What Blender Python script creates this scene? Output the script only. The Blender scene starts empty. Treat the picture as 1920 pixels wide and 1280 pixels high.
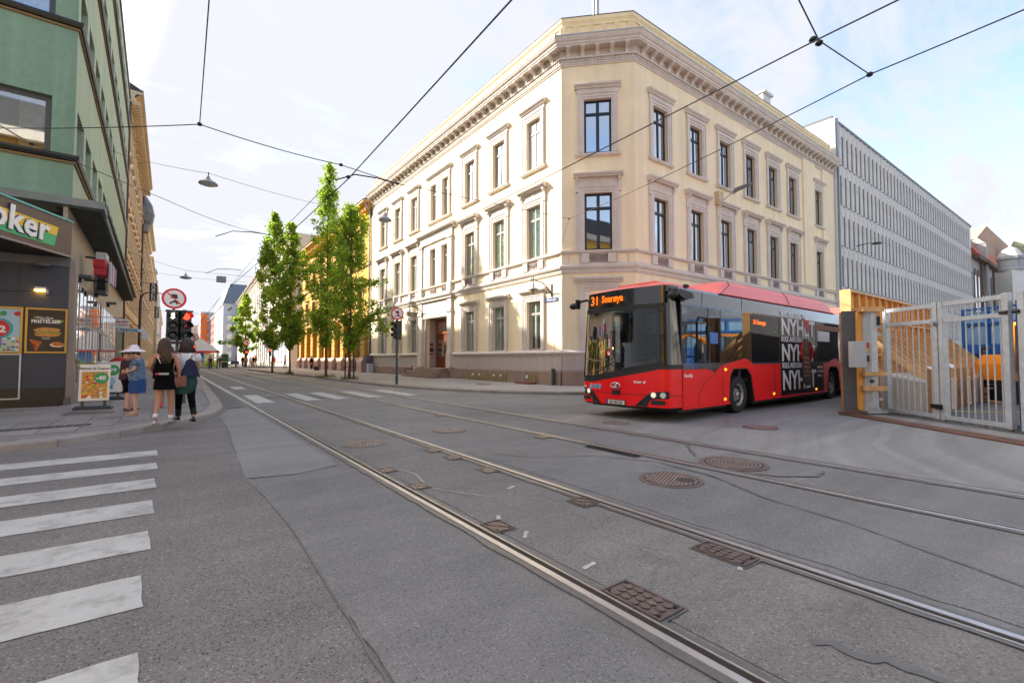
import bpy, math, random
from mathutils import Matrix, Vector, Euler
random.seed(11)
SC = bpy.context.scene
COL = SC.collection
R = math.radians
# ---------------------------------------------------------------- camera
cam_d = bpy.data.cameras.new('camera')
cam = bpy.data.objects.new('camera', cam_d)
COL.objects.link(cam)
cam_d.sensor_width = 36.0
cam_d.lens = 870.0 / 1920.0 * 36.0
cam_d.clip_start = 0.05
cam_d.clip_end = 6000
cam.location = (0, 0, 1.42)
cam.rotation_euler = (R(90 + 2.1065), 0, R(-36.4914))
SC.camera = cam
# ---------------------------------------------------------------- view
SC.view_settings.view_transform = 'Standard'
SC.view_settings.look = 'None'
SC.view_settings.exposure = 2.08
SC.view_settings.gamma = 1
SC.view_settings.use_curve_mapping = False
SC.cycles.max_bounces = 7
SC.cycles.diffuse_bounces = 4
SC.cycles.glossy_bounces = 4
SC.cycles.transparent_max_bounces = 12
SC.cycles.caustics_reflective = False
SC.cycles.caustics_refractive = False
# ---------------------------------------------------------------- sun and sky
SUN_DIR = Vector((-0.92, 1.33, 1.0)).normalized()
sun_el = math.asin(SUN_DIR.z)
sun_az = math.atan2(SUN_DIR.x, SUN_DIR.y)
sd = bpy.data.lights.new('sun', 'SUN')
sd.energy = 3.0
sd.angle = R(0.53)
sd.color = (1.0, 0.93, 0.82)
sun = bpy.data.objects.new('sun', sd)
COL.objects.link(sun)
sun.rotation_euler = SUN_DIR.to_track_quat('Z', 'Y').to_euler()
sun.location = (0, 0, 60)
W = bpy.data.worlds.new('World')
SC.world = W
W.use_nodes = True
nt = W.node_tree
nt.nodes.clear()
def nn(tree, typ, **k):
    n = tree.nodes.new(typ)
    for a, b in k.items():
        setattr(n, a, b)
    return n
out = nn(nt, 'ShaderNodeOutputWorld')
bg = nn(nt, 'ShaderNodeBackground')
bg.inputs['Strength'].default_value = 0.15
sky = nn(nt, 'ShaderNodeTexSky', sky_type='NISHITA')
sky.sun_disc = False
sky.sun_elevation = sun_el
sky.sun_rotation = sun_az
sky.air_density = 1.0
sky.dust_density = 0.7
sky.ozone_density = 1.6
tc = nn(nt, 'ShaderNodeTexCoord')
sep = nn(nt, 'ShaderNodeSeparateXYZ')
nt.links.new(tc.outputs['Generated'], sep.inputs[0])
addz = nn(nt, 'ShaderNodeMath', operation='ADD')
nt.links.new(sep.outputs['Z'], addz.inputs[0])
addz.inputs[1].default_value = 0.22
dv = nn(nt, 'ShaderNodeVectorMath', operation='DIVIDE')
cmb = nn(nt, 'ShaderNodeCombineXYZ')
for i in range(3):
    nt.links.new(addz.outputs[0], cmb.inputs[i])
nt.links.new(tc.outputs['Generated'], dv.inputs[0])
nt.links.new(cmb.outputs[0], dv.inputs[1])
mp = nn(nt, 'ShaderNodeMapping')
mp.inputs['Scale'].default_value = (1.0, 2.1, 1.0)
mp.inputs['Rotation'].default_value = (0, 0, R(62))
mp.inputs['Location'].default_value = (3.1, 1.7, 0)
nt.links.new(dv.outputs[0], mp.inputs['Vector'])
def sky_noise(scale, detail, rough, dist):
    n = nn(nt, 'ShaderNodeTexNoise')
    n.inputs['Scale'].default_value = scale
    n.inputs['Detail'].default_value = detail
    n.inputs['Roughness'].default_value = rough
    n.inputs['Distortion'].default_value = dist
    nt.links.new(mp.outputs[0], n.inputs['Vector'])
    return n
n1 = sky_noise(1.15, 9, 0.6, 0.55)
n2 = sky_noise(3.2, 8, 0.66, 1.0)
mxn = nn(nt, 'ShaderNodeMath', operation='MULTIPLY_ADD')
nt.links.new(n2.outputs['Fac'], mxn.inputs[0])
mxn.inputs[1].default_value = 0.55
nt.links.new(n1.outputs['Fac'], mxn.inputs[2])
# haze band towards the horizon and the bright quarter round the sun
hz = nn(nt, 'ShaderNodeMapRange')
hz.inputs['From Min'].default_value = 0.0
hz.inputs['From Max'].default_value = 0.55
hz.inputs['To Min'].default_value = 0.20
hz.inputs['To Max'].default_value = 0.0
nt.links.new(sep.outputs['Z'], hz.inputs['Value'])
sdv = nn(nt, 'ShaderNodeVectorMath', operation='DOT_PRODUCT')
nt.links.new(tc.outputs['Generated'], sdv.inputs[0])
sdv.inputs[1].default_value = SUN_DIR
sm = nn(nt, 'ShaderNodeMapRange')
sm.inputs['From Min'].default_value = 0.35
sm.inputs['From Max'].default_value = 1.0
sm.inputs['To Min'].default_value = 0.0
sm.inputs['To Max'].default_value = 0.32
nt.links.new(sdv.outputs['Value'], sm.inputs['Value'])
a1 = nn(nt, 'ShaderNodeMath', operation='ADD')
a2 = nn(nt, 'ShaderNodeMath', operation='ADD')
nt.links.new(mxn.outputs[0], a1.inputs[0])
nt.links.new(hz.outputs[0], a1.inputs[1])
nt.links.new(a1.outputs[0], a2.inputs[0])
nt.links.new(sm.outputs[0], a2.inputs[1])
cr = nn(nt, 'ShaderNodeMapRange', interpolation_type='SMOOTHSTEP')
cr.inputs['From Min'].default_value = 0.58
cr.inputs['From Max'].default_value = 1.02
nt.links.new(a2.outputs[0], cr.inputs['Value'])
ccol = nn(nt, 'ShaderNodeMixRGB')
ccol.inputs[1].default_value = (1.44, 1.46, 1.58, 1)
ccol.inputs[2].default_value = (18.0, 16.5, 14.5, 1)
glow = nn(nt, 'ShaderNodeMapRange', interpolation_type='SMOOTHSTEP')  # veil round the sun, boosted mostly out of view to add ambient light
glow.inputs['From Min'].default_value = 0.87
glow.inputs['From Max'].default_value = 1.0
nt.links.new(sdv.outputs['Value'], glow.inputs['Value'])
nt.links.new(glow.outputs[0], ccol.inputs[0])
tint = nn(nt, 'ShaderNodeMixRGB', blend_type='MULTIPLY')
tint.inputs[0].default_value = 1.0
tint.inputs[2].default_value = (0.74, 0.705, 0.70, 1)
nt.links.new(sky.outputs[0], tint.inputs[1])
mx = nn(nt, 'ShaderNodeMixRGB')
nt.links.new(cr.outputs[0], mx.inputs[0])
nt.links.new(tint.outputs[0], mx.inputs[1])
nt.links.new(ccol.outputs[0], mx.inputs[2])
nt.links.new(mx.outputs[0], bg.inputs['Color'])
nt.links.new(bg.outputs[0], out.inputs[0])

# ---------------------------------------------------------------- helpers
Z = Vector((0, 0, 1))
WM = {}                      # world matrix of every placed object

def link(o, parent=None, M=None):
    M = M or Matrix.Identity(4)
    COL.objects.link(o)
    if parent is not None:
        o.parent = parent
        o.matrix_basis = WM[parent.name].inverted() @ M
    else:
        o.matrix_basis = M
    WM[o.name] = M
    return o

def tag(o, label=None, cat=None, group=None, kind=None):
    if label: o['label'] = label
    if cat: o['category'] = cat
    if group: o['group'] = group
    if kind: o['kind'] = kind
    return o

def root(name, loc, rz=0.0, label=None, cat=None, group=None, kind=None):
    o = bpy.data.objects.new(name, None)
    o.empty_display_size = 0.2
    link(o, None, Matrix.Translation(Vector(loc)) @ Matrix.Rotation(rz, 4, 'Z'))
    return tag(o, label, cat, group, kind)

class MB:
    def __init__(s, T=None):
        s.v, s.f, s.m, s.T = [], [], [], T
    def add(s, vs, fs, m=0):
        b = len(s.v)
        T = s.T
        for p in vs:
            p = Vector(p)
            s.v.append(tuple(T @ p) if T is not None else tuple(p))
        for f in fs:
            s.f.append([b + i for i in f])
            s.m.append(m)
        return s
    def box(s, x0, x1, y0, y1, z0, z1, m=0):
        return s.add([(x0, y0, z0), (x1, y0, z0), (x1, y1, z0), (x0, y1, z0), (x0, y0, z1), (x1, y0, z1), (x1, y1, z1), (x0, y1, z1)],
                     [(0, 3, 2, 1), (4, 5, 6, 7), (0, 1, 5, 4), (1, 2, 6, 5), (2, 3, 7, 6), (3, 0, 4, 7)], m)
    def obox(s, c, size, rot=None, m=0):
        rot = rot or Matrix.Identity(3)
        hx, hy, hz_ = size[0] / 2, size[1] / 2, size[2] / 2
        vs = [Vector(c) + rot @ Vector((a * hx, b * hy, d * hz_)) for d in (-1, 1) for a, b in ((-1, -1), (1, -1), (1, 1), (-1, 1))]
        return s.add(vs, [(0, 3, 2, 1), (4, 5, 6, 7), (0, 1, 5, 4), (1, 2, 6, 5), (2, 3, 7, 6), (3, 0, 4, 7)], m)
    def beam(s, p0, p1, w, h, m=0, up=(0, 0, 1)):
        p0, p1 = Vector(p0), Vector(p1)
        d = p1 - p0
        L = d.length
        d.normalize()
        u = Vector(up)
        if abs(d.dot(u)) > 0.99: u = Vector((1, 0, 0))
        r = d.cross(u).normalized()
        u = r.cross(d)
        rot = Matrix((r, d, u)).transposed()
        return s.obox((p0 + p1) / 2, (w, L, h), rot, m)
    def prism(s, pts, a, b, axis='z', m=0):
        n = len(pts)
        if axis == 'z': f = lambda p, h: (p[0], p[1], h)
        elif axis == 'y': f = lambda p, h: (p[0], h, p[1])
        else: f = lambda p, h: (h, p[0], p[1])
        vs = [f(p, a) for p in pts] + [f(p, b) for p in pts]
        fs = [tuple(range(n)), tuple(range(2 * n - 1, n - 1, -1))]
        fs += [(i, i + n, (i + 1) % n + n, (i + 1) % n) for i in range(n)]
        return s.add(vs, fs, m)
    def quad(s, a, b, c, d, m=0):
        return s.add([a, b, c, d], [(0, 1, 2, 3)], m)
    def poly(s, pts, z, m=0):
        return s.add([(p[0], p[1], z) for p in pts], [tuple(range(len(pts)))], m)
    def rings(s, rs, m=0, caps=True, closed=True):
        n = len(rs[0])
        vs = [p for r_ in rs for p in r_]
        fs = []
        for k in range(len(rs) - 1):
            for i in range(n if closed else n - 1):
                j = (i + 1) % n
                fs.append((k * n + i, k * n + j, (k + 1) * n + j, (k + 1) * n + i))
        if caps:
            fs.append(tuple(range(n - 1, -1, -1)))
            fs.append(tuple(range((len(rs) - 1) * n, len(rs) * n)))
        return s.add(vs, fs, m)
    def tube(s, pts, r, n=6, m=0, caps=True):
        pts = [Vector(p) for p in pts]
        rr = r if isinstance(r, (list, tuple)) else [r] * len(pts)
        rs = []
        prev = None
        for i, p in enumerate(pts):
            d = (pts[min(i + 1, len(pts) - 1)] - pts[max(i - 1, 0)]).normalized()
            if prev is None:
                u = d.cross(Vector((0, 0, 1)) if abs(d.z) < 0.95 else Vector((1, 0, 0))).normalized()
            else:
                u = (prev - d * prev.dot(d)).normalized()
            prev = u
            w = d.cross(u)
            rs.append([p + (u * math.cos(2 * math.pi * k / n) + w * math.sin(2 * math.pi * k / n)) * rr[i] for k in range(n)])
        return s.rings(rs, m, caps)
    def cyl(s, p0, p1, r, r1=None, n=12, m=0):
        return s.tube([p0, p1], [r, r if r1 is None else r1], n, m)
    def lathe(s, prof, c=(0, 0, 0), n=16, m=0, axis='z', caps=True):
        rs = []
        for (r_, h) in prof:
            ring = []
            for k in range(n):
                a = 2 * math.pi * k / n
                x, y = r_ * math.cos(a), r_ * math.sin(a)
                p = (x, y, h) if axis == 'z' else ((x, h, y) if axis == 'y' else (h, x, y))
                ring.append(Vector(p) + Vector(c))
            rs.append(ring)
        return s.rings(rs, m, caps)
    def ell(s, c, r, n=10, k=7, m=0, rot=None):
        rs = []
        for j in range(k + 1):
            t = math.pi * (0.02 + 0.96 * j / k)
            ring = []
            for i in range(n):
                a = 2 * math.pi * i / n
                v = Vector((r[0] * math.sin(t) * math.cos(a), r[1] * math.sin(t) * math.sin(a), -r[2] * math.cos(t)))
                if rot: v = rot @ v
                ring.append(v + Vector(c))
            rs.append(ring)
        return s.rings(rs, m, True)
    def mesh(s, name, mats, smooth=False):
        me = bpy.data.meshes.new(name)
        me.from_pydata(s.v, [], s.f)
        for m in (mats if isinstance(mats, (list, tuple)) else [mats]):
            me.materials.append(m)
        if len(me.materials) > 1:
            me.polygons.foreach_set('material_index', s.m)
        if smooth:
            me.polygons.foreach_set('use_smooth', [True] * len(me.polygons))
        me.update()
        return me
    def build(s, name, mats, parent=None, M=None, smooth=False, fix=False):
        me = s.mesh(name, mats, smooth)
        if fix: fixn(me)
        return link(bpy.data.objects.new(name, me), parent, M if M is not None else (Matrix.Identity(4)))

def fixn(me):
    import bmesh
    bm = bmesh.new(); bm.from_mesh(me)
    bmesh.ops.recalc_face_normals(bm, faces=bm.faces)
    bm.to_mesh(me); bm.free()

def inst(name, me, parent, M):
    return link(bpy.data.objects.new(name, me), parent, M)

def frame(ox, oy, ux, uy):
    """facade frame: local x runs along (ux,uy), local y points out of the wall, local z up; outward = u x ... so that the frame is right handed"""
    u = Vector((ux, uy, 0)).normalized()
    w = Z.cross(u)
    return Matrix(((u.x, w.x, 0, ox), (u.y, w.y, 0, oy), (0, 0, 1, 0), (0, 0, 0, 1)))

def TR(x, y, z): return Matrix.Translation((x, y, z))

def text_mesh(txt, size, mat, extrude=0.004, bold=0.0, shear=0.0, align='LEFT', sx=1.0, name='lettering', res=2, spacing=1.0):
    c = bpy.data.curves.new(name, 'FONT')
    c.body = txt; c.size = size; c.extrude = extrude; c.offset = bold; c.shear = shear
    c.align_x = align; c.resolution_u = res; c.space_character = spacing
    o = bpy.data.objects.new('tmp', c)
    COL.objects.link(o)
    dg = bpy.context.evaluated_depsgraph_get()
    me = bpy.data.meshes.new_from_object(o.evaluated_get(dg))
    bpy.data.objects.remove(o)
    me.name = name
    if sx != 1.0: me.transform(Matrix.Scale(sx, 4, (1, 0, 0)))
    me.materials.clear(); me.materials.append(mat)
    return me

# text lies in its own xy plane, facing +z: turn it to face along -y of a frame whose x goes right
def text_on(M_origin, right, normal):
    """matrix with text x along right, text y up, text z along normal"""
    r_ = Vector(right).normalized(); n_ = Vector(normal).normalized(); u_ = n_.cross(r_)
    return Matrix(((r_.x, u_.x, n_.x, M_origin[0]), (r_.y, u_.y, n_.y, M_origin[1]), (r_.z, u_.z, n_.z, M_origin[2]), (0, 0, 0, 1)))

# ---------------------------------------------------------------- materials
MATS = {}
def M_(name, rgb, rough=0.75, metal=0.0, var=0.12, scale=1.3, bump=0.0, bscale=40.0, spec=0.5, emit=None, estr=0.0, streak=0.0, coat=0.0, fine=0.0, dirt=0.0, alpha=1.0, trans=0.0):
    if name in MATS: return MATS[name]
    m = bpy.data.materials.new(name)
    MATS[name] = m
    m.use_nodes = True
    t = m.node_tree
    b = t.nodes['Principled BSDF']
    b.inputs['Roughness'].default_value = rough
    b.inputs['Metallic'].default_value = metal
    b.inputs['Specular IOR Level'].default_value = spec
    b.inputs['Coat Weight'].default_value = coat
    b.inputs['Coat Roughness'].default_value = 0.06
    if emit:
        b.inputs['Emission Color'].default_value = (*emit, 1)
        b.inputs['Emission Strength'].default_value = estr
    tc = nn(t, 'ShaderNodeTexCoord')
    src = tc.outputs['Object']
    last = None
    rgbn = nn(t, 'ShaderNodeRGB'); rgbn.outputs[0].default_value = (*rgb, 1)
    last = rgbn.outputs[0]
    def mulnoise(last, sc, amt, detail=6, stretch=None, rough_=0.6):
        n = nn(t, 'ShaderNodeTexNoise')
        n.inputs['Scale'].default_value = sc
        n.inputs['Detail'].default_value = detail
        n.inputs['Roughness'].default_value = rough_
        s_ = src
        if stretch:
            mp_ = nn(t, 'ShaderNodeMapping'); mp_.inputs['Scale'].default_value = stretch
            t.links.new(src, mp_.inputs[0]); s_ = mp_.outputs[0]
        t.links.new(s_, n.inputs['Vector'])
        mr = nn(t, 'ShaderNodeMapRange')
        mr.inputs['From Min'].default_value = 0.3; mr.inputs['From Max'].default_value = 0.7
        mr.inputs['To Min'].default_value = 1 - amt; mr.inputs['To Max'].default_value = 1 + amt * 0.6
        t.links.new(n.outputs['Fac'], mr.inputs['Value'])
        vm = nn(t, 'ShaderNodeVectorMath', operation='SCALE')
        t.links.new(last, vm.inputs[0]); t.links.new(mr.outputs[0], vm.inputs['Scale'])
        return vm.outputs[0], n
    if var: last, _ = mulnoise(last, scale, var)
    if fine: last, _ = mulnoise(last, 55.0, fine, 2)
    if streak: last, _ = mulnoise(last, 1.0, streak, 5, (2.2, 2.2, 0.12))
    if dirt:
        last, _ = mulnoise(last, 5.5, dirt, 9, None, 0.75)
    t.links.new(last, b.inputs['Base Color'])
    if bump:
        n = nn(t, 'ShaderNodeTexNoise'); n.inputs['Scale'].default_value = bscale; n.inputs['Detail'].default_value = 5
        t.links.new(src, n.inputs['Vector'])
        bp = nn(t, 'ShaderNodeBump'); bp.inputs['Strength'].default_value = bump; bp.inputs['Distance'].default_value = 0.02
        t.links.new(n.outputs['Fac'], bp.inputs['Height'])
        t.links.new(bp.outputs[0], b.inputs['Normal'])
    if trans:
        b.inputs['Transmission Weight'].default_value = trans
    return m

def glass_mat(name, tintc, refl=0.35, see=0.0, seecol=(1, 1, 1), wav=0.35, wscale=0.9, rough=0.02):
    """window glass: mirror-like outer reflection over what lies behind it"""
    if name in MATS: return MATS[name]
    m = bpy.data.materials.new(name); MATS[name] = m
    m.use_nodes = True
    t = m.node_tree; t.nodes.clear()
    o = nn(t, 'ShaderNodeOutputMaterial')
    g = nn(t, 'ShaderNodeBsdfGlossy'); g.inputs['Roughness'].default_value = rough
    g.inputs['Color'].default_value = (0.92, 0.96, 1.0, 1)
    d = nn(t, 'ShaderNodeBsdfDiffuse'); d.inputs['Color'].default_value = (*tintc, 1)
    base = d.outputs[0]
    if see > 0:
        tr = nn(t, 'ShaderNodeBsdfTransparent'); tr.inputs['Color'].default_value = (*seecol, 1)
        ms = nn(t, 'ShaderNodeMixShader'); ms.inputs[0].default_value = see
        t.links.new(d.outputs[0], ms.inputs[1]); t.links.new(tr.outputs[0], ms.inputs[2])
        base = ms.outputs[0]
    fr = nn(t, 'ShaderNodeFresnel'); fr.inputs['IOR'].default_value = 1.5
    ma = nn(t, 'ShaderNodeMath', operation='MULTIPLY_ADD'); ma.use_clamp = True
    ma.inputs[1].default_value = 1.25; ma.inputs[2].default_value = refl
    t.links.new(fr.outputs[0], ma.inputs[0])
    mx_ = nn(t, 'ShaderNodeMixShader')
    t.links.new(ma.outputs[0], mx_.inputs[0]); t.links.new(base, mx_.inputs[1]); t.links.new(g.outputs[0], mx_.inputs[2])
    t.links.new(mx_.outputs[0], o.inputs[0])
    if wav:
        tc = nn(t, 'ShaderNodeTexCoord')
        geo = nn(t, 'ShaderNodeNewGeometry')
        n = nn(t, 'ShaderNodeTexNoise'); n.inputs['Scale'].default_value = wscale; n.inputs['Detail'].default_value = 1
        t.links.new(geo.outputs['Position'], n.inputs['Vector'])
        bp = nn(t, 'ShaderNodeBump'); bp.inputs['Strength'].default_value = wav; bp.inputs['Distance'].default_value = 0.03
        t.links.new(n.outputs['Fac'], bp.inputs['Height'])
        t.links.new(bp.outputs[0], g.inputs['Normal'])
    return m

def asphalt(name, rgb, speck=0.35, blotch=0.14, sc=1.0, speck_scale=70, streakdir=None, crack=0.0):
    if name in MATS: return MATS[name]
    m = bpy.data.materials.new(name); MATS[name] = m
    m.use_nodes = True
    t = m.node_tree
    b = t.nodes['Principled BSDF']
    b.inputs['Roughness'].default_value = 0.82
    b.inputs['Specular IOR Level'].default_value = 0.35
    geo = nn(t, 'ShaderNodeNewGeometry')
    P = geo.outputs['Position']
    def noise(scale, detail, stretch=None, rot=0.0, rg=0.6):
        n = nn(t, 'ShaderNodeTexNoise'); n.inputs['Scale'].default_value = scale; n.inputs['Detail'].default_value = detail
        n.inputs['Roughness'].default_value = rg
        v = P
        if stretch:
            mpn = nn(t, 'ShaderNodeMapping'); mpn.inputs['Scale'].default_value = stretch; mpn.inputs['Rotation'].default_value = (0, 0, rot)
            t.links.new(P, mpn.inputs[0]); v = mpn.outputs[0]
        t.links.new(v, n.inputs['Vector'])
        return n.outputs['Fac']
    def rng(f, a, b_, c, d):
        mr = nn(t, 'ShaderNodeMapRange'); mr.inputs[1].default_value = a; mr.inputs[2].default_value = b_; mr.inputs[3].default_value = c; mr.inputs[4].default_value = d
        t.links.new(f, mr.inputs[0]); return mr.outputs[0]
    def mul(a, b_):
        x = nn(t, 'ShaderNodeMath', operation='MULTIPLY'); t.links.new(a, x.inputs[0]); t.links.new(b_, x.inputs[1]); return x.outputs[0]
    f = rng(noise(0.35 * sc, 6), 0.3, 0.7, 1 - blotch * 1.3, 1 + blotch)
    f = mul(f, rng(noise(2.6 * sc, 8, rg=0.7), 0.3, 0.7, 1 - blotch * 0.8, 1 + blotch * 0.6))
    f = mul(f, rng(noise(60, 4, rg=0.8), 0.3, 0.7, 1 - speck * 0.32, 1 + speck * 0.28))
    f = mul(f, rng(noise(1.0, 5, (0.05, 1.9, 1) if streakdir is None else streakdir, R(90)), 0.35, 0.7, 0.86, 1.08))
    vo = nn(t, 'ShaderNodeTexVoronoi'); vo.inputs['Scale'].default_value = speck_scale * 1.9
    t.links.new(P, vo.inputs['Vector'])
    sepc = nn(t, 'ShaderNodeSeparateColor'); t.links.new(vo.outputs['Color'], sepc.inputs[0])
    light = rng(sepc.outputs[0], 0.90, 1.0, 0.0, 1.0)
    dark = rng(sepc.outputs[1], 0.78, 1.0, 1.0, 1 - speck * 0.9)
    f = mul(f, dark)
    ad = nn(t, 'ShaderNodeMath', operation='MULTIPLY_ADD'); t.links.new(light, ad.inputs[0]); ad.inputs[1].default_value = speck * 1.0; t.links.new(f, ad.inputs[2])
    f = ad.outputs[0]
    if crack:
        v2 = nn(t, 'ShaderNodeTexVoronoi', feature='DISTANCE_TO_EDGE'); v2.inputs['Scale'].default_value = 0.32
        nz = nn(t, 'ShaderNodeTexNoise'); nz.inputs['Scale'].default_value = 2.5; nz.inputs['Detail'].default_value = 6
        t.links.new(P, nz.inputs['Vector'])
        va = nn(t, 'ShaderNodeVectorMath', operation='MULTIPLY_ADD'); va.inputs[1].default_value = (0.7, 0.7, 0.7)
        t.links.new(nz.outputs['Color'], va.inputs[0]); t.links.new(P, va.inputs[2]); t.links.new(va.outputs[0], v2.inputs['Vector'])
        f = mul(f, rng(v2.outputs['Distance'], 0.0, 0.009, 1 - crack, 1.0))
    vm = nn(t, 'ShaderNodeVectorMath', operation='SCALE')
    vm.inputs[0].default_value = rgb
    t.links.new(f, vm.inputs['Scale'])
    t.links.new(vm.outputs[0], b.inputs['Base Color'])
    bp = nn(t, 'ShaderNodeBump'); bp.inputs['Strength'].default_value = 0.6; bp.inputs['Distance'].default_value = 0.008
    n3 = nn(t, 'ShaderNodeTexNoise'); n3.inputs['Scale'].default_value = 85; n3.inputs['Detail'].default_value = 3
    t.links.new(P, n3.inputs['Vector']); t.links.new(n3.outputs['Fac'], bp.inputs['Height'])
    t.links.new(bp.outputs[0], b.inputs['Normal'])
    return m

def paint_mat(name, rgb, under, wear=0.5):
    """road paint worn through to the asphalt in small patches"""
    if name in MATS: return MATS[name]
    m = M_(name, rgb, 0.6, var=0.1, scale=3.0, bump=0.15, bscale=60, fine=0.06)
    t = m.node_tree; b = t.nodes['Principled BSDF']
    src = b.inputs['Base Color'].links[0].from_socket
    geo = nn(t, 'ShaderNodeNewGeometry')
    n = nn(t, 'ShaderNodeTexNoise'); n.inputs['Scale'].default_value = 3.5; n.inputs['Detail'].default_value = 12; n.inputs['Roughness'].default_value = 0.78
    t.links.new(geo.outputs['Position'], n.inputs['Vector'])
    mr = nn(t, 'ShaderNodeMapRange'); mr.inputs[1].default_value = 0.42 - 0.1 * wear; mr.inputs[2].default_value = 0.52 - 0.06 * wear
    mr.inputs[3].default_value = 1.0; mr.inputs[4].default_value = 0.0
    mr.inputs[1].default_value = 0.30 + 0.08 * wear; mr.inputs[2].default_value = 0.40 + 0.16 * wear
    t.links.new(n.outputs['Fac'], mr.inputs[0])
    mxr = nn(t, 'ShaderNodeMixRGB'); mxr.inputs[2].default_value = (*under, 1)
    t.links.new(mr.outputs[0], mxr.inputs[0]); t.links.new(src, mxr.inputs[1]); t.links.new(mxr.outputs[0], b.inputs['Base Color'])
    return m

cream = M_('cream_render', (0.88, 0.735, 0.50), 0.85, var=0.06, scale=0.6, bump=0.08, bscale=18, streak=0.09, dirt=0.05)
creamP = M_('cream_parapet', (0.84, 0.69, 0.43), 0.85, var=0.06, scale=0.8, bump=0.08, bscale=18, streak=0.1)
trim = M_('lilac_grey_trim', (0.65, 0.585, 0.525), 0.8, var=0.08, scale=1.5, bump=0.06, bscale=30, streak=0.08, dirt=0.04)
granite = M_('pink_granite', (0.30, 0.205, 0.16), 0.75, var=0.15, scale=1.2, bump=0.12, bscale=35, fine=0.14, streak=0.15)
panelm = M_('plinth_panel_paint', (0.46, 0.40, 0.37), 0.8, var=0.08, scale=1.5, bump=0.08, bscale=20, dirt=0.06)
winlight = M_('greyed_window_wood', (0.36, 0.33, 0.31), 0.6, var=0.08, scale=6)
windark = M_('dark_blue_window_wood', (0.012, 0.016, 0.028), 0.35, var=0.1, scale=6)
g_left = glass_mat('glass_green_facade', (0.03, 0.07, 0.06), 0.42, wav=0.06)
g_left2 = glass_mat('glass_green_reflection_curtained', (0.13, 0.21, 0.17), 0.30, wav=0.06)  # curtain tone, with the green block's reflection put into the tint
g_left3 = glass_mat('glass_white_sky_reflection', (0.50, 0.52, 0.54), 0.35, wav=0.06)  # whitish tint paints the bright sky's reflection into the pane
g_right2 = glass_mat('glass_blue_curtained', (0.22, 0.24, 0.25), 0.42, wav=0.05)
g_right = glass_mat('glass_blue_facade', (0.02, 0.03, 0.035), 0.5, wav=0.05)
curtainm = M_('drawn_curtain', (0.34, 0.40, 0.38), 0.9, var=0.1)
zinc = M_('zinc_flashing', (0.42, 0.44, 0.47), 0.45, 0.3, var=0.12, scale=4)
roofdark = M_('dark_roof', (0.045, 0.045, 0.05), 0.7, var=0.2)
iron = M_('black_iron', (0.014, 0.015, 0.017), 0.45, 0.2, var=0.15)
steel = M_('galvanised_steel', (0.50, 0.54, 0.57), 0.48, 0.25, var=0.16, scale=7, bump=0.03, bscale=60, fine=0.07, dirt=0.08)
railm = M_('polished_rail', (0.60, 0.57, 0.56), 0.36, 0.75, var=0.10, scale=9, dirt=0.08)
railbrown = M_('rusty_groove', (0.030, 0.020, 0.015), 0.8, var=0.3, scale=6)
castiron = M_('worn_cast_iron', (0.20, 0.155, 0.14), 0.5, 0.5, var=0.2, scale=8, bump=0.1, bscale=80, fine=0.12)
castred = M_('rusty_red_iron', (0.17, 0.062, 0.052), 0.7, 0.2, var=0.25, scale=8, bump=0.1, bscale=80, fine=0.12)
rubber = M_('tyre_rubber', (0.018, 0.017, 0.016), 0.85, var=0.2, scale=8)
white = M_('white_paint', (0.78, 0.78, 0.77), 0.5, var=0.04)
black = M_('black_plastic', (0.012, 0.012, 0.013), 0.4, var=0.1)
concm = M_('grey_concrete', (0.42, 0.42, 0.40), 0.85, var=0.12, scale=0.9, bump=0.1, bscale=22, streak=0.14, dirt=0.07)
# ================================================================= GROUND
asph_base = asphalt('asphalt_fine', (0.225, 0.215, 0.206), 0.41, 0.14, crack=0.08)
asph_coarse = asphalt('asphalt_coarse', (0.215, 0.200, 0.191), 0.74, 0.12, speck_scale=62)
asph_mid = asphalt('asphalt_bluish', (0.219, 0.213, 0.211), 0.51, 0.13, speck_scale=66)
asph_light = asphalt('asphalt_light_patch', (0.271, 0.265, 0.258), 0.27, 0.10, speck_scale=90)
asph_track = asphalt('asphalt_track_bed', (0.230, 0.217, 0.206), 0.57, 0.13, speck_scale=60, crack=0.16)
asph_dark = asphalt('asphalt_dark_patch', (0.163, 0.157, 0.151), 0.34, 0.10)
tar = M_('tar_seal', (0.135, 0.13, 0.126), 0.45, var=0.2, scale=12)
pave = asphalt('pavement_right', (0.36, 0.33, 0.305), 0.22, 0.10, sc=1.6, speck_scale=90)
pave_l = asphalt('pavement_slab', (0.27, 0.255, 0.25), 0.28, 0.12, sc=2.2, speck_scale=90)
kerbm = asphalt('kerb_granite', (0.36, 0.33, 0.305), 0.35, 0.12, sc=3, speck_scale=110)
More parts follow.
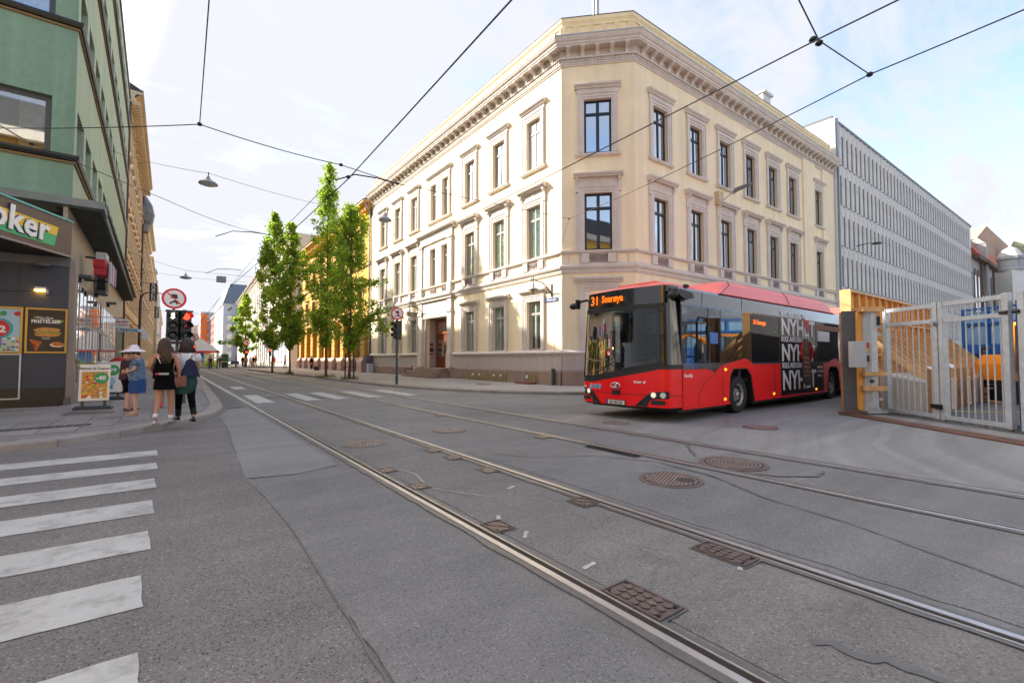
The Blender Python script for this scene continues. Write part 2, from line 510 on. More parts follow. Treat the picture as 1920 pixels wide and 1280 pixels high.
# swept tyre arcs on the light asphalt by the gate
asph_sweep = asphalt('asphalt_swept', (0.284, 0.271, 0.256), 0.27, 0.07, speck_scale=90)
def add_sweeps(m, c, amt):
    t = m.node_tree; b = t.nodes['Principled BSDF']
    src = b.inputs['Base Color'].links[0].from_socket
    geo = nn(t, 'ShaderNodeNewGeometry')
    s_ = nn(t, 'ShaderNodeVectorMath', operation='SUBTRACT'); s_.inputs[1].default_value = (c[0], c[1], 0)
    t.links.new(geo.outputs['Position'], s_.inputs[0])
    l_ = nn(t, 'ShaderNodeVectorMath', operation='LENGTH'); t.links.new(s_.outputs[0], l_.inputs[0])
    n2_ = nn(t, 'ShaderNodeTexNoise'); n2_.inputs['Scale'].default_value = 0.25; t.links.new(geo.outputs['Position'], n2_.inputs['Vector'])
    ad = nn(t, 'ShaderNodeMath', operation='MULTIPLY_ADD'); t.links.new(n2_.outputs['Fac'], ad.inputs[0]); ad.inputs[1].default_value = 1.2; t.links.new(l_.outputs['Value'], ad.inputs[2])
    n = nn(t, 'ShaderNodeTexNoise', noise_dimensions='1D'); n.inputs['Scale'].default_value = 1.6; n.inputs['Detail'].default_value = 5; n.inputs['Roughness'].default_value = 0.6
    t.links.new(ad.outputs[0], n.inputs['W'])
    mr = nn(t, 'ShaderNodeMapRange'); mr.inputs[1].default_value = 0.3; mr.inputs[2].default_value = 0.7; mr.inputs[3].default_value = 1 - amt; mr.inputs[4].default_value = 1 + amt
    t.links.new(n.outputs['Fac'], mr.inputs[0])
    vm = nn(t, 'ShaderNodeVectorMath', operation='SCALE'); t.links.new(src, vm.inputs[0]); t.links.new(mr.outputs[0], vm.inputs['Scale'])
    t.links.new(vm.outputs[0], b.inputs['Base Color'])
add_sweeps(asph_sweep, (13.5, -7.5), 0.16)

def rough(pts, amp=0.03, step=0.25, close=True):
    o_ = []
    n = len(pts)
    for i in range(n if close else n - 1):
        a, b = Vector(pts[i]), Vector(pts[(i + 1) % n])
        k = max(1, min(60, int((b - a).length / step)))
        for j in range(k):
            p = a.lerp(b, j / k)
            if j: p = p + Vector((random.uniform(-amp, amp), random.uniform(-amp, amp)))
            o_.append((p.x, p.y))
    if not close: o_.append(tuple(pts[-1]))
    return o_
def sheet(name, pts, z, mat, kind='structure', parent=None):
    o = MB().poly(pts, z).build(name, mat, parent)
    if not parent: o['kind'] = kind
    return o
def ribbon(name, pts, w, z, mat, wob=0.0):
    mb = MB(); pts = [Vector((p[0], p[1])) for p in pts]; rs = []
    for i, p in enumerate(pts):
        d = (pts[min(i + 1, len(pts) - 1)] - pts[max(i - 1, 0)]).normalized(); nrm = Vector((-d.y, d.x))
        a = w * 0.5 * (1 + random.uniform(-wob, wob)); b = w * 0.5 * (1 + random.uniform(-wob, wob))
        rs.append([(p.x - nrm.x * a, p.y - nrm.y * a, z), (p.x + nrm.x * b, p.y + nrm.y * b, z)])
    mb.rings(rs, 0, caps=False, closed=False)
    # rings make the quads face down or up: keep both fine
    return mb
g_ = MB().quad((-2500, -2500, 0), (2500, -2500, 0), (2500, 2500, 0), (-2500, 2500, 0)).build('ground', asph_base); g_['kind'] = 'structure'
# left, coarse asphalt of the side street
sheet('coarse_asphalt', rough([(0.79, -4), (0.8, 2.0), (0.83, 3.0), (0.86, 4.3), (0.83, 5.3), (0.80, 6.2), (0.85, 8.5), (0.95, 10.6), (1.05, 13.0), (-1, 10.2), (-24, 9.6), (-24, -4)], 0.012, 0.15), 0.004, asph_coarse)
sheet('bluish_asphalt', rough([(0.80, -4), (1.84, -4), (1.84, 6.36), (1.31, 6.15), (0.74, 6.27), (0.83, 5.3), (0.86, 4.3), (0.83, 3.0)], 0.012, 0.15), 0.008, asph_mid)
sheet('light_asphalt_patch', rough([(0.76, 6.32), (1.32, 6.20), (1.86, 6.42), (1.86, 15.4), (1.45, 15.2), (1.05, 13.6), (0.98, 10.6), (0.86, 8.5)], 0.012, 0.15), 0.008, asph_light)
sheet('track_bed_asphalt', rough([(2.22, -4), (3.3, -4), (3.3, 90), (2.22, 90)], 0.006, 0.5), 0.004, asph_track)
sheet('middle_asphalt', rough([(3.66, -4), (4.42, -4), (4.3, 0.3), (4.62, 1.2), (4.85, 2.3), (5.35, 3.3), (5.1, 4.4), (3.9, 5.0), (3.66, 6.2)], 0.02, 0.15), 0.004, asph_mid)
sheet('swept_asphalt', rough([(7.24, -6), (40, -6), (40, 6.0), (20, 7.0), (9.5, 7.4), (7.24, 9.5)], 0.02, 0.3), 0.004, asph_sweep)
sheet('kerbside_dark_asphalt', rough([(1.38, 15.3), (1.86, 15.5), (1.86, 34), (1.72, 34), (1.5, 23)], 0.01, 0.3), 0.008, asph_dark)
sheet('asphalt_repair', rough([(2.5, 19.3), (4.5, 19.6), (4.6, 17.4), (4.0, 17.2)], 0.02, 0.3), 0.006, asph_dark)
for nm, pts, w, wob in [('tar_seam', [(4.42, -2), (4.3, 0.45), (4.5, 0.95), (4.74, 1.5), (4.9, 2.3), (5.3, 3.1), (5.42, 4.0), (5.0, 4.8), (4.2, 5.3), (3.9, 5.9)], 0.022, 0.8),
                       ('tar_seam', [(2.62, 1.02), (2.68, 0.95), (2.66, 0.85), (2.73, 0.76), (2.78, 0.54), (2.80, 0.2), (2.78, -0.6)], 0.07, 0.5),
                       ('tar_seam', [(0.79, 1.6), (0.80, 2.0), (0.83, 3.0), (0.86, 4.3), (0.83, 5.3), (0.80, 6.2)], 0.014, 0.7),
                       ('tar_seam', [(0.80, 6.25), (1.31, 6.16), (1.85, 6.40)], 0.014, 0.7),
                       ('tar_seam', [(2.2, 6.55), (2.8, 6.35), (3.35, 6.9)], 0.014, 0.7),
                       ('tar_seam', [(6.2, 3.9), (6.6, 4.25), (7.05, 4.6)], 0.05, 0.6),
                       ('tar_seam', [(5.75, 3.0), (5.95, 2.6), (6.3, 2.35), (6.6, 2.4)], 0.05, 0.6)]:
    dens = []
    for a, b in zip(pts[:-1], pts[1:]):
        k = max(2, int((Vector(a) - Vector(b)).length / 0.07))
        dens += [(a[0] + (b[0] - a[0]) * i / k + random.uniform(-1, 1) * w * 0.12, a[1] + (b[1] - a[1]) * i / k + random.uniform(-1, 1) * w * 0.12) for i in range(k)]
    dens.append(pts[-1])
    o = ribbon(nm, dens, w, 0.0099, tar, wob).build(nm, tar); o['kind'] = 'structure'
# four tram rails
RAILS = [(2.05, -1, 'nearest tram rail, outer rail of the near track beside the coarse asphalt'), (3.49, 1, 'second tram rail from the left, inner rail of the near track'),
         (5.65, -1, 'third tram rail, inner rail of the far track passing the round manhole covers'), (7.10, 1, 'farthest tram rail, running nearest the bus')]
for x, sg, lab in RAILS:
    t = root('tram_rail', (x, 2, 0), 0, lab, 'tram rail', 'tram rails set in the street')
    ys = [-5, 0, 1, 2, 3, 4, 5, 6, 8, 10, 13, 17, 22, 30, 40, 60, 90]
    def strip(a, b, z0, z1, m, nm, slope=0.0):
        mb = MB()
        for y0, y1 in zip(ys[:-1], ys[1:]):
            mb.box(x + min(a * -sg, b * -sg), x + max(a * -sg, b * -sg), y0, y1, z0, z1)
        mb.build(nm, m, t)
    strip(-0.024, 0.022, 0.0, 0.0150, railm, 'rail_head')
    strip(0.023, 0.070, 0.0, 0.0092, railbrown, 'groove')
    strip(0.071, 0.082, 0.0, 0.0146, railm, 'guard_lip')
    for s0, s1 in ((-0.075, -0.025), (0.083, 0.125)):
        dens = [(x - sg * (s0 + s1) / 2 + random.uniform(-.008, .008), y * 0.2) for y in range(-20, 120)] + [(x - sg * (s0 + s1) / 2, y) for y in range(25, 90, 5)]
        ribbon('s', dens, s1 - s0 + 0.01, 0.0096, tar, 0.22).build('tar_joint', tar, t)
# ---- road markings
pw = paint_mat('road_paint', (0.54, 0.54, 0.52), (0.30, 0.29, 0.28), 0.75)
pw2 = paint_mat('worn_road_paint', (0.50, 0.50, 0.48), (0.24, 0.23, 0.22), 0.9)
z_ = root('zebra_crossing', (-1, 5, 0), 0, None, None); z_['kind'] = 'structure'
for y0, y1 in [(8.6, 9.07), (7.56, 8.0), (6.47, 6.96), (5.41, 5.92), (4.41, 4.89), (3.42, 3.92), (2.42, 2.91), (1.4, 1.9)]:
    xr = -0.1 + random.uniform(-.02, .02)
    MB().poly(rough([(-9, y0), (xr + 0.03, y0), (xr, y1), (-9, y1)], 0.007, 0.12), 0.009).build('stripe', pw, z_)
z2 = root('worn_zebra_crossing', (4, 18.5, 0), 0); z2['kind'] = 'structure'
for x0, m in [(2.28, pw), (3.72, pw2), (4.65, pw2), (5.85, pw2), (7.3, pw2)]:
    MB().poly(rough([(x0, 16.6), (x0 + 0.52, 16.6), (x0 + 0.5, 20.4), (x0 + 0.02, 20.4)], 0.02, 0.25), 0.0128).build('stripe', m, z2)
z3 = root('street_arrow_marking', (3, 30, 0)); z3['kind'] = 'structure'
MB().poly([(2.45, 24.6), (2.95, 24.6), (2.95, 27), (2.45, 27)], 0.0128).build('marking', pw, z3)
MB().poly([(4.5, 30), (4.62, 30), (4.62, 62), (4.5, 62)], 0.0128).build('marking', pw2, z3)
MB().poly([(5.0, 38), (8.4, 40.5), (8.4, 40.9), (5.0, 38.4)], 0.0128).build('marking', pw2, z3)
# dabs of surveyors' paint
for k, (x, y, a, lab) in enumerate([(2.34, 2.28, 0.2, 'short white paint dab beside the big rusty hatch at the near rail'), (2.38, 3.42, 1.0, 'small white paint dab above the square hatch at the near rail'), (2.34, 2.98, 0.8, 'small white paint dab below the square hatch at the near rail'),
                     (3.05, 4.15, 0.4, 'white paint dab left of the second rail among the hatches'), (3.16, 1.66, 0.5, 'white paint dash by the rusty hatch of the second rail')]):
    o = MB(TR(x, y, 0) @ Matrix.Rotation(a, 4, 'Z')).poly(rough([(-.07, -.015), (.07, -.02), (.08, .015), (-.06, .02)], .004, .03), 0.0085).build('paint_dab', pw)
    tag(o, lab, 'paint mark', 'paint dabs on the asphalt')
dens = [(2.25 + 0.12 * math.sin(t_ * 7) + 0.35 * t_, 5.9 - 1.9 * t_) for t_ in [i / 24 for i in range(25)]]
o = ribbon('c', dens, 0.018, 0.0085, pw2, 0.4).build('chalk_line', pw2); tag(o, 'wavy pale chalk line on the asphalt between the two near rails', 'chalk line')

# ---- manholes and hatches
studm = M_('polished_stud_iron', (0.40, 0.33, 0.30), 0.45, 0.4, var=.25, scale=9)
lidm = M_('dirty_lid_iron', (0.075, 0.055, 0.05), 0.8, 0.1, var=.25, scale=9)
def manhole(x, y, r, iron_m, lab, pattern=0, rz=0.0):
    t = root('manhole_cover', (x, y, 0.004), rz, lab, 'manhole cover', 'round manhole covers in the street')
    M0 = WM[t.name]
    MB().lathe([(r * 1.0, 0.0), (r, 0.008), (r * 0.985, 0.0115), (r * 0.88, 0.0115), (r * 0.87, 0.008)], n=40).build('frame', iron_m, t, M0)
    MB().lathe([(r * 0.855, 0.0), (r * 0.855, 0.009)], n=36).build('lid', lidm if iron_m is not castred else castred, t, M0)
    mb = MB()
    if pattern == 0:
        for k, rr in enumerate([0.2, 0.36, 0.52, 0.66, 0.79]):
            n = int(6 + rr * 34)
            for i in range(n):
                a = 2 * math.pi * i / n + k
                q = Matrix.Rotation(a, 3, 'Z')
                mb.obox(q @ Vector((rr * r, 0, 0.010)), (0.08 * r, 0.10 * r, 0.009), q)
    elif pattern == 1:
        for i in range(-9, 10):
            for j in range(-7, 8):
                px_, py_ = i * 0.085 * r, j * 0.11 * r
                if math.hypot(px_, py_) < 0.8 * r and not (j < -1 and math.hypot(px_ - 0.1 * r, py_ + 0.45 * r) < 0.3 * r):
                    mb.obox((px_, py_, 0.010), (0.05 * r, 0.075 * r, 0.009), Matrix.Rotation(0.3, 3, 'Z'))
    else:
        for q4 in range(4):
            for k in range(1, 8):
                for s_ in range(-k, k + 1):
                    a = q4 * math.pi / 2 + s_ * 0.78 / max(k, 1) * 0.92
                    q = Matrix.Rotation(a, 3, 'Z')
                    mb.obox(q @ Vector((k * 0.108 * r, 0, 0.010)), (0.05 * r, 0.055 * r, 0.010), q)
    o = mb.build('raised_studs', studm, t, M0); o['kind'] = 'stuff'
    for a in (0.2, 0.2 + math.pi):
        MB().cyl((math.cos(a) * .8 * r, math.sin(a) * .8 * r, 0.009), (math.cos(a) * .8 * r, math.sin(a) * .8 * r, 0.0125), 0.035 * r / .33, n=8).build('key_hole', iron, t, M0)
dustm = M_('dusty_cast_iron', (0.22, 0.19, 0.175), 0.65, 0.3, var=0.2, scale=8, bump=0.1, bscale=80, fine=0.12)
manhole(2.64, 7.72, 0.37, dustm, 'dusty round manhole cover just right of the nearest rail, left of the second rail', 0)
manhole(4.49, 8.14, 0.33, dustm, 'dusty round manhole cover beyond the second rail, in the middle of the road', 0, 1)
manhole(4.75, 3.30, 0.36, castiron, 'brown manhole cover half filled with tar, nearer of the two before the bus', 1, 0.4)
manhole(6.15, 3.30, 0.43, castiron, 'large brown manhole cover with quartered studs between the two far rails', 2, 0.8)
manhole(9.80, 4.68, 0.33, castred, 'rusty red manhole cover beside the front wheel of the bus', 0, 0.3)
manhole(7.95, 6.9, 0.30, dustm, 'manhole cover in the shade beneath the front corner of the bus', 0, 0.3)
def hatch(x, y, w, l, rz, mm, lab, grp='small iron hatches beside the rails', big=False):
    t = root('track_hatch', (x, y, 0.0085), rz, lab, 'iron hatch', grp)
    M0 = WM[t.name]
    MB().box(-w / 2 - .018, w / 2 + .018, -l / 2 - .018, l / 2 + .018, 0, 0.002).build('tar_surround', tar, t, M0)
    MB().box(-w / 2, w / 2, -l / 2, l / 2, 0, 0.004).build('plate', mm, t, M0)
    mb = MB()
    mb.box(-w / 2, w / 2, -l / 2, -l / 2 + .012, 0.0, 0.0115); mb.box(-w / 2, w / 2, l / 2 - .012, l / 2, 0, 0.0115)
    mb.box(-w / 2, -w / 2 + .012, -l / 2 + .012, l / 2 - .012, 0.0, 0.0115); mb.box(w / 2 - .012, w / 2, -l / 2 + .012, l / 2 - .012, 0, 0.0115)
    mb.build('rim', mm, t, M0)
    for a, b in ((-1, -1), (1, 1), (-1, 1), (1, -1)):
        c = (a * (w / 2 - .035), b * (l / 2 - .035), 0.008)
        MB().cyl(c, (c[0], c[1], 0.012), 0.012, n=8).build('bolt', iron, t, M0)
    if big:
        mb = MB()
        rnd = random.Random(5)
        for i in range(3):
            for j in range(5):
                cx, cy = (i - 1) * w * 0.27 + (0.03 * w if j % 2 else -0.03 * w), (j - 2) * l * 0.165
                mb.lathe([(0.95, 0.008), (0.9, 0.0118), (0.05, 0.0118)], n=7) if False else None
                pts = [(cx + math.cos(k * math.pi / 3 + .3) * w * 0.125, cy + math.sin(k * math.pi / 3 + .3) * l * 0.078) for k in range(6)]
                mb.prism(pts, 0.008, 0.0115)
        o = mb.build('raised_pattern', mm, t, M0); o['kind'] = 'stuff'
    else:
        mb = MB().beam((-w * .3, -l * .3, .0085), (w * .3, l * .3, .0085), .012, .004).beam((-w * .3, l * .3, .0085), (w * .3, -l * .3, .0085), .012, .004)
        mb.build('cross_rib', mm, t, M0)
    return t
sandiron = M_('sandy_iron', (0.30, 0.235, 0.195), 0.6, 0.25, var=0.2, scale=8, bump=0.1, fine=0.1)
yiron = M_('yellowed_iron', (0.42, 0.34, 0.20), 0.65, 0.1, var=0.2, scale=8, bump=0.1, fine=0.1)
for x, y, m, lab in [(2.26, 5.72, sandiron, 'upper of two sandy hatches right against the nearest rail'), (2.26, 4.80, sandiron, 'lower of two sandy hatches right against the nearest rail'),
                  (2.26, 3.26, castiron, 'small brown square hatch at the nearest rail, closer to the camera than the sandy pair'), (3.30, 5.86, sandiron, 'sandy hatch at the second rail, middle one of three in a row'),
                  (3.30, 6.50, sandiron, 'farthest sandy hatch at the second rail'), (3.29, 4.95, sandiron, 'sandy hatch at the second rail, nearest of three in a row'),
                  (3.31, 3.30, castiron, 'small brown hatch touching the second rail, alone'), (5.46, 6.45, yiron, 'yellowish hatch at the third rail nearest the middle'),
                  (5.46, 10.4, yiron, 'yellowish hatch far up the third rail')]:
    hatch(x, y, 0.19, 0.24, 0, m, lab)
hatch(2.26, 1.78, 0.22, 0.42, 0, castiron, 'large rusty brick-patterned hatch beside the nearest rail', 'large patterned hatches', True)
hatch(3.27, 1.83, 0.20, 0.40, 0, castiron, 'large rusty patterned hatch beside the second rail', 'large patterned hatches', True)
hatch(5.47, 4.85, 0.10, 1.0, 0, iron, 'long narrow black drain slot along the third rail', None)

# ---- left pavement with its rounded kerb
KL = [(-24, 9.9), (-8, 10.0), (-3.2, 10.05), (-2.0, 10.15), (-1.4, 10.38), (-0.85, 10.82), (-0.11, 11.6), (0.5, 12.45), (1.02, 13.6), (1.26, 15.2), (1.34, 17.6), (1.46, 23.4), (1.73, 34.6), (1.9, 45.3), (2.0, 78)]
def resample(pts, step):
    o_ = [Vector(pts[0])]; acc = 0
    for a, b in zip(pts[:-1], pts[1:]):
        a, b = Vector(a), Vector(b); L = (b - a).length; t_ = step - acc
        while t_ <= L:
            o_.append(a.lerp(b, t_ / L)); t_ += step
        acc = L - (t_ - step)
    return o_
def smooth(pts, it=2):
    for _ in range(it):
        q = [pts[0]]
        for a, b in zip(pts[:-1], pts[1:]):
            q += [tuple(Vector(a).lerp(Vector(b), .25)), tuple(Vector(a).lerp(Vector(b), .75))]
        pts = q + [pts[-1]]
    return pts
sl = sheet('left_pavement', [(p[0] - .1 if p[1] > 12 else p[0], p[1] + .1) for p in smooth(KL)] + [(-6, 78), (-24, 40)], 0.108, pave_l)
def kerb_line(name, pts, step, w, inward, mat, h=0.125, first=0, last=10 ** 6, limit=160, parent=None):
    pp = resample(smooth(pts), step)
    for i in range(len(pp) - 1):
        if not (first <= i < last): continue
        a, b = pp[i], pp[i + 1]
        d = (b - a).normalized(); n_ = Vector((-d.y, d.x)) * inward
        g = 0.006
        hh = h + random.uniform(-.003, .003)
        a2, b2 = a + d * g, b - d * g
        mb = MB()
        lo = [(a2.x, a2.y), (b2.x, b2.y), (b2.x + n_.x * w, b2.y + n_.y * w), (a2.x + n_.x * w, a2.y + n_.y * w)]
        ch = 0.02
        hi = [(a2.x + n_.x * ch, a2.y + n_.y * ch), (b2.x + n_.x * ch, b2.y + n_.y * ch), lo[2], lo[3]]
        mb.rings([[(p[0], p[1], 0) for p in lo], [(p[0], p[1], hh - ch) for p in lo], [(p[0], p[1], hh) for p in hi]])
        mb.build('kerb_stone', mat, parent, fix=True)
kerb_line('k', [p for p in KL if p[1] < 46][1:], 0.95, 0.30, 1, kerbm, parent=sl)
MB().poly([(p.x, p.y) for p in resample(smooth(KL[11:]), 2)] + [(1.7, 78), (1.0, 23.4)], 0.118).build('kerb_run', kerbm, sl)
# paving slabs near the corner, laid along the kerb direction
rnd = random.Random(3)
def inside_left(x, y):
    return y > 11.2 + max(0, (x + 1.0)) * 1.25 and x < 0.98 and y < 19 and x > -6
slabme = {}
for i in range(14):
    for j in range(14):
        x = -6 + i * 0.52 + 0.26; y = 10.75 + j * 0.62 + 0.31
        ok = all(inside_left(x + a * .27, y + b * .32) for a in (-1, 1) for b in (-1, 1))
        if not ok or (y > 17.6 and x < -2.4): continue
        k = rnd.randrange(4)
        if k not in slabme:
            mm = asphalt('slab_%d' % k, tuple(c * (0.92 + 0.055 * k) for c in (0.285, 0.27, 0.26)), 0.25, 0.12, sc=2.5, speck_scale=95)
            slabme[k] = MB().rings([[(a * .254, b * .304, 0) for a, b in ((-1, -1), (1, -1), (1, 1), (-1, 1))], [(a * .254, b * .304, .012) for a, b in ((-1, -1), (1, -1), (1, 1), (-1, 1))], [(a * .248, b * .298, .016) for a, b in ((-1, -1), (1, -1), (1, 1), (-1, 1))]]).mesh('slab', mm)
        inst('paving_slab', slabme[k], sl, TR(x, y, 0.1085 + rnd.uniform(0, .002)))
mb = MB()
for i in range(30):
    for j in range(5):
        x = -4.3 + i * 0.16; y = 10.55 + j * 0.1 + 0.0
        if x < -1.9: mb.box(x, x + .12, y, y + .05, 0.108, 0.117)
for i in range(24):
    for j in range(5):
        mb.box(-0.75 + j * .12, -0.66 + j * .12, 13.9 + i * .18, 14.03 + i * .18, 0.124, 0.130)
o = mb.build('tactile_ribs', pave_l, sl); o['kind'] = 'stuff'
mb = MB()
for i in range(34):
    for j in range(3):
        mb.box(-5.6 + i * .13, -5.49 + i * .13, 11.75 + j * .11 + i * .012, 11.84 + j * .11 + i * .012, 0.124, 0.131 + rnd.uniform(0, .004))
setts = M_('dark_setts', (0.07, 0.06, 0.06), 0.8, var=0.3, scale=8)
o = mb.build('dark_setts', setts, sl); o['kind'] = 'stuff'
# ---- right pavement
KR = [(60, 11.4), (24, 11.5), (15.5, 12.0), (13.6, 12.5), (12.3, 13.4), (11.2, 14.7), (10.3, 16.3), (9.4, 19.2), (8.9, 22.5), (8.7, 26), (8.7, 42), (8.3, 50), (8.0, 70)]
sr = sheet('right_pavement', smooth(KR) + [(16.5, 76), (60, 76)], 0.112, pave)
kerb_line('k', [p for p in KR[1:] if p[1] < 52], 1.2, 0.28, -1, kerbm, h=0.12, parent=sr)
for sp, wd in (((9.3, 9.55), 0.01),):
    pass
mb = MB()
for i in range(8):
    pass
brickm = M_('reddish_kerb_band', (0.22, 0.15, 0.125), 0.85, var=0.2, scale=3, fine=0.1)
pp = smooth([(13.6, 12.9), (12.5, 13.75), (11.5, 15.0), (10.65, 16.5), (9.8, 19.3), (9.3, 22.6), (9.12, 26), (9.1, 42)])
ribbon('b', pp, 0.32, 0.1165, brickm, 0.02).build('brick_band', brickm, sr)
for (x, y, lab) in [(12.9, 19.9, 'rusty oval cover set in the sunny pavement before the entrance')]:
    t = root('pavement_cover', (x, y, 0.116), 0, lab, 'manhole cover'); MB().lathe([(0.4, 0), (0.4, .006), (.36, .008)], n=24).build('lid', castred, t, WM[t.name])
# tree pits and far plaza
plaza = sheet('plaza', [(-30, 80.5), (9, 84), (16, 84.5), (60, 84.5), (60, 400), (-60, 400)], 0.09, pave)
MB().poly([(-30, 80.2), (9, 83.7), (16, 84.2), (60, 84.2), (60, 84.5), (16, 84.5), (9, 84.0), (-30, 80.5)], 0.1).build('kerb_run', M_('dark_kerb_edge', (0.12, 0.1, 0.095), .8), plaza)
lawn = MB().poly([(-9, 84), (6.5, 87), (7.5, 120), (-9, 130)], 0.12).build('lawn', M_('grass_green', (0.13, 0.15, 0.03), 0.9, var=0.3, scale=0.8, fine=0.2)); lawn['kind'] = 'stuff'
# ================================================================= FACADE TOOLS
def wall_mesh(mb, u0, u1, z0, z1, ops, depth=0.25, m=0):
    """wall face at y=0 in a facade frame with reveals running in to y=-depth round each opening"""
    us = sorted(set([u0, u1] + [a for o in ops for a in (o[0], o[1]) if u0 < a < u1]))
    zs = sorted(set([z0, z1] + [a for o in ops for a in (o[2], o[3]) if z0 < a < z1]))
    for i in range(len(us) - 1):
        for j in range(len(zs) - 1):
            uc, zc = (us[i] + us[i + 1]) / 2, (zs[j] + zs[j + 1]) / 2
            if any(o[0] < uc < o[1] and o[2] < zc < o[3] for o in ops): continue
            mb.quad((us[i + 1], 0, zs[j]), (us[i], 0, zs[j]), (us[i], 0, zs[j + 1]), (us[i + 1], 0, zs[j + 1]), m)
    for a, b, c, d in ops:
        mb.quad((a, 0, c), (a, -depth, c), (a, -depth, d), (a, 0, d), m)
        mb.quad((b, -depth, c), (b, 0, c), (b, 0, d), (b, -depth, d), m)
        mb.quad((a, -depth, d), (b, -depth, d), (b, 0, d), (a, 0, d), m)
        mb.quad((a, 0, c), (b, 0, c), (b, -depth, c), (a, -depth, c), m)
    return mb

PROTO = {}
def window_proto(key, w, h, fm, gm, split=0.74, cols=2, frame_=0.07, curtain=0.0, bars=True):
    """meshes for a casement window: frame, and its panes; local x centred, z from the sill, y=0 front of the frame"""
    if key in PROTO: return PROTO[key]
    f = MB(); fr = frame_
    f.box(-w / 2, -w / 2 + fr, -.06, 0, 0, h); f.box(w / 2 - fr, w / 2, -.06, 0, 0, h)
    f.box(-w / 2 + fr, w / 2 - fr, -.06, 0, 0, fr); f.box(-w / 2 + fr, w / 2 - fr, -.06, 0, h - fr, h)
    zt = h * split
    cells = []
    xs = [(-w / 2 + fr) + i * (w - 2 * fr) / cols for i in range(cols + 1)]
    mw = fr * 0.62
    for i in range(1, cols):
        f.box(xs[i] - mw, xs[i] + mw, -.055, .014, fr, zt - mw); f.box(xs[i] - mw, xs[i] + mw, -.055, .010, zt + mw, h - fr)
    if split < 1:
        f.box(-w / 2 + fr, w / 2 - fr, -.055, .022, zt - mw, zt + mw)
        zr = [(fr, zt - mw), (zt + mw, h - fr)]
    else: zr = [(fr, h - fr)]
    s = fr * 0.5
    for i in range(cols):
        a = xs[i] + (mw if i else 0); b = xs[i + 1] - (mw if i < cols - 1 else 0)
        for (c, d) in zr:
            # sash rails of each light
            f.box(a, a + s, -.05, -.008, c, d); f.box(b - s, b, -.05, -.008, c, d); f.box(a + s, b - s, -.05, -.008, c, c + s); f.box(a + s, b - s, -.05, -.008, d - s, d)
            cells.append((a + s, b - s, c + s, d - s))
    panes = []
    for (a, b, c, d) in cells:
        pw_, ph_ = b - a, d - c
        panes.append((MB().box(-pw_ / 2, pw_ / 2, -.004, 0, -ph_ / 2, ph_ / 2).mesh('pane', gm), ((a + b) / 2, -.028, (c + d) / 2)))
    cur = None
    PROTO[key] = (f.mesh('frame', fm), panes, cur)
    return PROTO[key]
def put_window(parent, F, u, z, proto, y=-0.14, name='window', tilt=True):
    fm, panes, _ = proto
    w = inst(name, fm, parent, F @ TR(u, y, z))
    for me, (px_, py_, pz_) in panes:
        rr = Matrix.Rotation(random.gauss(0, .004), 4, 'X') @ Matrix.Rotation(random.gauss(0, .006), 4, 'Z') if tilt else Matrix.Identity(4)
        inst('pane', me, w, F @ TR(u + px_, y + py_, z + pz_) @ rr)
    return w

def offset_path(path, d):
    pts = [Vector(p) for p in path]; o_ = []
    for i, p in enumerate(pts):
        ns = []
        if i > 0:
            a = (p - pts[i - 1]).normalized(); ns.append(Vector((a.y, -a.x)))
        if i < len(pts) - 1:
            a = (pts[i + 1] - p).normalized(); ns.append(Vector((a.y, -a.x)))
        n_ = sum(ns, Vector((0, 0))).normalized()
        k = 1 / max(0.3, n_.dot(ns[0]))
        o_.append(p + n_ * d * k)
    return o_
def moulding(mb, path, prof, m=0):
    """profile [(out,z)...] swept along the path with mitred corners; outward is right of travel"""
    rs = []
    cols = [offset_path(path, o_) for o_, z in prof]
    for i in range(len(path)):
        rs.append([(cols[k][i].x, cols[k][i].y, prof[k][1]) for k in range(len(prof))])
    return mb.rings(rs, m, caps=True, closed=True)

# ================================================================= CORNER BUILDING
cb = root('corner_building', (17.5, 17.5, 0), 0, 'cream three storey corner building with lilac grey window surrounds and bracketed cornice', 'building')
XE, YE = 42.3, 43.3
PATH = [(15.4, YE), (15.4, 16.7), (17.9, 14.2), (XE, 14.2)]
FL = frame(15.4, 16.7, 0, 1)      # u = Y-16.7
FC = frame(17.9, 14.2, -1, 1)     # chamfer, u 0..3.54
FR = frame(17.9, 14.2, -1, 0)     # u = -(X-17.9)
CH = 2.5 * math.sqrt(2)
# window columns
L3 = [(18.88, 1.16), (22.12, 1.14), (25.37, 1.12), (28.68, 0.85), (30.45, 0.85), (33.8, 1.08), (37.05, 1.08), (40.4, 1.08)]
cL = [y - 16.7 for y, w in L3]
LS = [0, 1, 2, 5, 6, 7]
cR = [-(x - 17.9) for x in (19.9, 23.1, 26.1, 29.1, 32.1, 35.05, 39.4)]
Ztop = 16.1
ZW3, HW3 = 11.48, 2.66
ZW2, HW2 = 6.68, 2.8
ZW1, HW1 = 1.86, 2.56
WW = 1.16
opsL, opsR, opsC = [], [], []
for u in [cL[i] for i in LS]:
    opsL += [(u - WW / 2, u + WW / 2, z, z + h) for z, h in ((ZW3, HW3), (ZW2, HW2), (ZW1, HW1))]
for u in (cL[3], cL[4]):
    opsL += [(u - .42, u + .42, ZW3, ZW3 + HW3), (u - .42, u + .42, ZW2, ZW2 + HW2 - .1)]
opsL.append((11.7, 14.8, 0.45, 4.34))
for u in cR:
    opsR += [(u - WW / 2, u + WW / 2, z, z + h) for z, h in ((ZW3, HW3), (ZW2, HW2), (ZW1, HW1))]
uc = CH / 2
opsC += [(uc - .66, uc + .66, z, z + h) for z, h in ((ZW3, HW3), (ZW2, HW2))]
wall_mesh(MB(FL), 0, YE - 16.7, 0, Ztop, opsL).build('wall', cream, cb)
